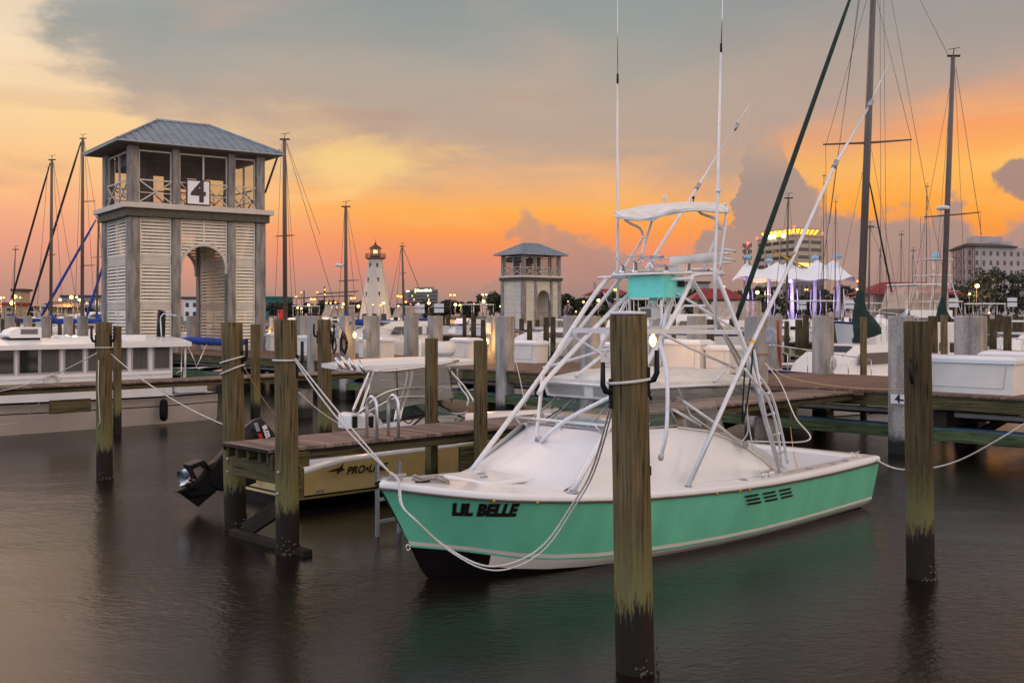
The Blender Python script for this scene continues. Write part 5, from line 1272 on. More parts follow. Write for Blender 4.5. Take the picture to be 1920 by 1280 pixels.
# ---------------------------------------------------------------- yellow hulled outboard boat
C = Frame(D(9.0,-15.15,0).x, D(9.0,-15.15,0).y, 44)
CB = E('outboard_boat', C(3,0,0), 'pale yellow and white cuddy boat with hardtop and tilted black outboard, behind near dock', 'motor boat')
CS = [(0,1.17,.60),(.35,1.19,.68),(.8,1.21,.745),(1.6,1.24,.77),(3,1.25,.79),(4.4,1.14,.86),(5.6,.86,.94),(6.5,.45,1.02),(7.0,.06,1.08)]
def ch(i, q, sd):
    s, b, zs = CS[i]; bow = max(0, (s-3)/4)
    f, z = [(1,zs),(1.012,zs-.03),(1.0,zs-.05),(.985-.25*bow,.24+.32*bow**2),(.975-.27*bow,.21+.3*bow**2),(.95-.4*bow,.17+.2*bow**2),(.0,-.4)][q]
    return C(s-(0 if q < 3 else .15*q*bow), sd*b*f, z)
m = MB()
for sd in (-1,1): m.grid([[ch(i,q,sd) for q in range(7)] for i in range(len(CS))], mfn=lambda i,j: (1,1,0,2,0,3)[j])
m.grid([[ch(0,q,-1), ch(0,q,0), ch(0,q,1)] for q in range(7)], sm=False, mfn=lambda i,j: (1,1,0,2,0,3)[i])
m.build('hull', ['yellow_hull','white_gelcoat','black_plastic','black_bottom'], CB)
m = MB()
for sd in (-1,1): m.grid([[C(s, sd*b, z+.005), C(s, sd*(b-.16), z+.012), C(s, sd*(b-.18), .3)] for s, b, z in CS[:6]])
m.add([C(.5,-1.05,.3),C(.5,1.05,.3),C(4.4,1,.3),C(4.4,-1,.3)],[(0,1,2,3)])
m.box(C, .02, .5, -1.1, 1.1, .3, .52)
m.build('cockpit', 'white_gelcoat', CB)
m = MB(); rows = []
for s, b, z in CS[4:]:
    rows.append([C(s if s < 6.9 else 6.95, t*b, z+.01+ (.27*(1-abs(t)**2.5)*min(1, (7-s)/2.2))) for t in [j/5-1 for j in range(11)]])
m.grid(rows); r0 = rows[0]; m.grid([r0, [Vector((p.x,p.y,.3)) for p in r0]]); m.build('cuddy_deck', 'white_gelcoat', CB)
m = MB(); a = [C(3.0,1.0,1.02), C(3.9,.55,1.13), C(4.1,0,1.15), C(3.9,-.55,1.13), C(3.0,-1.0,1.02), C(2.3,-1.10,.85)]; b = [C(2.8,.92,1.38), C(3.3,.5,1.42), C(3.45,0,1.43), C(3.3,-.5,1.42), C(2.8,-.92,1.38), C(2.0,-1.08,1.0)]
m.grid([a,b], sm=False); m.build('windshield', 'green_glass', CB)
m = MB(); m.tube(a, .018, 6); m.tube(b, .018, 6)
for p, q in zip(a, b): m.tube([p,q], .018, 6)
m.build('windshield_frame', 'black_plastic', CB)
def CQ(px, py, t): return C.T(px, py, t)
def ctube(name, lst, r=.022, mt='steel'):
    pts = [CQ(*x) for x in lst]; m = MB(); m.tube(curve_pts(pts, 16) if len(pts) > 2 else pts, r, 8); return m.build(name, mt, CB)
# hardtop
m = MB(); rows = []
for i in range(13):
    s = 1.15+3.1*i/12; q = abs(2*i/12-1); hb = .80*(1-.22*q**5); rows.append([C(s+.42*(t+1)/2*(1-i/12), t*hb-.02, 2.17+.02*i/12+.07*(1-q**4)*(1-abs(t)**3)) for t in [j/5-1 for j in range(11)]])
m.grid(rows); e = [rows[i][0] for i in range(13)]+rows[12][1:]+[rows[i][10] for i in range(11,-1,-1)]+rows[0][-2:0:-1]; ed = [p-Vector((0,0,.07)) for p in e]
m.grid([e, ed], close=True); m.poly(ed[::-1]); m.build('hardtop', 'white_gelcoat', CB)
ctube('top_rail', [(655,690,.0),(690,694,-.7),(730,695,-.85),(800,687,-.87),(860,676,-.85)], .022)
for a, b in (((692,697,-.8),(662,770,-.95)), ((700,697,-.8),(675,775,-1.0))): ctube('top_leg', [a, ((a[0]+b[0])/2+0, (a[1]+b[1])/2, (a[2]+b[2])/2), b], .024)
for d in (0, 9): ctube('top_leg', [(760+d,686,-.75),(763+d,703,-.8),(757+d,730,-.85),(745+d,765,-.95),(740+d,790,-1.0)], .022)
ctube('top_leg', [(836,678,-.6),(848,700,-.65),(868,722,-.75),(882,742,-.85),(893,760,-.95)], .022); ctube('top_leg', [(857,688,-.6),(860,720,-.6),(877,745,-.75),(876,760,-.8)], .018)
ctube('bow_rail', [(672,775,-1.1),(710,742,-1.1),(760,727,-1.05),(850,725,-.6),(862,724,-.4)], .02); ctube('bow_rail', [(690,772,-1.1),(740,746,-1.05),(800,742,-.95),(830,730,-.8)], .016)
m = MB(); m.grid([[CQ(694,700,-.84), CQ(838,684,-.84)], [CQ(690,775,-1.0), CQ(850,745,-.95)]]); m.build('side_curtain', 'smoke_vinyl', CB)
m = MB(); m.grid([[CQ(838,684,-.7), CQ(872,680,.4)], [CQ(846,750,-.8), CQ(856,740,.4)]]); m.build('front_curtain', 'clear_vinyl', CB)
for x in (744, 845): ctube('curtain_zip', [(x,690,-.86),(x+2,755,-.95)], .008, 'black_plastic')
for px, py in ((635,677),(647,675),(660,678),(677,683)):
    m = MB(); t = .75-1.5*(px-635)/42; p = C.S(px-5, py-7, .98+.0*t); q = C.S(px+6, py+16, 1.04); m.tube([p, q], .028, 10); m.build('rod_holder', 'steel', CB)
m = MB(); m.tube([C.S(632,690,1.05), C.S(660,693,1.05), C.S(684,697,1.05)], .014, 8); m.build('rod_rail', 'steel', CB)
# radar dome and stub aerial
m = MB(); c = CQ(829, 665, .15); m.lathe([(.20,.02),(.24,.05),(.255,.08),(.26,.16),(.24,.23),(.2,.25)], c, 22); rd = m.build('radar_dome', 'cream_gelcoat', CB)
m = MB(); m.lathe([(.2,-.02),(.235,.03),(.235,.06)], c, 20); m.build('radar_base', 'pipe_grey', rd)
m = MB(); c = CQ(788, 668, .3); m.lathe([(.035,0),(.02,.06),(.018,.10),(.026,.2),(.026,.32)], c, 10); m.build('aerial_stub', 'cream_gelcoat', CB)
for x in (678, 708):
    c = CQ(x, 790, -.25 if x < 700 else -.2); m = MB(); m.slab([c+C(a,0,b)-C(0,0,0) for a, b in ((-.22,-.12),(-.22,.12),(-.1,.16),(.06,.05),(.2,-.12))], (C(0,.4,0)-C(0,0,0))); m.build('seat', 'white_gelcoat', CB, bevel=.03)
    m = MB(); m.box(lambda a,b,cc: c+C(a,b,cc)-C(0,0,0), -.2, -.1, -.02, -.005, -.1, .1); m.build('seat_pad', 'black_plastic', CB)
m = MB(); c = CQ(765, 775, -.3); m.tube([c+C(0,cos(a)*.17,sin(a)*.17)-C(0,0,0) for a in [2*pi*i/20 for i in range(21)]], .012, 6); m.build('steering_wheel', 'black_plastic', CB)
m = MB(); m.box(C, 2.4, 2.9, -.8, -.1, .3, 1.05); m.build('helm_console', 'white_gelcoat', CB, bevel=.05)
# lettering on the hull side
m = MB(); vs, fs = text_mesh('PRO•LINE', .17, .004, .001, shear=.35); 
cx = (dpx(682,-13.9)-9.0)
pts = []
for v in vs:
    s = cx+.06+v.x*1.05; i = next(k for k in range(len(CS)-1) if CS[k+1][0] >= s); k = (s-CS[i][0])/(CS[i+1][0]-CS[i][0]); b_ = CS[i][1]+(CS[i+1][1]-CS[i][1])*k
    pts.append(C(s, -(b_*1.012)-.006, .55+v.y*1.0))
m.add(pts, fs); m.build('hull_lettering', 'lettering_black', CB)
m = MB(); pts = [C(cx-.72+a, -1.262, .58+b) for a, b in ((0,0),(.12,.03),(.25,.05),(.33,.12),(.30,.04),(.36,0),(.26,-.02),(.2,-.06),(.2,0),(.1,-.005))]; m.slab(pts, (C(0,-.003,0)-C(0,0,0))); m.build('fish_emblem', 'lettering_black', CB)
for px in (599, 608): m = MB(); s = dpx(px,-13.9)-9.0; m.lathe([(.03,0),(.03,.01),(.015,.015)], C(s,-1.2,.30), 10, axis=C(0,-1,0)-C(0,0,0)); m.build('drain_fitting', 'zinc', CB)
# tilted outboard engine
OB = E('eng', (0,0,0), None, None); bpy.data.objects.remove(OB)
def oslab(name, outline, w, mt, bev=.02, t0=0, par=CB, sub=None):
    pts = [CQ(x, y, t0-w/2) for x, y in outline]; m = MB(); m.slab(pts, (C(0,w,0)-C(0,0,0))); return m.build(name, mt, par, bevel=bev)
# cowl: stacked sections along its axis, rounded
ax0, ax1 = (470,832), (500,782)
m = MB(); rows = []
for i in range(9):
    k = i/8; cx_ = 462+42*k; cy_ = 838-38*k; hw = 34*(1-.12*k-.35*max(0,k-.75)*4*.5); 
    wd = .23*(1-.25*k)*(1 if k < .9 else .75)
    row = []
    for j in range(16):
        a = 2*pi*j/16; ex = abs(cos(a))**.7*(1 if cos(a) > 0 else -1); ey = abs(sin(a))**.7*(1 if sin(a) > 0 else -1)
        row.append(CQ(cx_+hw*ex*.66, cy_+hw*ex*.74, ey*wd))
    rows.append(row)
m.grid(rows, close=True); m.poly(rows[0][::-1]); m.poly(rows[-1]); m.build('engine_cowl', 'black_gloss', CB)
oslab('engine_leg', [(446,822),(482,856),(474,874),(445,908),(418,922),(396,912),(390,884),(423,845)], .18, 'engine_black', .03)
oslab('cavitation_plate', [(357,872),(383,862),(400,880),(398,886),(384,870),(362,880),(372,900),(366,896)], .26, 'engine_black', .01)
oslab('gear_case', [(331,921),(352,914),(374,896),(392,872),(420,856),(436,884),(420,908),(402,926),(360,933)], .14, 'engine_black', .03)
oslab('skeg', [(334,922),(372,950),(402,924),(390,910)], .03, 'engine_black', .005)
c = CQ(350,905,0); axp = (CQ(330,912,0)-CQ(370,892,0)).normalized()
m = MB(); m.lathe([(.045,-.08),(.05,0),(.04,.07),(.012,.12)], c, 12, axis=axp); pz = m.build('propeller_hub', 'steel', CB)
up_ = Vector((0,0,1)); sd_ = axp.cross(up_).normalized(); up2 = sd_.cross(axp).normalized()
for k in range(3):
    a = radians(75+120*k); rd_ = up2*sin(a)+sd_*cos(a); tg = axp.cross(rd_); m = MB()
    m.grid([[c+rd_*q*.2+tg*w*(.03+.09*sin(pi*min(1,q*.9)))+axp*(w*.05) for w in (-1,-.3,.4,1)] for q in (.15,.4,.7,.92,1.05)]); m.build('blade', 'steel', pz)
oslab('transom_bracket', [(452,868),(476,862),(482,905),(462,912)], .3, 'engine_black', .02)
# cowl lettering
m = MB(); o_ = CQ(501, 816, -.262); ri = (CQ(508,838,-.262)-CQ(493,795,-.262)).normalized(); nn = C(0,-1,0)-C(0,0,0); upv = nn.cross(ri).normalized()
text_on(m, 'SUZUKI', o_, ri, upv, .10, offset=.006, depth=.003); m.build('cowl_lettering', 'lettering_white', CB)
m = MB(); o2 = CQ(488, 818, -.262); text_on(m, '300', o2, ri, upv, .08, offset=.006, depth=.003, shear=.3); m.build('cowl_number', 'lettering_red', CB)
m = MB(); m.slab([o2+ri*a+upv*b for a, b in ((-.25,-.03),(-.1,-.03),(-.08,.03),(-.23,.03))], nn*.004); m.build('cowl_emblem', 'zinc', CB)
# small boat lift cradle posts and pole under the dock
rope('mooring_line', sag(P(648,800,17.8), P(560,735,17), .05), .009, 'thin pale rope from the yellow boat to the right dock end pile')
# ---------------------------------------------------------------- sailing boats behind the pier
mat('mast_grey', (.10,.082,.072), .45, metal=.0, var=.1); mat('mast_brown', (.13,.09,.06), .5, var=.2); mat('navy_hull', (.02,.03,.08), .25, coat=.5, var=.05)
mat('wire', (.13,.115,.11), .4, metal=.5, var=0)
def hull_mesh(fr, L, beam, fb, m, sheer=.25, mats=(0,1,2)):
    st = [0,.06,.15,.3,.5,.7,.88,1.0]; hb = [.02,.28,.55,.85,1,.96,.84,.72]
    def p(i, q, sd):
        k = st[i]; b = beam/2*hb[i]; z = fb+sheer*(1-k)**2
        f, zz, ds = [(1,z,0),(.99,z-.12,.02),(.96,.25*z,.06),(.9,.02,.09),(.3,-.5,.14)][q]
        return fr((k*L)+ds*L*(1-k)**3, sd*b*f, zz)
    for sd in (-1,1): m.grid([[p(i,q,sd) for q in range(5)] for i in range(8)], mfn=lambda i,j: (mats[1],mats[0],mats[0],mats[2])[j])
    m.grid([[p(7,q,-1),p(7,q,1)] for q in range(5)], sm=False, m=mats[0])
    m.grid([[fr(st[i]*L, t*beam/2*hb[i], fb+sheer*(1-st[i])**2-.02+.05*(1-t*t)) for t in (-1,-.5,0,.5,1)] for i in range(8)], m=3)
def sailboat(top, base, Y, label, bow, L=10, wpx=None, spread=(), stays=(), cover=None, hullm='white_gelcoat', fb=1.1, mastm='mast_grey', mpos=.42, radar=None, gear=True, bulk=1.0, hullz=True):
    """top/base: photo position of the mast ends; bow: heading of the bow in degrees"""
    t = P(top[0], top[1], Y); zb = fb+.35; b = P(base, 600, Y); b.z = zb
    r_ = (wpx or 9)*Y/F/2
    d = Vector((cos(radians(bow)), sin(radians(bow)), 0)); o = b-d*(-mpos*L)
    bo = b+d*mpos*L; fr = Frame(bo.x, bo.y, bow+180)
    root = E('sailing_boat', (b.x, b.y, 0), label, 'sailing boat', 'sailing boats behind the pier')
    m = MB(); hull_mesh(fr, L, L*.29, fb, m); m.build('hull', [hullm, 'white_gelcoat', 'black_bottom', 'white_gelcoat'], root)
    m = MB(); w = L*.1
    rows = [[fr(s*L, t_*w*k, z) for t_, z in ((-1,fb),(-.85,fb+h),(0,fb+h*1.15),(.85,fb+h),(1,fb))] for s, k, h in ((.24,.5,.02),(.32,.8,.32),(.55,1,.38),(.68,1,.40),(.69,1,.02))]
    m.grid(rows); m.build('cabin', 'white_gelcoat', root)
    m = MB(); m.tube([b, b.lerp(t,.6), t], [r_, r_*.95, r_*.72], 10); mast = m.build('mast', mastm, root)
    m = MB(); m.beam(t-Vector((.25,0,-.02)), t+Vector((.3,0,.02)), .08, .08); m.tube([t, t+Vector((.05,0,.35))], .02, 6); m.tube([t+Vector((-.2,0,.3)), t+Vector((.3,0,.38))], .015, 6); m.build('masthead', 'black_plastic', mast)
    for (y, w0, w1) in spread:
        k = (y-top[1])/(600-top[1]); mx = top[0]+(base-top[0])*k; c = P(mx, y, Y)
        m = MB(); m.tube([P(mx-w0, y+ (3 if w0 > 20 else 1), Y), c, P(mx+w1, y-(6 if w1 > 40 else 1), Y)], [r_*.22, r_*.35, r_*.22], 6); m.build('spreader', mastm, mast)
    for s in stays:
        (x0, y0, x1, y1, wp, mt) = s[:6]; Y1 = s[6] if len(s) > 6 else Y
        m = MB(); p, q = P(x0, y0, Y), P(x1, y1, Y1); k = max(.006, wp*Y/F/2)
        if wp > 2: m.tube([p, p.lerp(q,.15), p.lerp(q,.75), q], [k*.5, k*.9, k*1.1, k*.9], 8); nm = 'furled_sail'
        else: m.tube([p, q], k, 5); nm = 'stay'
        m.build(nm, mt, root)
    if gear:
        e = b-d*L*.36+Vector((0,0,1.1)); s0 = b+Vector((0,0,1.0))
        m = MB(); m.tube([s0, e], .07, 8); m.build('boom', mastm, root)
        if cover:
            n = 8; m = MB(); pts = [s0.lerp(e, i/n)+Vector((0,0,.12-.05*i/n)) for i in range(n+1)]
            m.tube([s0+Vector((0,0,.75*bulk)), s0+Vector((0,0,.3))-d*.1]+pts[1:], [.12*bulk,.22*bulk]+[(.24-.015*i)*bulk for i in range(1, n+1)], 10); m.build('sail_cover', cover, root)
    if radar:
        c = P(radar[0], radar[1], Y); m = MB(); m.lathe([(.2,-.06),(.28,-.02),(.28,.07),(.2,.12)], c, 14); m.beam(c+Vector((0,0,-.05)), c+Vector((.25 if radar[0] < base else -.25,0,-.15)), .05, .04); m.build('radar', 'far_white', mast)
    return root
sailboat((97,300), 95, 82, 'sailing boat with the leftmost tall mast and a black furled headsail', 205, 11, 6, [(478,9,9)], [(94,306,22,560,4,'canvas_black'),(90,312,68,595,.8,'wire'),(100,306,118,595,.8,'wire'),(100,303,142,560,.8,'wire')], 'canvas_blue')
sailboat((155,260), 154, 86, 'sailing boat with the tallest mast left of the number four tower', 200, 12, 6.5, [(378,2,24),(498,2,24)], [(152,266,52,592,4.5,'canvas_black'),(158,264,196,500,.8,'wire'),(158,268,178,600,.8,'wire'),(152,270,140,600,.8,'wire')], 'canvas_blue')
sailboat((185,408), 181, 92, 'sailing boat with a short brown mast and blue furled sails beside the number four tower', 205, 10, 4.5, [(482,12,6)], [(180,412,78,592,5,'canvas_blue'),(200,478,163,592,5,'canvas_blue'),(186,412,195,560,.8,'wire')], 'canvas_blue', mastm='mast_brown')
sailboat((533,262), 535, 60, 'sailing boat whose mast rises just right of the number four tower roof', 212, 10.5, 8.5, [(442,18,18)], [(525,280,497,362,4,'canvas_black'),(537,266,600,440,.8,'wire'),(537,270,634,592,1,'wire'),(528,270,515,590,.8,'wire'),(536,290,557,590,.8,'wire'),(536,290,548,590,.8,'wire')], None)
sailboat((648,388), 649, 66, 'sailing boat with a bare mast carrying a radar, left of the lighthouse', 214, 9.5, 7, [(526,14,24)], [(646,392,634,592,.8,'wire'),(650,392,668,592,.8,'wire'),(651,392,690,592,.8,'wire')], 'canvas_blue', radar=(636,498))
sailboat((754,462), 758, 105, 'small distant sailing boat with a bare mast right of the lighthouse', 214, 9, 4.5, [(512,7,7)], [(752,465,731,570,.8,'wire'),(756,465,785,538,1.2,'wire'),(752,466,742,590,.8,'wire')], 'canvas_blue')
sailboat((29,468), 23, 100, 'distant sailing boat with a slender mast near the left edge of the photo', 205, 8, 2.4, [], [(29,470,17,590,.7,'wire')], 'canvas_blue')
S1 = sailboat((1638,-25), 1611, 38, 'big sloop with dark furled headsail and green sail cover, mast cut by photo top', 218, 13.5, 14, [(268,82,84)],
   [(1602,-25,1378,606,8.5,'canvas_green',34),(1548,275,1552,640,.9,'wire'),(1708,259,1702,640,.9,'wire'),(1638,-25,1708,259,.9,'wire'),(1632,-25,1548,275,.9,'wire'),(1612,-20,1555,420,.9,'wire'),
    (1612,-5,1530,590,1.2,'wire'),(1668,-20,1735,350,.9,'wire'),(1735,350,1780,560,.9,'wire'),(1657,-10,1663,640,.9,'wire'),(1650,0,1652,640,.9,'wire'),(1628,330,1672,548,3.4,'canvas_black'),(1625,285,1560,600,.8,'wire'),(1634,280,1690,600,.8,'wire')],
   None, fb=1.2, hullm='navy_hull', gear=False)
def bag(lst, Y, root, yd=.0):
    m = MB(); rows = []
    for x, y, w in lst:
        c = P(x, y, Y); r = w*Y/F; rows.append([c+Vector((cos(a)*r*(1+.06*sin(5*a+y)), sin(a)*r*.55*(1+.06*sin(4*a+y)), 0)) for a in [2*pi*i/18 for i in range(18)]])
    m.grid(rows, close=True); m.poly(rows[0]); m.poly(rows[-1][::-1]); m.build('sail_cover', 'canvas_green', root)
bag([(1613.5,544,5),(1613.5,551,7.5),(1613,566,9),(1612.5,580,12.5),(1616,590,17),(1620,598,20),(1624,608,24.5),(1625.5,617,26),(1626,625,26),(1619,631,19),(1606,637,9),(1605,656,6)], 37.6, S1)
S2 = sailboat((1787,106), 1766, 46, 'sailing boat at the right with grey mast, radar and green sail cover', 218, 11.5, 10.5, [(404,42,64)],
   [(1779,106,1722,-6,.9,'wire'),(1792,125,1840,440,1.1,'wire'),(1784,125,1775,400,.8,'wire'),(1790,125,1812,590,.8,'wire'),(1726,405,1728,600,.8,'wire'),(1838,402,1842,600,.8,'wire'),(1787,110,1748,600,.8,'wire'),(1790,115,1700,600,.8,'wire'),(1770,408,1755,540,.8,'wire')],
   None, radar=(1768,391), gear=False)
bag([(1768,557,3.5),(1767,566,5),(1766,577,8),(1768,590,12),(1771,601,16),(1772,608,17),(1769,616,10),(1765,622,6)], 45.6, S2)
sailboat((1478,372), 1474, 70, 'distant sailing boat with a thin pale mast in front of the office tower', 214, 10, 4.2, [(487,6,10)], [(1477,376,1452,560,1.0,'wire'),(1480,376,1500,590,.8,'wire')], None, gear=False)
sailboat((1631,425), 1628, 75, 'distant sailing boat with a pale blue mast right behind the big sloop mast', 214, 9, 3.6, [(427,10,20)], [(1632,428,1690,570,.8,'wire')], None, gear=False)
for i, (x, yt) in enumerate(((1690,440),(1712,470),(1738,350),(1650,470),(1545,330),(1567,378))):
    sailboat((x,yt), x-2, 110+9*i, ['thin distant mast right of the big sloop mast','thin distant mast above the flybridge boat','taller thin distant mast between the two right hand masts','thin distant mast close beside the big sloop mast','thin distant mast above the office tower roof','thin distant mast right of the office tower crown'][i]+', hull low behind docks', 214, 9, 1.8, [(yt+40,5,5)], [(x,yt+2,x-14,590,.6,'wire'),(x,yt+2,x+12,590,.6,'wire')], None, gear=False)

# ---------------------------------------------------------------- motor boats behind the pier
def cruiser(px, Y, L, head, label, fb=1.1, hullm='white_gelcoat', fly=True, arch=True, tower=False, cabm='white_gelcoat', curtain=False, beam=None, stripe='white_gelcoat', gun='white_gelcoat', hc=1.05, group='motor boats berthed beyond the pier'):
    """bow at local 0; head = heading of the bow; px = photo column of amidships"""
    c = P(px, 600, Y); d = Vector((cos(radians(head)), sin(radians(head)), 0)); bo = c+d*L*.5
    fr = Frame(bo.x, bo.y, head+180); bm = beam or L*.33
    root = E('motor_boat', (c.x, c.y, 0), label, 'motor boat', group)
    m = MB(); hull_mesh(fr, L, bm, fb, m, .4); m.build('hull', [hullm, gun, 'black_bottom', 'white_gelcoat'], root)
    m = MB(); w = bm*.38; z0 = fb; h = hc
    rows = [[fr(s*L, t*w*k, z) for t, z in ((-1,z0),(-.9,z0+hh*.7),(-.75,z0+hh),(.75,z0+hh),(.9,z0+hh*.7),(1,z0))] for s, k, hh in ((.18,.3,.05),(.30,.75,.55),(.40,.95,h*.75),(.50,1,h),(.74,1,h),(.75,1,.03))]
    m.grid(rows, sm=False); m.build('cabin', cabm, root)
    for sd in (-1,1):
        for q in (.22,.34,.60): m = MB(); bb = bm/2*(.62 if q < .3 else .85 if q < .5 else 1.0); m.box(fr, q*L-.16, q*L+.16, sd*bb-.05, sd*bb+.05, fb*.62, fb*.62+.14); m.build('porthole', 'dark_glass', root)
    m = MB()
    for sd in (-1,1): m.add([fr(.45*L, sd*(w*.985+.02), z0+.45), fr(.70*L, sd*(w*.985+.02), z0+.45), fr(.70*L, sd*(w*.90+.03), z0+.80), fr(.48*L, sd*(w*.90+.03), z0+.80)], [(0,1,2,3)])
    m.build('side_window', 'dark_glass', root)
    m = MB(); m.add([fr(.385*L,-w*.75,z0+.72), fr(.385*L,w*.75,z0+.72), fr(.47*L,w*.70,z0+1.02), fr(.47*L,-w*.70,z0+1.02)], [(0,1,2,3)]); m.build('windshield', 'dark_glass', root)
    zt = z0+h
    if fly:
        m = MB(); rows = [[fr(s*L, t*w*.95, zt+zz) for t in (-1,-.5,0,.5,1)] for s, zz in ((.44,.02),(.47,.5),(.49,.55),(.49,.1))]
        m.grid(rows); m.box(fr, .47*L, .84*L, -w*.98, w*.98, zt, zt+.08)
        for sd in (-1,1): m.box(fr, .47*L, .80*L, sd*w*.96-.02, sd*w*.96+.02, zt+.08, zt+.45)
        m.build('flybridge', cabm, root)
        m = MB(); m.box(fr, .52*L, .78*L, -w*.95, w*.95, zt+1.75, zt+1.83)
        m.build('bimini_top', stripe, root, bevel=.03)
        m = MB()
        for s in (.53,.65,.77):
            for sd in (-1,1): m.tube([fr(s*L, sd*w*.9, zt+.4), fr(s*L, sd*w*.9, zt+1.76)], .025, 6)
        m.build('bimini_frame', 'steel', root)
        if curtain:
            m = MB()
            for sd in (-1,1): m.grid([[fr(.48*L, sd*w*.95, zt+.45), fr(.78*L, sd*w*.95, zt+.45)], [fr(.53*L, sd*w*.93, zt+1.74), fr(.77*L, sd*w*.93, zt+1.74)]])
            m.grid([[fr(.47*L, -w*.9, zt+.5), fr(.47*L, w*.9, zt+.5)], [fr(.53*L, -w*.93, zt+1.74), fr(.53*L, w*.93, zt+1.74)]]); m.build('curtain', 'lit_vinyl', root)
    elif arch:
        m = MB(); m.tube([fr(.66*L,-w,z0+.2), fr(.70*L,-w*.95,z0+1.5), fr(.71*L,-w*.8,z0+1.7), fr(.71*L,w*.8,z0+1.7), fr(.70*L,w*.95,z0+1.5), fr(.66*L,w,z0+.2)], .06, 8); m.build('radar_arch', 'far_white', root)
    m = MB()
    for sd in (-1,1):
        m.tube([fr(.03*L, sd*.05, fb+1.1), fr(.15*L, sd*bm*.25, fb+.95), fr(.35*L, sd*bm*.42, fb+.75), fr(.5*L, sd*bm*.46, fb+.6)], .02, 6)
        for s, t, zz in ((.15,.25,.95),(.25,.34,.85),(.35,.42,.75),(.5,.46,.6)): m.tube([fr(s*L, sd*bm*t, fb), fr(s*L, sd*bm*t, fb+zz)], .015, 5)
    m.build('bow_rail', 'steel', root)
    if tower:
        m = MB(); zt2 = zt+ (1.8 if fly else 0)
        for sd in (-1,1):
            m.tube([fr(.45*L, sd*w, z0+.4), fr(.56*L, sd*w*.6, zt2+2.2)], .035, 6); m.tube([fr(.80*L, sd*w, z0+.4), fr(.70*L, sd*w*.6, zt2+2.2)], .035, 6)
            m.tube([fr(.56*L, sd*w*.6, zt2+2.2), fr(.56*L, sd*w*.5, zt2+3.6)], .03, 6); m.tube([fr(.70*L, sd*w*.6, zt2+2.2), fr(.72*L, sd*w*.5, zt2+3.6)], .03, 6)
            m.tube([fr(.50*L, sd*w*.8, zt2+.9), fr(.76*L, sd*w*.8, zt2+.9)], .03, 6)
        m.box(fr, .54*L, .72*L, -w*.65, w*.65, zt2+2.2, zt2+2.28); m.box(fr, .54*L, .74*L, -w*.6, w*.6, zt2+3.6, zt2+3.66); m.build('tuna_tower', 'painted_tube', root)
        m = MB(); m.sphere(fr(.66*L,0,zt2+4.0), .32, 12, sz=1.1); mat('dome_blue', (.25,.45,.6), .4, var=0); m.build('radome', 'dome_blue', root)
    return root
cruiser(1570, 33.5, 7.6, 222, 'white motor boat just beyond the pier, behind the free standing concrete pile', fb=1.05, fly=False, arch=False, gun='canvas_blue')
cruiser(1684, 56, 9.0, 205, 'large flybridge motor boat with clear curtains and a blue topped bow behind the sail covers', fb=2.35, curtain=True, gun='canvas_blue', hc=.5)
cruiser(1722, 92, 13, 205, 'distant sport fishing boat with a tall tower and a blue radome', fb=1.4, fly=True, tower=True)
cruiser(1890, 58, 8.5, 225, 'pale motor boat with a sloping windshield beyond the posts at the right edge', fb=1.0, fly=False)
cruiser(1255, 62, 10, 214, 'white cabin cruiser with a blue line behind the tower of the teal boat', fb=1.9, fly=False, gun='canvas_blue', hc=1.2)
cruiser(1165, 66, 8, 214, 'small motor boat with a pale roof left of the foreground pile, beyond the pier', fb=1.2, fly=True, stripe='far_white')
cruiser(1352, 70, 9.5, 214, 'motor boat with a dark canvas enclosure below the red roofed pavilion', fb=1.2, fly=True, stripe='canvas_black', curtain=True)
cruiser(728, 50, 8.5, 214, 'cream cabin motor boat directly behind the pier, left of two concrete piles', fb=1.7, fly=False, cabm='cream_gelcoat', hullm='cream_gelcoat', arch=False)
cruiser(552, 115, 9, 214, 'distant white flybridge boat right of the red extinguisher box', fb=1.2)
cruiser(614, 118, 10, 214, 'distant white flybridge boat in front of the crowd of orange lamps', fb=1.3, curtain=True)
cruiser(746, 120, 9, 214, 'distant white boat at the foot of the lighthouse', fb=1.2, curtain=True)
cruiser(136, 105, 9, 214, 'yellow lit white cabin boat left of the number four tower', fb=1.3, cabm='cream_gelcoat')
cruiser(172, 120, 15, 214, 'long white motor boat behind the blue furled sails', fb=2.4, fly=False)
cruiser(68, 118, 9, 214, 'distant white motor boat behind the rooftop air conditioner', fb=1.3)
cruiser(1330, 128, 11, 214, 'distant white motor boat with its bridge seen through the tower legs', fb=1.4, tower=False)
cruiser(1225, 118, 10, 214, 'distant white sport boat just below the teal helm pod', fb=1.3, tower=True)
cruiser(392, 95, 8, 214, 'white boat glimpsed through the arch of the number four tower', fb=1.2, fly=False)
cruiser(1015, 78, 8.5, 214, 'white motor boat low behind the piles below the small tower', fb=1.0, fly=False)
cruiser(872, 98, 9, 214, 'distant white boat with a bridge beyond the radar dome', fb=1.2)
cruiser(1422, 66, 8.5, 214, 'white boat half hidden by the grey pile and the outrigger leg', fb=1.0, fly=False)
cruiser(1500, 74, 9.5, 214, 'white motor boat with a dark hull behind the free standing pile', fb=1.2, hullm='navy_hull')
cruiser(1828, 74, 8, 214, 'white flybridge boat behind the broad concrete pile at the right', fb=1.0)
cruiser(590, 82, 8, 214, 'small white boat behind the round pile with two hooks', fb=1.0, fly=False)
cruiser(1600, 96, 10, 214, 'distant white flybridge boat left of the green sail cover', fb=1.3)
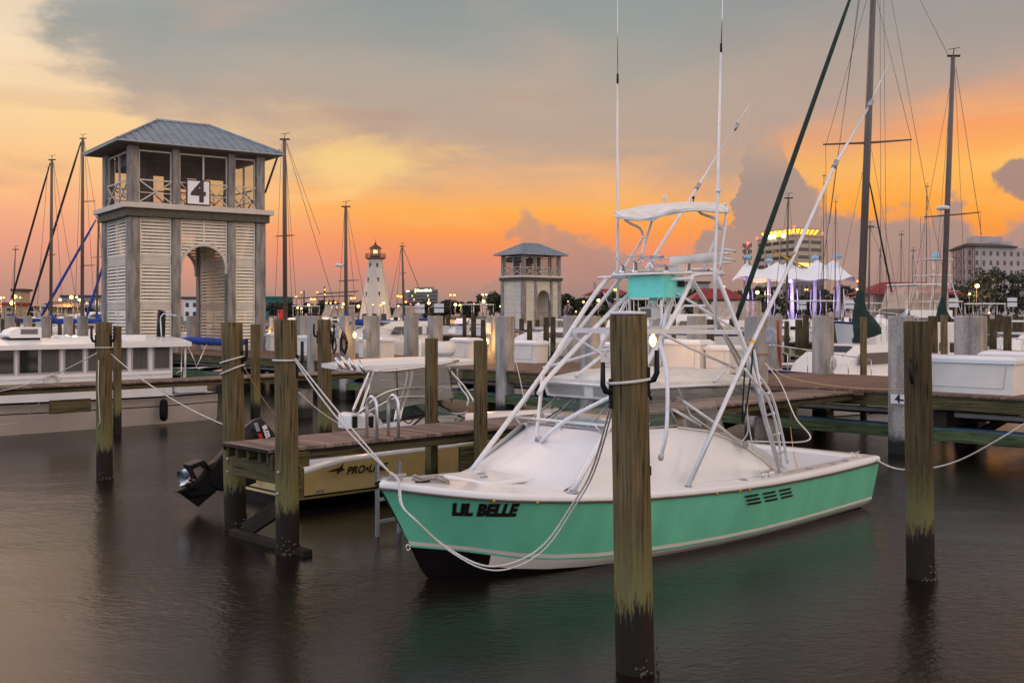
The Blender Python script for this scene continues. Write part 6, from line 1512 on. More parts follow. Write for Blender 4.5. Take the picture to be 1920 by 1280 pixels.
# striped flag on a staff
Yf = 66; r = E('flag', P(1150, 600, Yf), 'striped red and white flag hanging on a staff behind the tower tubes', 'flag')
m = MB(); m.tube([P(1132,548,Yf), P(1152,598,Yf)], .03, 6); m.build('staff', 'steel', r)
mat('flag_red', (.5,.03,.04), .8); mat('flag_blue', (.03,.05,.2), .8)
m = MB(); rows = []
for i in range(9):
    k = i/8; rows.append([P(1136+14*k+11*q*(.3+.7*k), 553+32*k+q*3, Yf-.1*sin(6*q+4*k)) for q in [j/6 for j in range(7)]])
m.grid(rows, mfn=lambda i, j: 2 if (i < 3 and j < 6) else (0 if (j % 2) else 1)); m.build('cloth', ['flag_red','far_white','flag_blue'], r)

# ---------------------------------------------------------------- distant piers, piles and lockers
def ordinal(n): return {1:'first',2:'second',3:'third'}.get(n, '%dth' % n)
def far_pier(u, v0, v1, label, w=3):
    r = E('distant_pier', D(u, (v0+v1)/2, 0), label, 'pier', 'distant piers')
    m = MB(); m.box(D, u, u+w, v0, v1, 1.28, 1.36); m.build('deck', 'deck_pier', r)
    m = MB(); m.box(D, u, u+.08, v0, v1, .95, 1.275); m.build('fascia_beam', 'wet_timber', r); m = MB(); m.box(D, u, u+.08, v0, v1, .3, .5); m.build('lower_wale', 'wet_timber', r)
    return r
far_pier(58, -110, -32, 'second pier, running behind the main pier and the radar dome'); far_pier(60, -26, 40, 'second pier on the right, behind the white box and the green posts')
far_pier(88, -175, 60, 'third pier, farthest and longest, on which the small tower stands', 5)
rr = random.Random(5)
cands = []
for x in range(800, 1190, 15): cands.append((x+rr.randint(-5,5), rr.uniform(60,105), rr.uniform(590,601)))
for x in (538, 575, 604, 628, 726, 742, 758): cands.append((x, rr.uniform(62,90), rr.uniform(594,602)))
for x in range(1462, 1690, 17): cands.append((x+rr.randint(-6,6), rr.uniform(52,90), rr.uniform(590,603)))
for x in (1749, 1790, 1849, 1862, 1874, 1889, 1904, 1914): cands.append((x, rr.uniform(42,66), rr.uniform(588,598)))
for x in range(8, 190, 26): cands.append((x+rr.randint(-5,5), rr.uniform(85,110), rr.uniform(594,602)))
for x in (1262, 1290, 1332, 1372): cands.append((x, rr.uniform(50,80), rr.uniform(590,600)))
cands.sort()
proto = None
def far_pile(x, Y, yt, i):
    global proto
    c = P(x, 600, Y); top = 3-(yt-HZ)*Y/F; 
    if proto is None:
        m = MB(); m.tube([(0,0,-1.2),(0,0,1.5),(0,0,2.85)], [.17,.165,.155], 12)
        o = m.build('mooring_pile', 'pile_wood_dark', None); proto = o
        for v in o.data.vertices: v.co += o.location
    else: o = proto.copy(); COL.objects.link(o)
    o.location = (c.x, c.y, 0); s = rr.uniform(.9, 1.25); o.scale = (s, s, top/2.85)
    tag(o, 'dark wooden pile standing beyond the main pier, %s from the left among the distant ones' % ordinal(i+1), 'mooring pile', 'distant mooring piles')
for i, (x, Y, yt) in enumerate(cands): far_pile(x, Y, yt, i)
lk = None
lc = sorted([(x+rr.randint(-6,6), rr.choice((59,60,89))) for x in list(range(826, 1100, 38))+[1500,1535,1580,1660,1850,1895,560,600,640,30,75,120]])
for i, (x, u) in enumerate(lc):
    if lk is None:
        m = MB(); m.box(lambda a,b,c: Vector((a,b,c)), -.6, .6, -.3, .3, 0, .62); m.box(lambda a,b,c: Vector((a,b,c)), -.65, .65, -.35, .35, .622, .75)
        o = m.build('distant_dock_box', 'far_white', None, bevel=.03); 
        for v in o.data.vertices: v.co += o.location
        lk = o
    else: o = lk.copy(); COL.objects.link(o)
    Y = DU(x, u+.6); p = P(x, 600, Y); o.location = (p.x, p.y, 1.36); o.rotation_euler = (0,0,radians(-46))
    tag(o, 'small white dock box on a distant pier, %s from the left' % ordinal(i+1), 'dock box', 'distant dock boxes')
# tall white locker right of the sail cover, berth signs
def far_sign(px, py, Y, i):
    r = E('berth_sign', P(px, py, Y), 'white two part notice board on posts, %s from the left along the far shore' % ordinal(i), 'sign', 'notice boards along the far shore')
    k = Y/F
    for a, b in ((-8,-1),(1,9)):
        m = MB(); c = P(px, py, Y); m.box(lambda x,y,z: c+Vector((x,y,z)), -9*k, 9*k, 0, .06, -b*k, -a*k); m.build('panel', 'far_white', r)
    m = MB()
    for x in (-8, 8): m.box(lambda a,b,c_: P(px,py,Y)+Vector((a,b,c_)), (x-.7)*k, (x+.7)*k, .07, .2, -34*k, -1*k)
    m.build('post', 'wet_timber', r)
for i, (x, y) in enumerate(((787,578),(823,577),(1503,571),(1592,570),(1788,567),(1898,566))): far_sign(x, y, 215, i+1)
m = MB(); Yw = 44; c = P(1768+14, 620, Yw); m.box(lambda a,b,c_: c+Vector((a,b,c_)), -.42, .42, 0, .8, -.5, .35); m.build('equipment_locker', 'box_plastic', None, bevel=.06, label='tall cream locker numbered at its base, right of the right sail cover', cat='locker')
m = MB(); Yw = 44; c = P(1658, 620, Yw); m.box(lambda a,b,c_: c+Vector((a,b,c_)), -.36, .36, 0, .8, -.72, .25); m.build('equipment_locker', 'box_plastic', None, bevel=.06, label='tall cream locker between the green boom cover and a concrete pile', cat='locker')
# ---------------------------------------------------------------- far shore: buildings
mat('tower_stone', (.42,.36,.27), .7, var=.1, scale=.3); mat('bank_stone', (.20,.15,.14), .8, var=.1, scale=.3); mat('hotel_wall', (.40,.36,.37), .8, var=.08, scale=.2)
mat('far_window', (.02,.025,.035), .15, var=.1); mat('far_roof', (.06,.05,.055), .8, var=.2, scale=.5); mat('red_roof', (.26,.03,.035), .6, var=.15, scale=.5); mat('pav_wall', (.42,.33,.22), .8, var=.1)
mat('window_lit', (1,.8,.3), .4, var=0, emit=(1,.62,.12), es=1.6); mat('crown_lit', (1,.8,.2), .4, var=0, emit=(1,.50,.03), es=1.35); mat('sign_lit', (1,1,.6), .4, var=0, emit=(.85,1,.5), es=1.6); mat('sign_white', (1,1,.8), .4, var=0, emit=(1,.95,.5), es=6)
mat('scaffold', (.14,.07,.05), .8); mat('green_roof', (.02,.12,.11), .6); mat('far_wall', (.30,.29,.30), .8, var=.1, scale=.2)
def face_frame(p, q, z0=1.0):
    """x along p->q, o outwards (towards the viewer side), z up"""
    d = (q-p); L = d.length; d.normalize(); n = Vector((d.y, -d.x, 0))
    return (lambda x, o, z: Vector((p.x, p.y, 0))+d*x+n*o+Vector((0,0,z))), L
def P0(px, Y): return Vector(((px-960)/F*Y, Y, 0))
def zat(py, Y): return H-(py-HZ)/F*Y
def block(m, pts, z0, z1, mi=0):
    n = len(pts); lo = [Vector((p.x,p.y,z0)) for p in pts]; m.slab(lo, (0,0,z1-z0), mi)
def windows(root, fn, L, cols, rows, z0, z1, wfrac=.6, hfrac=.5, lit=(), x0=0, x1=None, frame_=False):
    x1 = x1 or L; W = (x1-x0)/cols; Hh = (z1-z0)/rows
    for i in range(cols):
        for j in range(rows):
            a = x0+W*(i+.5-wfrac/2); b = x0+W*(i+.5+wfrac/2); c = z0+Hh*(j+.5-hfrac/2); d = z0+Hh*(j+.5+hfrac/2)
            m = MB(); m.box(fn, a, b, -.2, .04, c, d); m.build('window', 'window_lit' if (i,j) in lit else 'far_window', root)
# office tower with a lit crown
A, Bc, Cc = P0(1420,734), P0(1493,690), P0(1543,704); Dd = A+(Cc-Bc)
hr = E('office_tower', (Bc.x, Bc.y, 1), 'tall office tower with yellow lit crown behind the white tent canopy', 'building')
zt = zat(441, 690); m = MB(); block(m, [A,Bc,Cc,Dd], 1, zt); m.build('wall', 'tower_stone', hr)
fnL, LL = face_frame(A, Bc); fnR, LR = face_frame(Bc, Cc)
windows(hr, fnL, LL, 5, 10, 4, zt-1.5, .86, .45, lit=((3,5),(2,6)), x0=1, x1=LL-1); windows(hr, fnR, LR, 2, 10, 4, zt-1.5, .86, .45, lit=((0,4),(1,5),(1,6),(0,6)), x0=1, x1=LR-1)
m = MB()
for k in range(6): x = 1+(LL-2)*k/5; m.box(fnL, x-.45, x+.45, 0, .35, 1, zt)
for k in range(3): x = 1+(LR-2)*k/2; m.box(fnR, x-.45, x+.45, 0, .35, 1, zt)
m.box(fnL, -.4, LL+.2, .0, .6, zt-.2, zt+.5); m.box(fnR, -.2, LR+.4, 0, .6, zt-.2, zt+.5); m.build('pier_strip', 'tower_stone', hr)
cpt = (A+Bc+Cc+Dd)/4; cw = [cpt+(p-cpt)*.80 for p in (A,Bc,Cc,Dd)]; cr = [cpt+(p-cpt)*.92 for p in (A,Bc,Cc,Dd)]
m = MB(); block(m, cw, zt, zt+3); m.build('penthouse', 'bank_stone', hr)
m = MB(); z0, z1 = zt+1.4, zt+4.6
m.grid([[Vector((p.x,p.y,z0)) for p in cw+[cw[0]]], [Vector((p.x,p.y,z1)) for p in cr+[cr[0]]]], sm=False); m.build('lit_crown', 'crown_lit', hr)
m = MB(); block(m, cr, z1, z1+.5)
fA, lA = face_frame(cr[0], cr[1]); fB, lB = face_frame(cr[1], cr[2])
for k in range(9): x = lA*k/8; m.beam(cw[0].lerp(cw[1], k/8)+Vector((0,0,z0)), cr[0].lerp(cr[1], k/8)+Vector((0,0,z1))-Vector((0,.3,0)), .5, .5)
for k in range(6): m.beam(cw[1].lerp(cw[2], k/5)+Vector((0,0,z0)), cr[1].lerp(cr[2], k/5)+Vector((0,0,z1))-Vector((0,.3,0)), .5, .5)
m.build('crown_frame', 'bank_stone', hr)
for x0, x1 in ((17,26),(35,39)): m = MB(); m.box(fnL, x0*.9, x1*.9, .7, 1.2, zt-.5, zt+2.0); m.build('lit_sign', 'sign_white', hr)
m = MB(); m.box(fnL, 26*.9+.2, 34*.9, .7, 1.0, zt+.2, zt+1.4); m.build('lit_sign', 'crown_lit', hr)
for px, py, Y in ((1419,447,730),(1489,425,700),(1543,438,702),(1492,437,690)):
    m = MB(); m.sphere(P(px, py, Y-3), .8, 8); m.build('warning_light', 'lamp_red', hr)
# lattice radio mast
rm = E('radio_mast', P0(1401,520)+Vector((0,0,1)), 'lattice radio mast with red lights left of the office tower', 'mast'); m = MB(); b = P0(1401,520); zt = zat(460,520)
for sx in (-1,1):
    for sy in (-1,1): m.tube([b+Vector((sx*1.6,sy*1.6,1)), b+Vector((sx*1.0,sy*1.0,zt))], .14, 5)
for k in range(12):
    z = 1+(zt-1)*k/12; z2 = 1+(zt-1)*(k+1)/12; w = 1.6-.6*k/12
    for sy in (-1,1): m.tube([b+Vector((-w,sy*w,z)), b+Vector((w,sy*w,z2))], .09, 4); m.tube([b+Vector((w,sy*w,z)), b+Vector((-w,sy*w,z2))], .09, 4)
m.build('lattice', 'far_roof', rm); m = MB()
for z in (zt, zt-3, zt-6):
    for k in range(6): a = k*pi/3; m.box(lambda x,y,zz: b+Vector((cos(a)*2+x, sin(a)*2+y, zz)), -.2, .2, -.2, .2, z-.9, z+.9)
m.build('antenna_panel', 'far_roof', rm); m = MB(); m.sphere(b+Vector((0,-1,zt+1)), .7, 8); m.build('warning_light', 'lamp_red', rm)
# hotel under repair
A, Bc, Cc = P0(1783,640), P0(1812,596), P0(1990,620); Dd = A+(Cc-Bc); ho = E('hotel', (Bc.x,Bc.y,1), 'big pale building with rows of small dark windows and scaffolding at the right edge', 'building')
zt = zat(462,596); m = MB(); block(m, [A,Bc,Cc,Dd], 1, zt); m.build('wall', 'hotel_wall', ho)
f1_, l1 = face_frame(Bc, Cc); windows(ho, f1_, l1, 14, 7, 4, zt-1, .38, .5); f2_, l2 = face_frame(A, Bc); windows(ho, f2_, l2, 4, 7, 4, zt-1, .4, .5)
m = MB(); block(m, [Bc+(Cc-Bc)*a+(A-Bc)*b for a, b in ((-.02,-.05),(.52,-.05),(.52,1.05),(-.02,1.05))], zt, zt+.8)
mid = [Bc+(Cc-Bc)*a+(A-Bc)*b for a, b in ((.04,.2),(.40,.2),(.40,.8),(.04,.8))]; lo = [Bc+(Cc-Bc)*a+(A-Bc)*b for a, b in ((-.02,-.05),(.5,-.05),(.5,1.05),(-.02,1.05))]
m.grid([[Vector((p.x,p.y,zt+.8)) for p in lo+[lo[0]]], [Vector((p.x,p.y,zt+2.6)) for p in mid+[mid[0]]]], sm=False); m.poly([Vector((p.x,p.y,zt+2.6)) for p in mid]); m.build('roof', 'far_roof', ho)
m = MB(); block(m, [Bc+(Cc-Bc)*a+(A-Bc)*b for a, b in ((.15,.4),(.45,.4),(.45,.9),(.15,.9))], zt, zt+7.5); m.box(f1_, .44*l1, .56*l1, -14, -6, zt, zt+4); m.build('penthouse', 'hotel_wall', ho)
m = MB(); s0, n_ = l2*.02, 0
for k in range(8):
    z = 1+(zt-1)*k/7; m.box(f2_, l2*.35, l2*1.0, 1.5, 1.7, z, z+.25); 
for k in range(7): x = l2*(.35+.65*k/6); m.box(f2_, x-.15, x+.15, 1.4, 1.7, 1, zt+1)
for k in range(7): z = 1+(zt-1)*k/7; m.beam(f2_(l2*.35,1.6,z), f2_(l2,1.6,z+(zt-1)/7), .15, .15)
for k in range(4): x = l1*.002+k*1.6; m.box(f1_, x-.12, x+.12, .9, 1.2, 1, zt+2)
for k in range(8): z = 1+(zt-1)*k/7; m.box(f1_, 0, 5.2, .9, 1.15, z, z+.25)
m.build('scaffolding', 'scaffold', ho)
# bank building
A, Bc, Cc = P0(757,640), P0(764,612), P0(821,600); Dd = A+(Cc-Bc); bk = E('bank_building', (Bc.x,Bc.y,1), 'low brown office block with dark window bands and a glowing roof sign', 'building')
zt = zat(543,606); m = MB(); block(m, [A,Bc,Cc,Dd], 1, zt); block(m, [Bc+(Cc-Bc)*a+(A-Bc)*b for a, b in ((.33,.05),(.88,.05),(.80,.9),(.33,.9))], zt, zat(538,606)); m.build('wall', 'bank_stone', bk)
fB_, lB_ = face_frame(Bc, Cc)
for k, (a, b) in enumerate(((547,549.5),(553.5,556),(560,562.5),(566.5,569))):
    m = MB(); m.box(fB_, .6, lB_-.6, -.3, .06, zat(b,606), zat(a,606)); m.build('window_band', 'far_window', bk)
for x, y in ((.14,554.5),(.66,554.5),(.2,561.5),(.69,561.5)): m = MB(); m.box(fB_, lB_*x, lB_*x+1.0, .0, .12, zat(y+1,606), zat(y-1,606)); m.build('lit_window', 'window_lit', bk)
m = MB(); c = fB_(lB_*.54, .9, zat(544.5,606)); text_on(m, '▮HancockBank', c, fB_(1,0,0)-fB_(0,0,0), (0,0,1), 1.9, offset=.12, depth=.08); m.build('roof_sign', 'sign_lit', bk)
m = MB(); m.box(fB_, -.5, 1.6, .2, .7, zat(547,606), zat(544,606)); m.build('lit_sign', 'sign_lit', bk)
# low buildings and pavilions
def hip(name, px0, px1, Y, ye, yr, dep, label, wallm='pav_wall', roofm='red_roof', inset=.28, over=.08, posts=True, wt=1.0, cat='pavilion'):
    z0, ze, zr = 1.0, zat(ye, Y), zat(yr, Y); a, b = P0(px0, Y), P0(px1, Y); w = b.x-a.x; r = E(name, ((a.x+b.x)/2, Y, 1), label, cat)
    m = MB(); e = [Vector((a.x,Y,ze)), Vector((b.x,Y,ze)), Vector((b.x,Y+dep,ze)), Vector((a.x,Y+dep,ze))]; R0 = Vector((a.x+w*inset, Y+dep/2, zr)); R1__ = Vector((b.x-w*inset, Y+dep/2, zr))
    m.add(e+[R0,R1__], [(0,1,5,4),(1,2,5),(2,3,4,5),(3,0,4),(3,2,1,0)])
    for i in range(1, 26):
        k = i/26; p = e[0].lerp(e[1], k); f = min(1, k/inset, (1-k)/inset); m.beam(p+Vector((0,0,.05)), p.lerp(Vector((p.x, Y+dep/2, zr)), f)+Vector((0,0,.05)), .12, .1)
    m.build('roof', roofm, r)
    m = MB(); o = w*over; m.box(lambda x,y,z: Vector((x,y,z)), a.x+o*2.2, b.x-o*2.2, Y+dep*.3, Y+dep*.8, z0, ze); m.build('wall', wallm, r)
    if posts:
        for k in range(6): x = a.x+o+(w-2*o)*k/5; m = MB(); m.box(lambda X,y,z: Vector((X,y,z)), x-.3, x+.3, Y+.8, Y+1.4, z0, ze); m.build('column', wallm, r)
    m = MB(); m.box(lambda x,y,z: Vector((x,y,z)), a.x+w*.42, a.x+w*.50, Y+dep*.3-.1, Y+dep*.3, z0, z0+2.4); m.build('door', 'far_window', r)
    return r
hip('pavilion', 1296, 1404, 235, 561, 540, 12, 'red roofed pavilion seen between the tower leg and the tent canopy')
hip('pavilion', 1622, 1812, 245, 551, 527, 16, 'wide red roofed pavilion behind the flybridge boat')
hip('pavilion', 55, 142, 260, 576, 565, 12, 'dark low roofed pavilion behind the blue furled sails at the left', roofm='far_roof')
def shed(name, px0, px1, Y, yt, label, wm, rm='far_roof', win=0, dep=25, lit=()):
    a, b = P0(px0, Y), P0(px1, Y); zt = zat(yt, Y); r = E(name, ((a.x+b.x)/2, Y, 1), label, 'building')
    m = MB(); m.box(lambda x,y,z: Vector((x,y,z)), a.x, b.x, Y, Y+dep, 1, zt); m.build('wall', wm, r)
    m = MB(); m.box(lambda x,y,z: Vector((x,y,z)), a.x-.8, b.x+.8, Y-.8, Y+dep+.8, zt, zt+1.0); m.build('roof', rm, r)
    f, l = face_frame(a, b)
    if win: windows(r, f, l, win, 2, 2, zt-.5, .5, .5, lit)
    return r
shed('warehouse', 116, 200, 520, 557, 'grey flat building behind the leftmost lamps', 'far_wall', win=7, lit=((5,1),))
shed('warehouse', 344, 372, 420, 561, 'pale shed seen through the tower arch', 'far_white', win=2)
shed('stair_block', 25, 39, 420, 546, 'orange lit blocky building at the left edge behind the bright lamp', 'pav_wall', dep=8)
shed('shed', -30, 26, 400, 572, 'low orange lit building at the left edge of the photo', 'pav_wall', 'red_roof', win=3, dep=12)
shed('warehouse', 498, 530, 560, 559, 'green roofed warehouse right of the number four tower', 'green_roof', 'green_roof')
shed('office_block', 1288, 1330, 560, 531, 'grey office block behind the trees right of the helm pod', 'far_wall', win=4)
shed('apartment_house', 1490, 1545, 560, 524, 'lower brown building below the office tower', 'bank_stone', win=6)
shed('house', 1010, 1062, 430, 560, 'flat pale house between the dark trees right of the small tower', 'far_wall', win=3) 
hip('house', 1095, 1190, 430, 553, 541, 16, 'red roofed house with a chimney among dark trees left of the helm pod', cat='house')
m = MB(); m.box(lambda x,y,z: Vector((x,y,z)), *(P0(1113,428).x, P0(1118,428).x), 428, 430, 1, zat(529,428)); m.build('chimney_tower', 'far_wall', None, label='small square turret rising from the trees beside the red roofed house', cat='turret')

# tensile canopy
ca = E('tent_canopy', (P0(1490,250).x, 250, 1), 'white peaked tent canopy with violet lights on tall columns', 'canopy')
mat('tent_fabric', (.75,.78,.80), .6, var=.03)
pk_ = [(1401,483,252),(1442,489,262),(1485,489,250),(1528,484,256),(1572,481,250)]
def canopy_z(x, y):
    q = abs(2*(x-xa)/(xb-xa)-1); j = abs((y-254)/9.8); edge = zat(526, 250)+.2*sin(x*.9); sad = zat(503, 250)-1.6*q**4
    z = edge+(sad-edge)*(1-min(1,j)**1.7)*(1-q**8); s = 0
    for px, py, Y in pk_:
        c = P0(px, Y); d = sqrt(((x-c.x)/3.4)**2+((y-254)/8)**2); s = max(s, (zat(py, Y)-zat(503, Y))*(max(0, 1-d)**1.25)*.95)
    return z+s
xa, xb = P0(1380,250).x, P0(1612,250).x
m = MB(); rows = []
for i in range(90):
    x = xa+(xb-xa)*i/89; q = abs(2*i/89-1); hw = 9.5*(1-q**6)+.3
    rows.append([Vector((x, 254+hw*(j/12*2-1), canopy_z(x, 254+hw*(j/12*2-1)))) for j in range(13)])
m.grid(rows); m.build('fabric', 'tent_fabric', ca)
for i, (px, py, Y) in enumerate(pk_):
    c = P0(px, Y); m = MB(); m.tube([c+Vector((0,0,.8)), c+Vector((0,0,zat(py,Y)-.4))], [.55,.3], 10); m.build('column', 'far_white', ca)
    m = MB(); m.lathe([(.95,-.5),(.9,.1),(.6,.3),(.1,.5)], c+Vector((0,0,zat(py,Y)+.25)), 14); m.build('peak_cap', 'dome_blue', ca)
    m = MB()
    for sx in (-1.3,1.3): m.tube([c+Vector((sx*.4,-.5,1)), c+Vector((sx,-.5,5)), c+Vector((sx*.8,-.5,9.3))], .12, 6)
    m.build('strut', 'far_white', ca)
for px, Y, e in ((1401,248,500),(1442,250,1300),(1485,246,3200),(1528,250,700)):
    l = bulb_light(P0(px, Y)+Vector((1.0,-1.5,6)), e, 'canopy', .5, (.42,.28,1)); 
m = MB(); m.sphere(P(1482, 527, 247), .35, 8); mat('lamp_violet', (.7,.7,1), .4, var=0, emit=(.6,.6,1), es=12); m.build('flood_light', 'lamp_violet', ca)

# lighthouse
lh = E('lighthouse', P0(704,300)+Vector((0,0,1)), 'white tapering octagonal lighthouse with a black lantern gallery', 'lighthouse')
mat('lighthouse_white', (.35,.35,.36), .6, var=.05, scale=.6)
c = P0(704,300); k = 300/F; zb, zg = 1.0, zat(487,300)
def oct_(r, z, rot=22.5-8): return [c+Vector((r*cos(radians(45*i+rot)), r*sin(radians(45*i+rot)), z)) for i in range(8)]
m = MB(); rows = [oct_(4.6, zb), oct_(4.5, zb+1.5), oct_(1.95, zg-.2), oct_(2.0, zg)]; m.grid(rows, sm=False, close=True); m.poly(rows[-1]); m.build('shaft', 'lighthouse_white', lh)
m = MB(); rows = [oct_(2.0, zg), oct_(2.9, zg+.35), oct_(2.9, zg+.55), oct_(1.3, zg+.56)]; m.grid(rows, sm=False, close=True)
for i in range(16): a = 2*pi*i/16; m.tube([c+Vector((2.8*cos(a),2.8*sin(a),zg+.5)), c+Vector((2.8*cos(a),2.8*sin(a),zg+1.6))], .06, 5)
for zz in (zg+1.0, zg+1.6): m.tube([c+Vector((2.8*cos(a),2.8*sin(a),zz)) for a in [2*pi*i/16 for i in range(17)]], .07, 5)
m.build('gallery', 'far_roof', lh)
m = MB(); rows = [oct_(1.35, zg+.56), oct_(1.35, zg+1.2)]; m.grid(rows, sm=False, close=True)
for i in range(8): p = oct_(1.35, 0)[i]; m.tube([p+Vector((0,0,zg+1.2)), p+Vector((0,0,zg+3.1))], .09, 5)
rows = [oct_(1.9, zg+3.1), oct_(1.85, zg+3.2), oct_(.2, zg+4.4)]; m.grid(rows, sm=False, close=True); m.poly(oct_(1.9, zg+3.1)[::-1]); m.sphere(c+Vector((0,0,zg+4.6)), .3, 10); m.tube([c+Vector((0,0,zg+4.7)), c+Vector((0,0,zg+5.8))], .06, 5); m.build('lantern_room', 'far_roof', lh)
m = MB(); m.sphere(c+Vector((0,-.3,zg+2.2)), .55, 10); m.build('lantern', 'lamp_white_far', lh)
for px, py in ((696,497),(709,497),(693,525),(711,524),(690,552),(713,551)):
    t = (zat(py,300)-zb)/(zg-zb); rr_ = (4.5+(1.98-4.5)*t)*.93; x = (px-704)*k
    p = c+Vector((x, -sqrt(max(.1, rr_**2-x*x))*1.0, zat(py,300)))
    m = MB(); m.box(lambda a,b,cc: p+Vector((a,b,cc)), -.28, .28, -.25, .3, -.7, .5); w_ = m.build('window', 'far_window', lh)
    m = MB(); m.box(lambda a,b,cc: p+Vector((a,b,cc)), -.42, .42, -.4, .3, .52, .7); m.build('hood', 'lighthouse_white', w_)
for x in (-2.6, .3, 2.9):
    m = MB(); m.box(lambda a,b,cc: c+Vector((x+a, -4.45+abs(x)*.32+b, cc)), -.6, .6, -.3, .4, 1, 3.6); m.build('doorway', 'far_window', lh)

# ---------------------------------------------------------------- trees
mat('leaf_dark', (.018,.024,.012), .8, var=.5, scale=.6); mat('leaf_mid', (.032,.038,.018), .8, var=.5, scale=.6); mat('bark', (.06,.045,.035), .9, var=.3)
def tree(i, px, Y, ytop, wpx, seed, kind, ybot=591):
    r_ = random.Random(seed); b = P0(px, Y)+Vector((0,0,1)); ht = zat(ytop, Y)-1; w = wpx*Y/F/2
    root = E('tree', b, kind+', %s tree from the left on the far shore' % ordinal(i), 'tree', 'trees along the far shore')
    m = MB(); m.tube([b, b+Vector((.2,0,ht*.3)), b+Vector((-.2,.1,ht*.6))], [ht*.035, ht*.028, ht*.015], 7)
    for k in range(5): a = r_.random()*6.28; m.tube([b+Vector((0,0,ht*(.25+.06*k))), b+Vector((cos(a)*w*.35, sin(a)*w*.35, ht*(.5+.05*k)))], [ht*.014, ht*.006], 5)
    m.build('trunk', 'bark', root)
    m = MB(); cl = []
    for k in range(r_.randint(10, 14)):
        a = r_.random()*6.28; q = sqrt(r_.random())*.78; h = r_.uniform(.30, .88); cl.append((b+Vector((cos(a)*q*w*(1.1-.5*max(0,h-.6)), sin(a)*q*w, ht*h)), w*r_.uniform(.22,.40)))
    cl.append((b+Vector((0,0,ht*.86)), w*.3))
    for c_, s in cl:
        for k in range(62):
            d = Vector((r_.gauss(0,1), r_.gauss(0,1), r_.gauss(0,1))).normalized(); p = c_+Vector((d.x*s, d.y*s, d.z*min(s, ht*.17)))*r_.uniform(.55, 1.12)
            if p.z > b.z+ht*1.02: continue
            u = Vector((r_.gauss(0,1), r_.gauss(0,1), r_.gauss(0,1))).normalized(); v = u.cross(d).normalized() if abs(u.dot(d)) < .98 else Vector((0,0,1)); z = max(.28, .0011*Y)*r_.uniform(.7,1.5)
            m.add([p-u*z-v*z*.6, p+u*z-v*z*.5, p+u*z*.8+v*z*.7, p-u*z*.7+v*z*.6], [(0,1,2,3)], 0 if r_.random() < .6 else 1)
    m.build('crown', ['leaf_dark','leaf_mid'], root)
TREES = []
rt = random.Random(21)
for x in range(-10, 60, 30): TREES.append((x, 460, 577, 44, 'low bushy dark tree'))
for x in range(60, 200, 32): TREES.append((x+rt.randint(-6,6), 470, 573+rt.randint(-3,4), 44, 'low bushy dark tree'))
for x in range(508, 870, 24): TREES.append((x+rt.randint(-6,6), 470+rt.randint(-30,60), rt.choice((566,568,571,573,563)), rt.randint(36,56), 'low round dark tree'))
for x in range(866, 905, 20): TREES.append((x, 430, 566, 34, 'low round dark tree'))
for x, y, w in ((925,546,64),(945,552,50),(1064,550,52),(1092,558,50),(1116,553,52),(1146,548,60),(1172,551,56),(1200,556,50),(1232,552,54),(1262,548,52),(1290,542,56),(1318,540,50),(1345,548,48),(1384,545,52),(1424,534,54),(1450,536,50),(1478,540,50),
                (1520,548,48),(1546,540,52),(1575,534,52),(1600,540,46),(1632,536,50),(1660,538,44),(1690,541,44),(1730,544,44),(1790,535,50)): TREES.append((x, rt.choice((330,350,380)), y, w, 'spreading dark oak'))
for x, y, w, Y in ((1838,496,92,290),(1868,505,80,300),(1806,540,60,300),(1905,510,84,300),(1935,500,90,310)): TREES.append((x, Y, y, w, 'tall dark oak by the pale hotel'))
TREES.sort()
for i, (x, Y, y, w, kd) in enumerate(TREES): tree(i+1, x, Y, y, w, 100+i, kd)
# palm
pb_ = P0(1432, 240)+Vector((0,0,1)); pr_ = E('palm_tree', pb_, 'pale lit palm tree beside the tent canopy columns', 'palm tree')
ztp = zat(548,240); m = MB(); m.tube([pb_, pb_+Vector((.3,0,3)), Vector((pb_.x-.1,pb_.y,ztp-1))], [.3,.24,.2], 8); m.build('trunk', 'bark', pr_)
m = MB(); rp = random.Random(4)
mat('palm_leaf', (.10,.12,.05), .7, var=.3)
for k in range(22):
    a = 2*pi*k/22+rp.random()*.3; e = rp.uniform(.1,1.1); L_ = rp.uniform(2.0,2.8); pts = []
    for j in range(6): q = j/5; pts.append(Vector((pb_.x-.1+cos(a)*L_*q*cos(e*.6), pb_.y+sin(a)*L_*q*cos(e*.6), ztp-1+sin(e)*L_*q*.8-1.4*q*q)))
    sd = Vector((-sin(a), cos(a), 0))
    m.grid([[p-sd*.28*sin(pi*min(.95,j/5+.12))-Vector((0,0,.12)), p, p+sd*.28*sin(pi*min(.95,j/5+.12))-Vector((0,0,.12))] for j, p in enumerate(pts)])
m.build('fronds', 'palm_leaf', pr_)

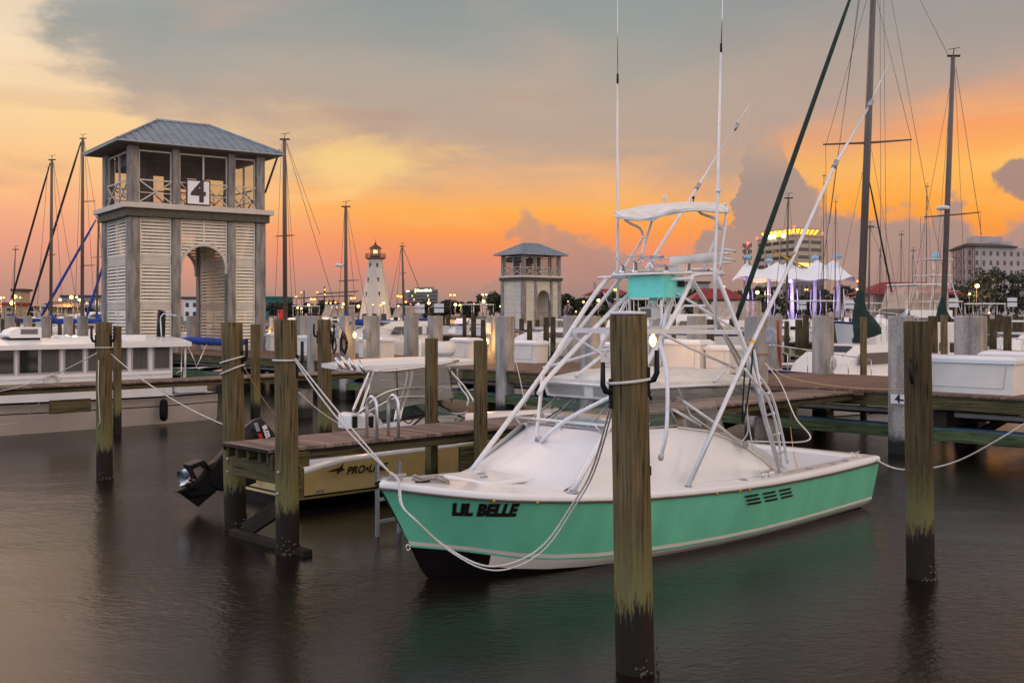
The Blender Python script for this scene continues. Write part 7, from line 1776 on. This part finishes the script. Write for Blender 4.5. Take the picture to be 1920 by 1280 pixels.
# ---------------------------------------------------------------- street lamps
LAMPS = [(23,568,'o',5.5),(28,556,'o',5),(1,558,'w',2.6),(7,558,'w',2.6),(38,558,'w',2.2),(134,557,'o',5.2),(144,557,'w',3),(149,562,'y',3.4),(113,562,'y',3.2),(163,568,'r',3.2),(96,592,'r',3.2),
 (555,556,'o',2.4),(565,548,'o',2.0),(595,548,'o',2.4),(609,543,'o',2.0),(609,552,'o',2.0),(584,561,'o',2.8),(590,561,'o',2.8),(579,572,'y',3.4),(558,577,'w',3.2),(565,578,'w',2.8),(612,568,'o',2.6),(620,568,'o',2.4),(629,567,'o',2.4),(659,559,'o',2.8),(665,559,'o',2.8),
 (645,570,'y',4),(642,576,'y',3),(631,576,'w',2.8),(622,576,'w',2.4),(672,574,'y',3.8),(719,568,'y',3.8),(714,572,'o',2.4),(746,555,'o',3.2),(752,556,'o',3.2),(747,574,'w',3.2),(761,566,'o',2.6),(784,571,'y',3.6),(793,575,'w',3.6),(804,568,'y',3.8),
 (845,553,'o',2.9),(852,553,'o',2.9),(854,571,'y',3.8),(863,572,'o',3),(905,552,'w',2.8),(912,552,'w',2.8),(907,565,'y',4),(889,570,'o',2),(1094,566,'y',2.8),(1122,563,'y',4),(1153,543,'o',3.4),(1146,544,'o',2),(1065,565,'w',1.8),(1351,536,'o',3.8),(1358,537,'y',1.8),
 (1420,548,'y',5),(1454,551,'y',3.2),(1510,543,'w',2.2),(1514,543,'w',2.2),(1608,527,'o',3),(1607,542,'w',3.4),(1571,558,'w',2),(1679,544,'y',4),(1832,536,'y',5.5),(1846,533,'o',2.6),(1818,551,'y',3),(1855,586,'y',2.2),(1213,558,'y',2.4),(1240,560,'w',2.2),(1283,561,'w',2.2),(699,571,'w',1.8),(822,575,'r',2),(770,570,'r',2.2),(938,574,'y',2),(1080,584,'y',1.8),(1040,585,'y',1.6)]
LAMPS.sort(); LC = {'o':('lamp_warm_far','orange'),'y':('lamp_white_far','yellow'),'w':('lamp_white_far','whitish'),'r':('lamp_red','red')}
for i, (x, y, c_, s) in enumerate(LAMPS):
    Y = 262+((i*37) % 40) if y > 550 else 318+((i*37) % 60)
    if s >= 5: Y = 264
    p = P(x, y, Y); r = E('street_lamp', (p.x, p.y, 1), '%s glowing street lamp on the far shore, %s lamp counted from the left' % (LC[c_][1], ordinal(i+1)), 'street lamp', 'street lamps along the far shore')
    k = Y/F; m = MB(); m.sphere(p, s*k*(.66 if c_ in 'wr' else .8), 10, sz=.9); m.build('lamp_head', LC[c_][0], r)
    m = MB(); q = p+Vector((0,.3,-s*k*.4)); m.tube([Vector((q.x,q.y,1)), q], [.1,.07], 6); m.lathe([(.12,0),(s*k*.4,.1),(.1,.25)], p+Vector((0,0,s*k*.5)), 8); m.build('pole', 'far_roof', r)
    if s >= 3.2 or i % 8 == 0:
        l = bulb_light((p.x, p.y-2.5, max(p.z-.5, 3)), (800 if abs(x-704) > 90 and abs(x-1470) > 90 else 120)*s, 'street', .4, (1,.45,.12) if c_ == 'o' else (1,.62,.26))
# construction crane arms with lights
for n, (x0, x1, y, yb, lb) in enumerate(((556,662,557,549,'thin long crane arm with an orange light above the lamps'),(594,672,549,547,'second thin crane arm with an orange light left of the lighthouse'))):
    Y = 520; r = E('crane', P0((x0+x1)/2-20, Y)+Vector((0,0,1)), lb, 'crane'); m = MB(); xm = x0+14
    m.tube([P0(xm,Y)+Vector((0,0,1)), P(xm, y-12, Y)], .35, 5); m.build('tower', 'far_roof', r); m = MB(); m.tube([P(x0, y+2, Y), P(x1, y-3, Y)], .28, 5); m.build('jib', 'far_roof', r)
# low lit wall and parked cars along the shore road
m = MB(); m.box(lambda a,b,c: Vector((a,b,c)), -60, 30, 285, 286, 1.0, 1.9); m.build('low_wall', 'pav_wall', None, label='long low wall lit orange along the far shore road', cat='wall')
cp = None; rc = random.Random(9)
mat('car_red', (.35,.02,.02), .3, coat=.5); mat('car_grey', (.2,.2,.22), .3, coat=.5); mat('car_white', (.6,.6,.6), .3, coat=.5)
def car(px, Y, i, cm, cname):
    b = P0(px, Y)+Vector((0,0,1.03)); r = E('parked_car', b, '%s parked car on the far shore road, %s car from the left' % (cname, ordinal(i)), 'car', 'cars parked along the shore road')
    X = lambda a,b_,c: b+Vector((a,b_,c)); m = MB()
    rows = [[X(a,s,z) for a, z in ((-2.2,.3),(-2.25,.75),(-1.5,.9),(1.3,.92),(2.15,.8),(2.2,.3))] for s in (-.85,.85)]; m.grid(rows, close=True, sm=False)
    for rw in rows: m.poly(rw)
    m.build('body', cm, r); m = MB(); rows = [[X(a,s*k,z) for a, z, k in ((-1.5,.9,.85),(-.9,1.42,.72),(.6,1.42,.72),(1.2,.92,.85))] for s in (-1,1)]; m.grid(rows, sm=False)
    for rw in rows: m.poly(rw)
    m.build('cabin', 'far_window', r)
    for a in (-1.4,1.4): m = MB(); m.lathe([(.32,0),(.32,.2)], X(a,-.9,.32), 12, axis=(0,1,0)); m.build('wheel', 'black_plastic', r)
    m = MB(); m.box(X, 2.18, 2.24, -.8, -.4, .6, .75); m.build('tail_light', 'lamp_red', r)
for i, x in enumerate((655, 690, 770, 822, 872, 905, 920, 938, 1070, 1095, 1530, 1560, 1806, 1826, 1880)): car(x, 303+rc.uniform(0,4), i+1, *(('car_red','red'),('car_grey','grey'),('car_white','white'))[(0 if 900 < x < 945 else i % 3)])
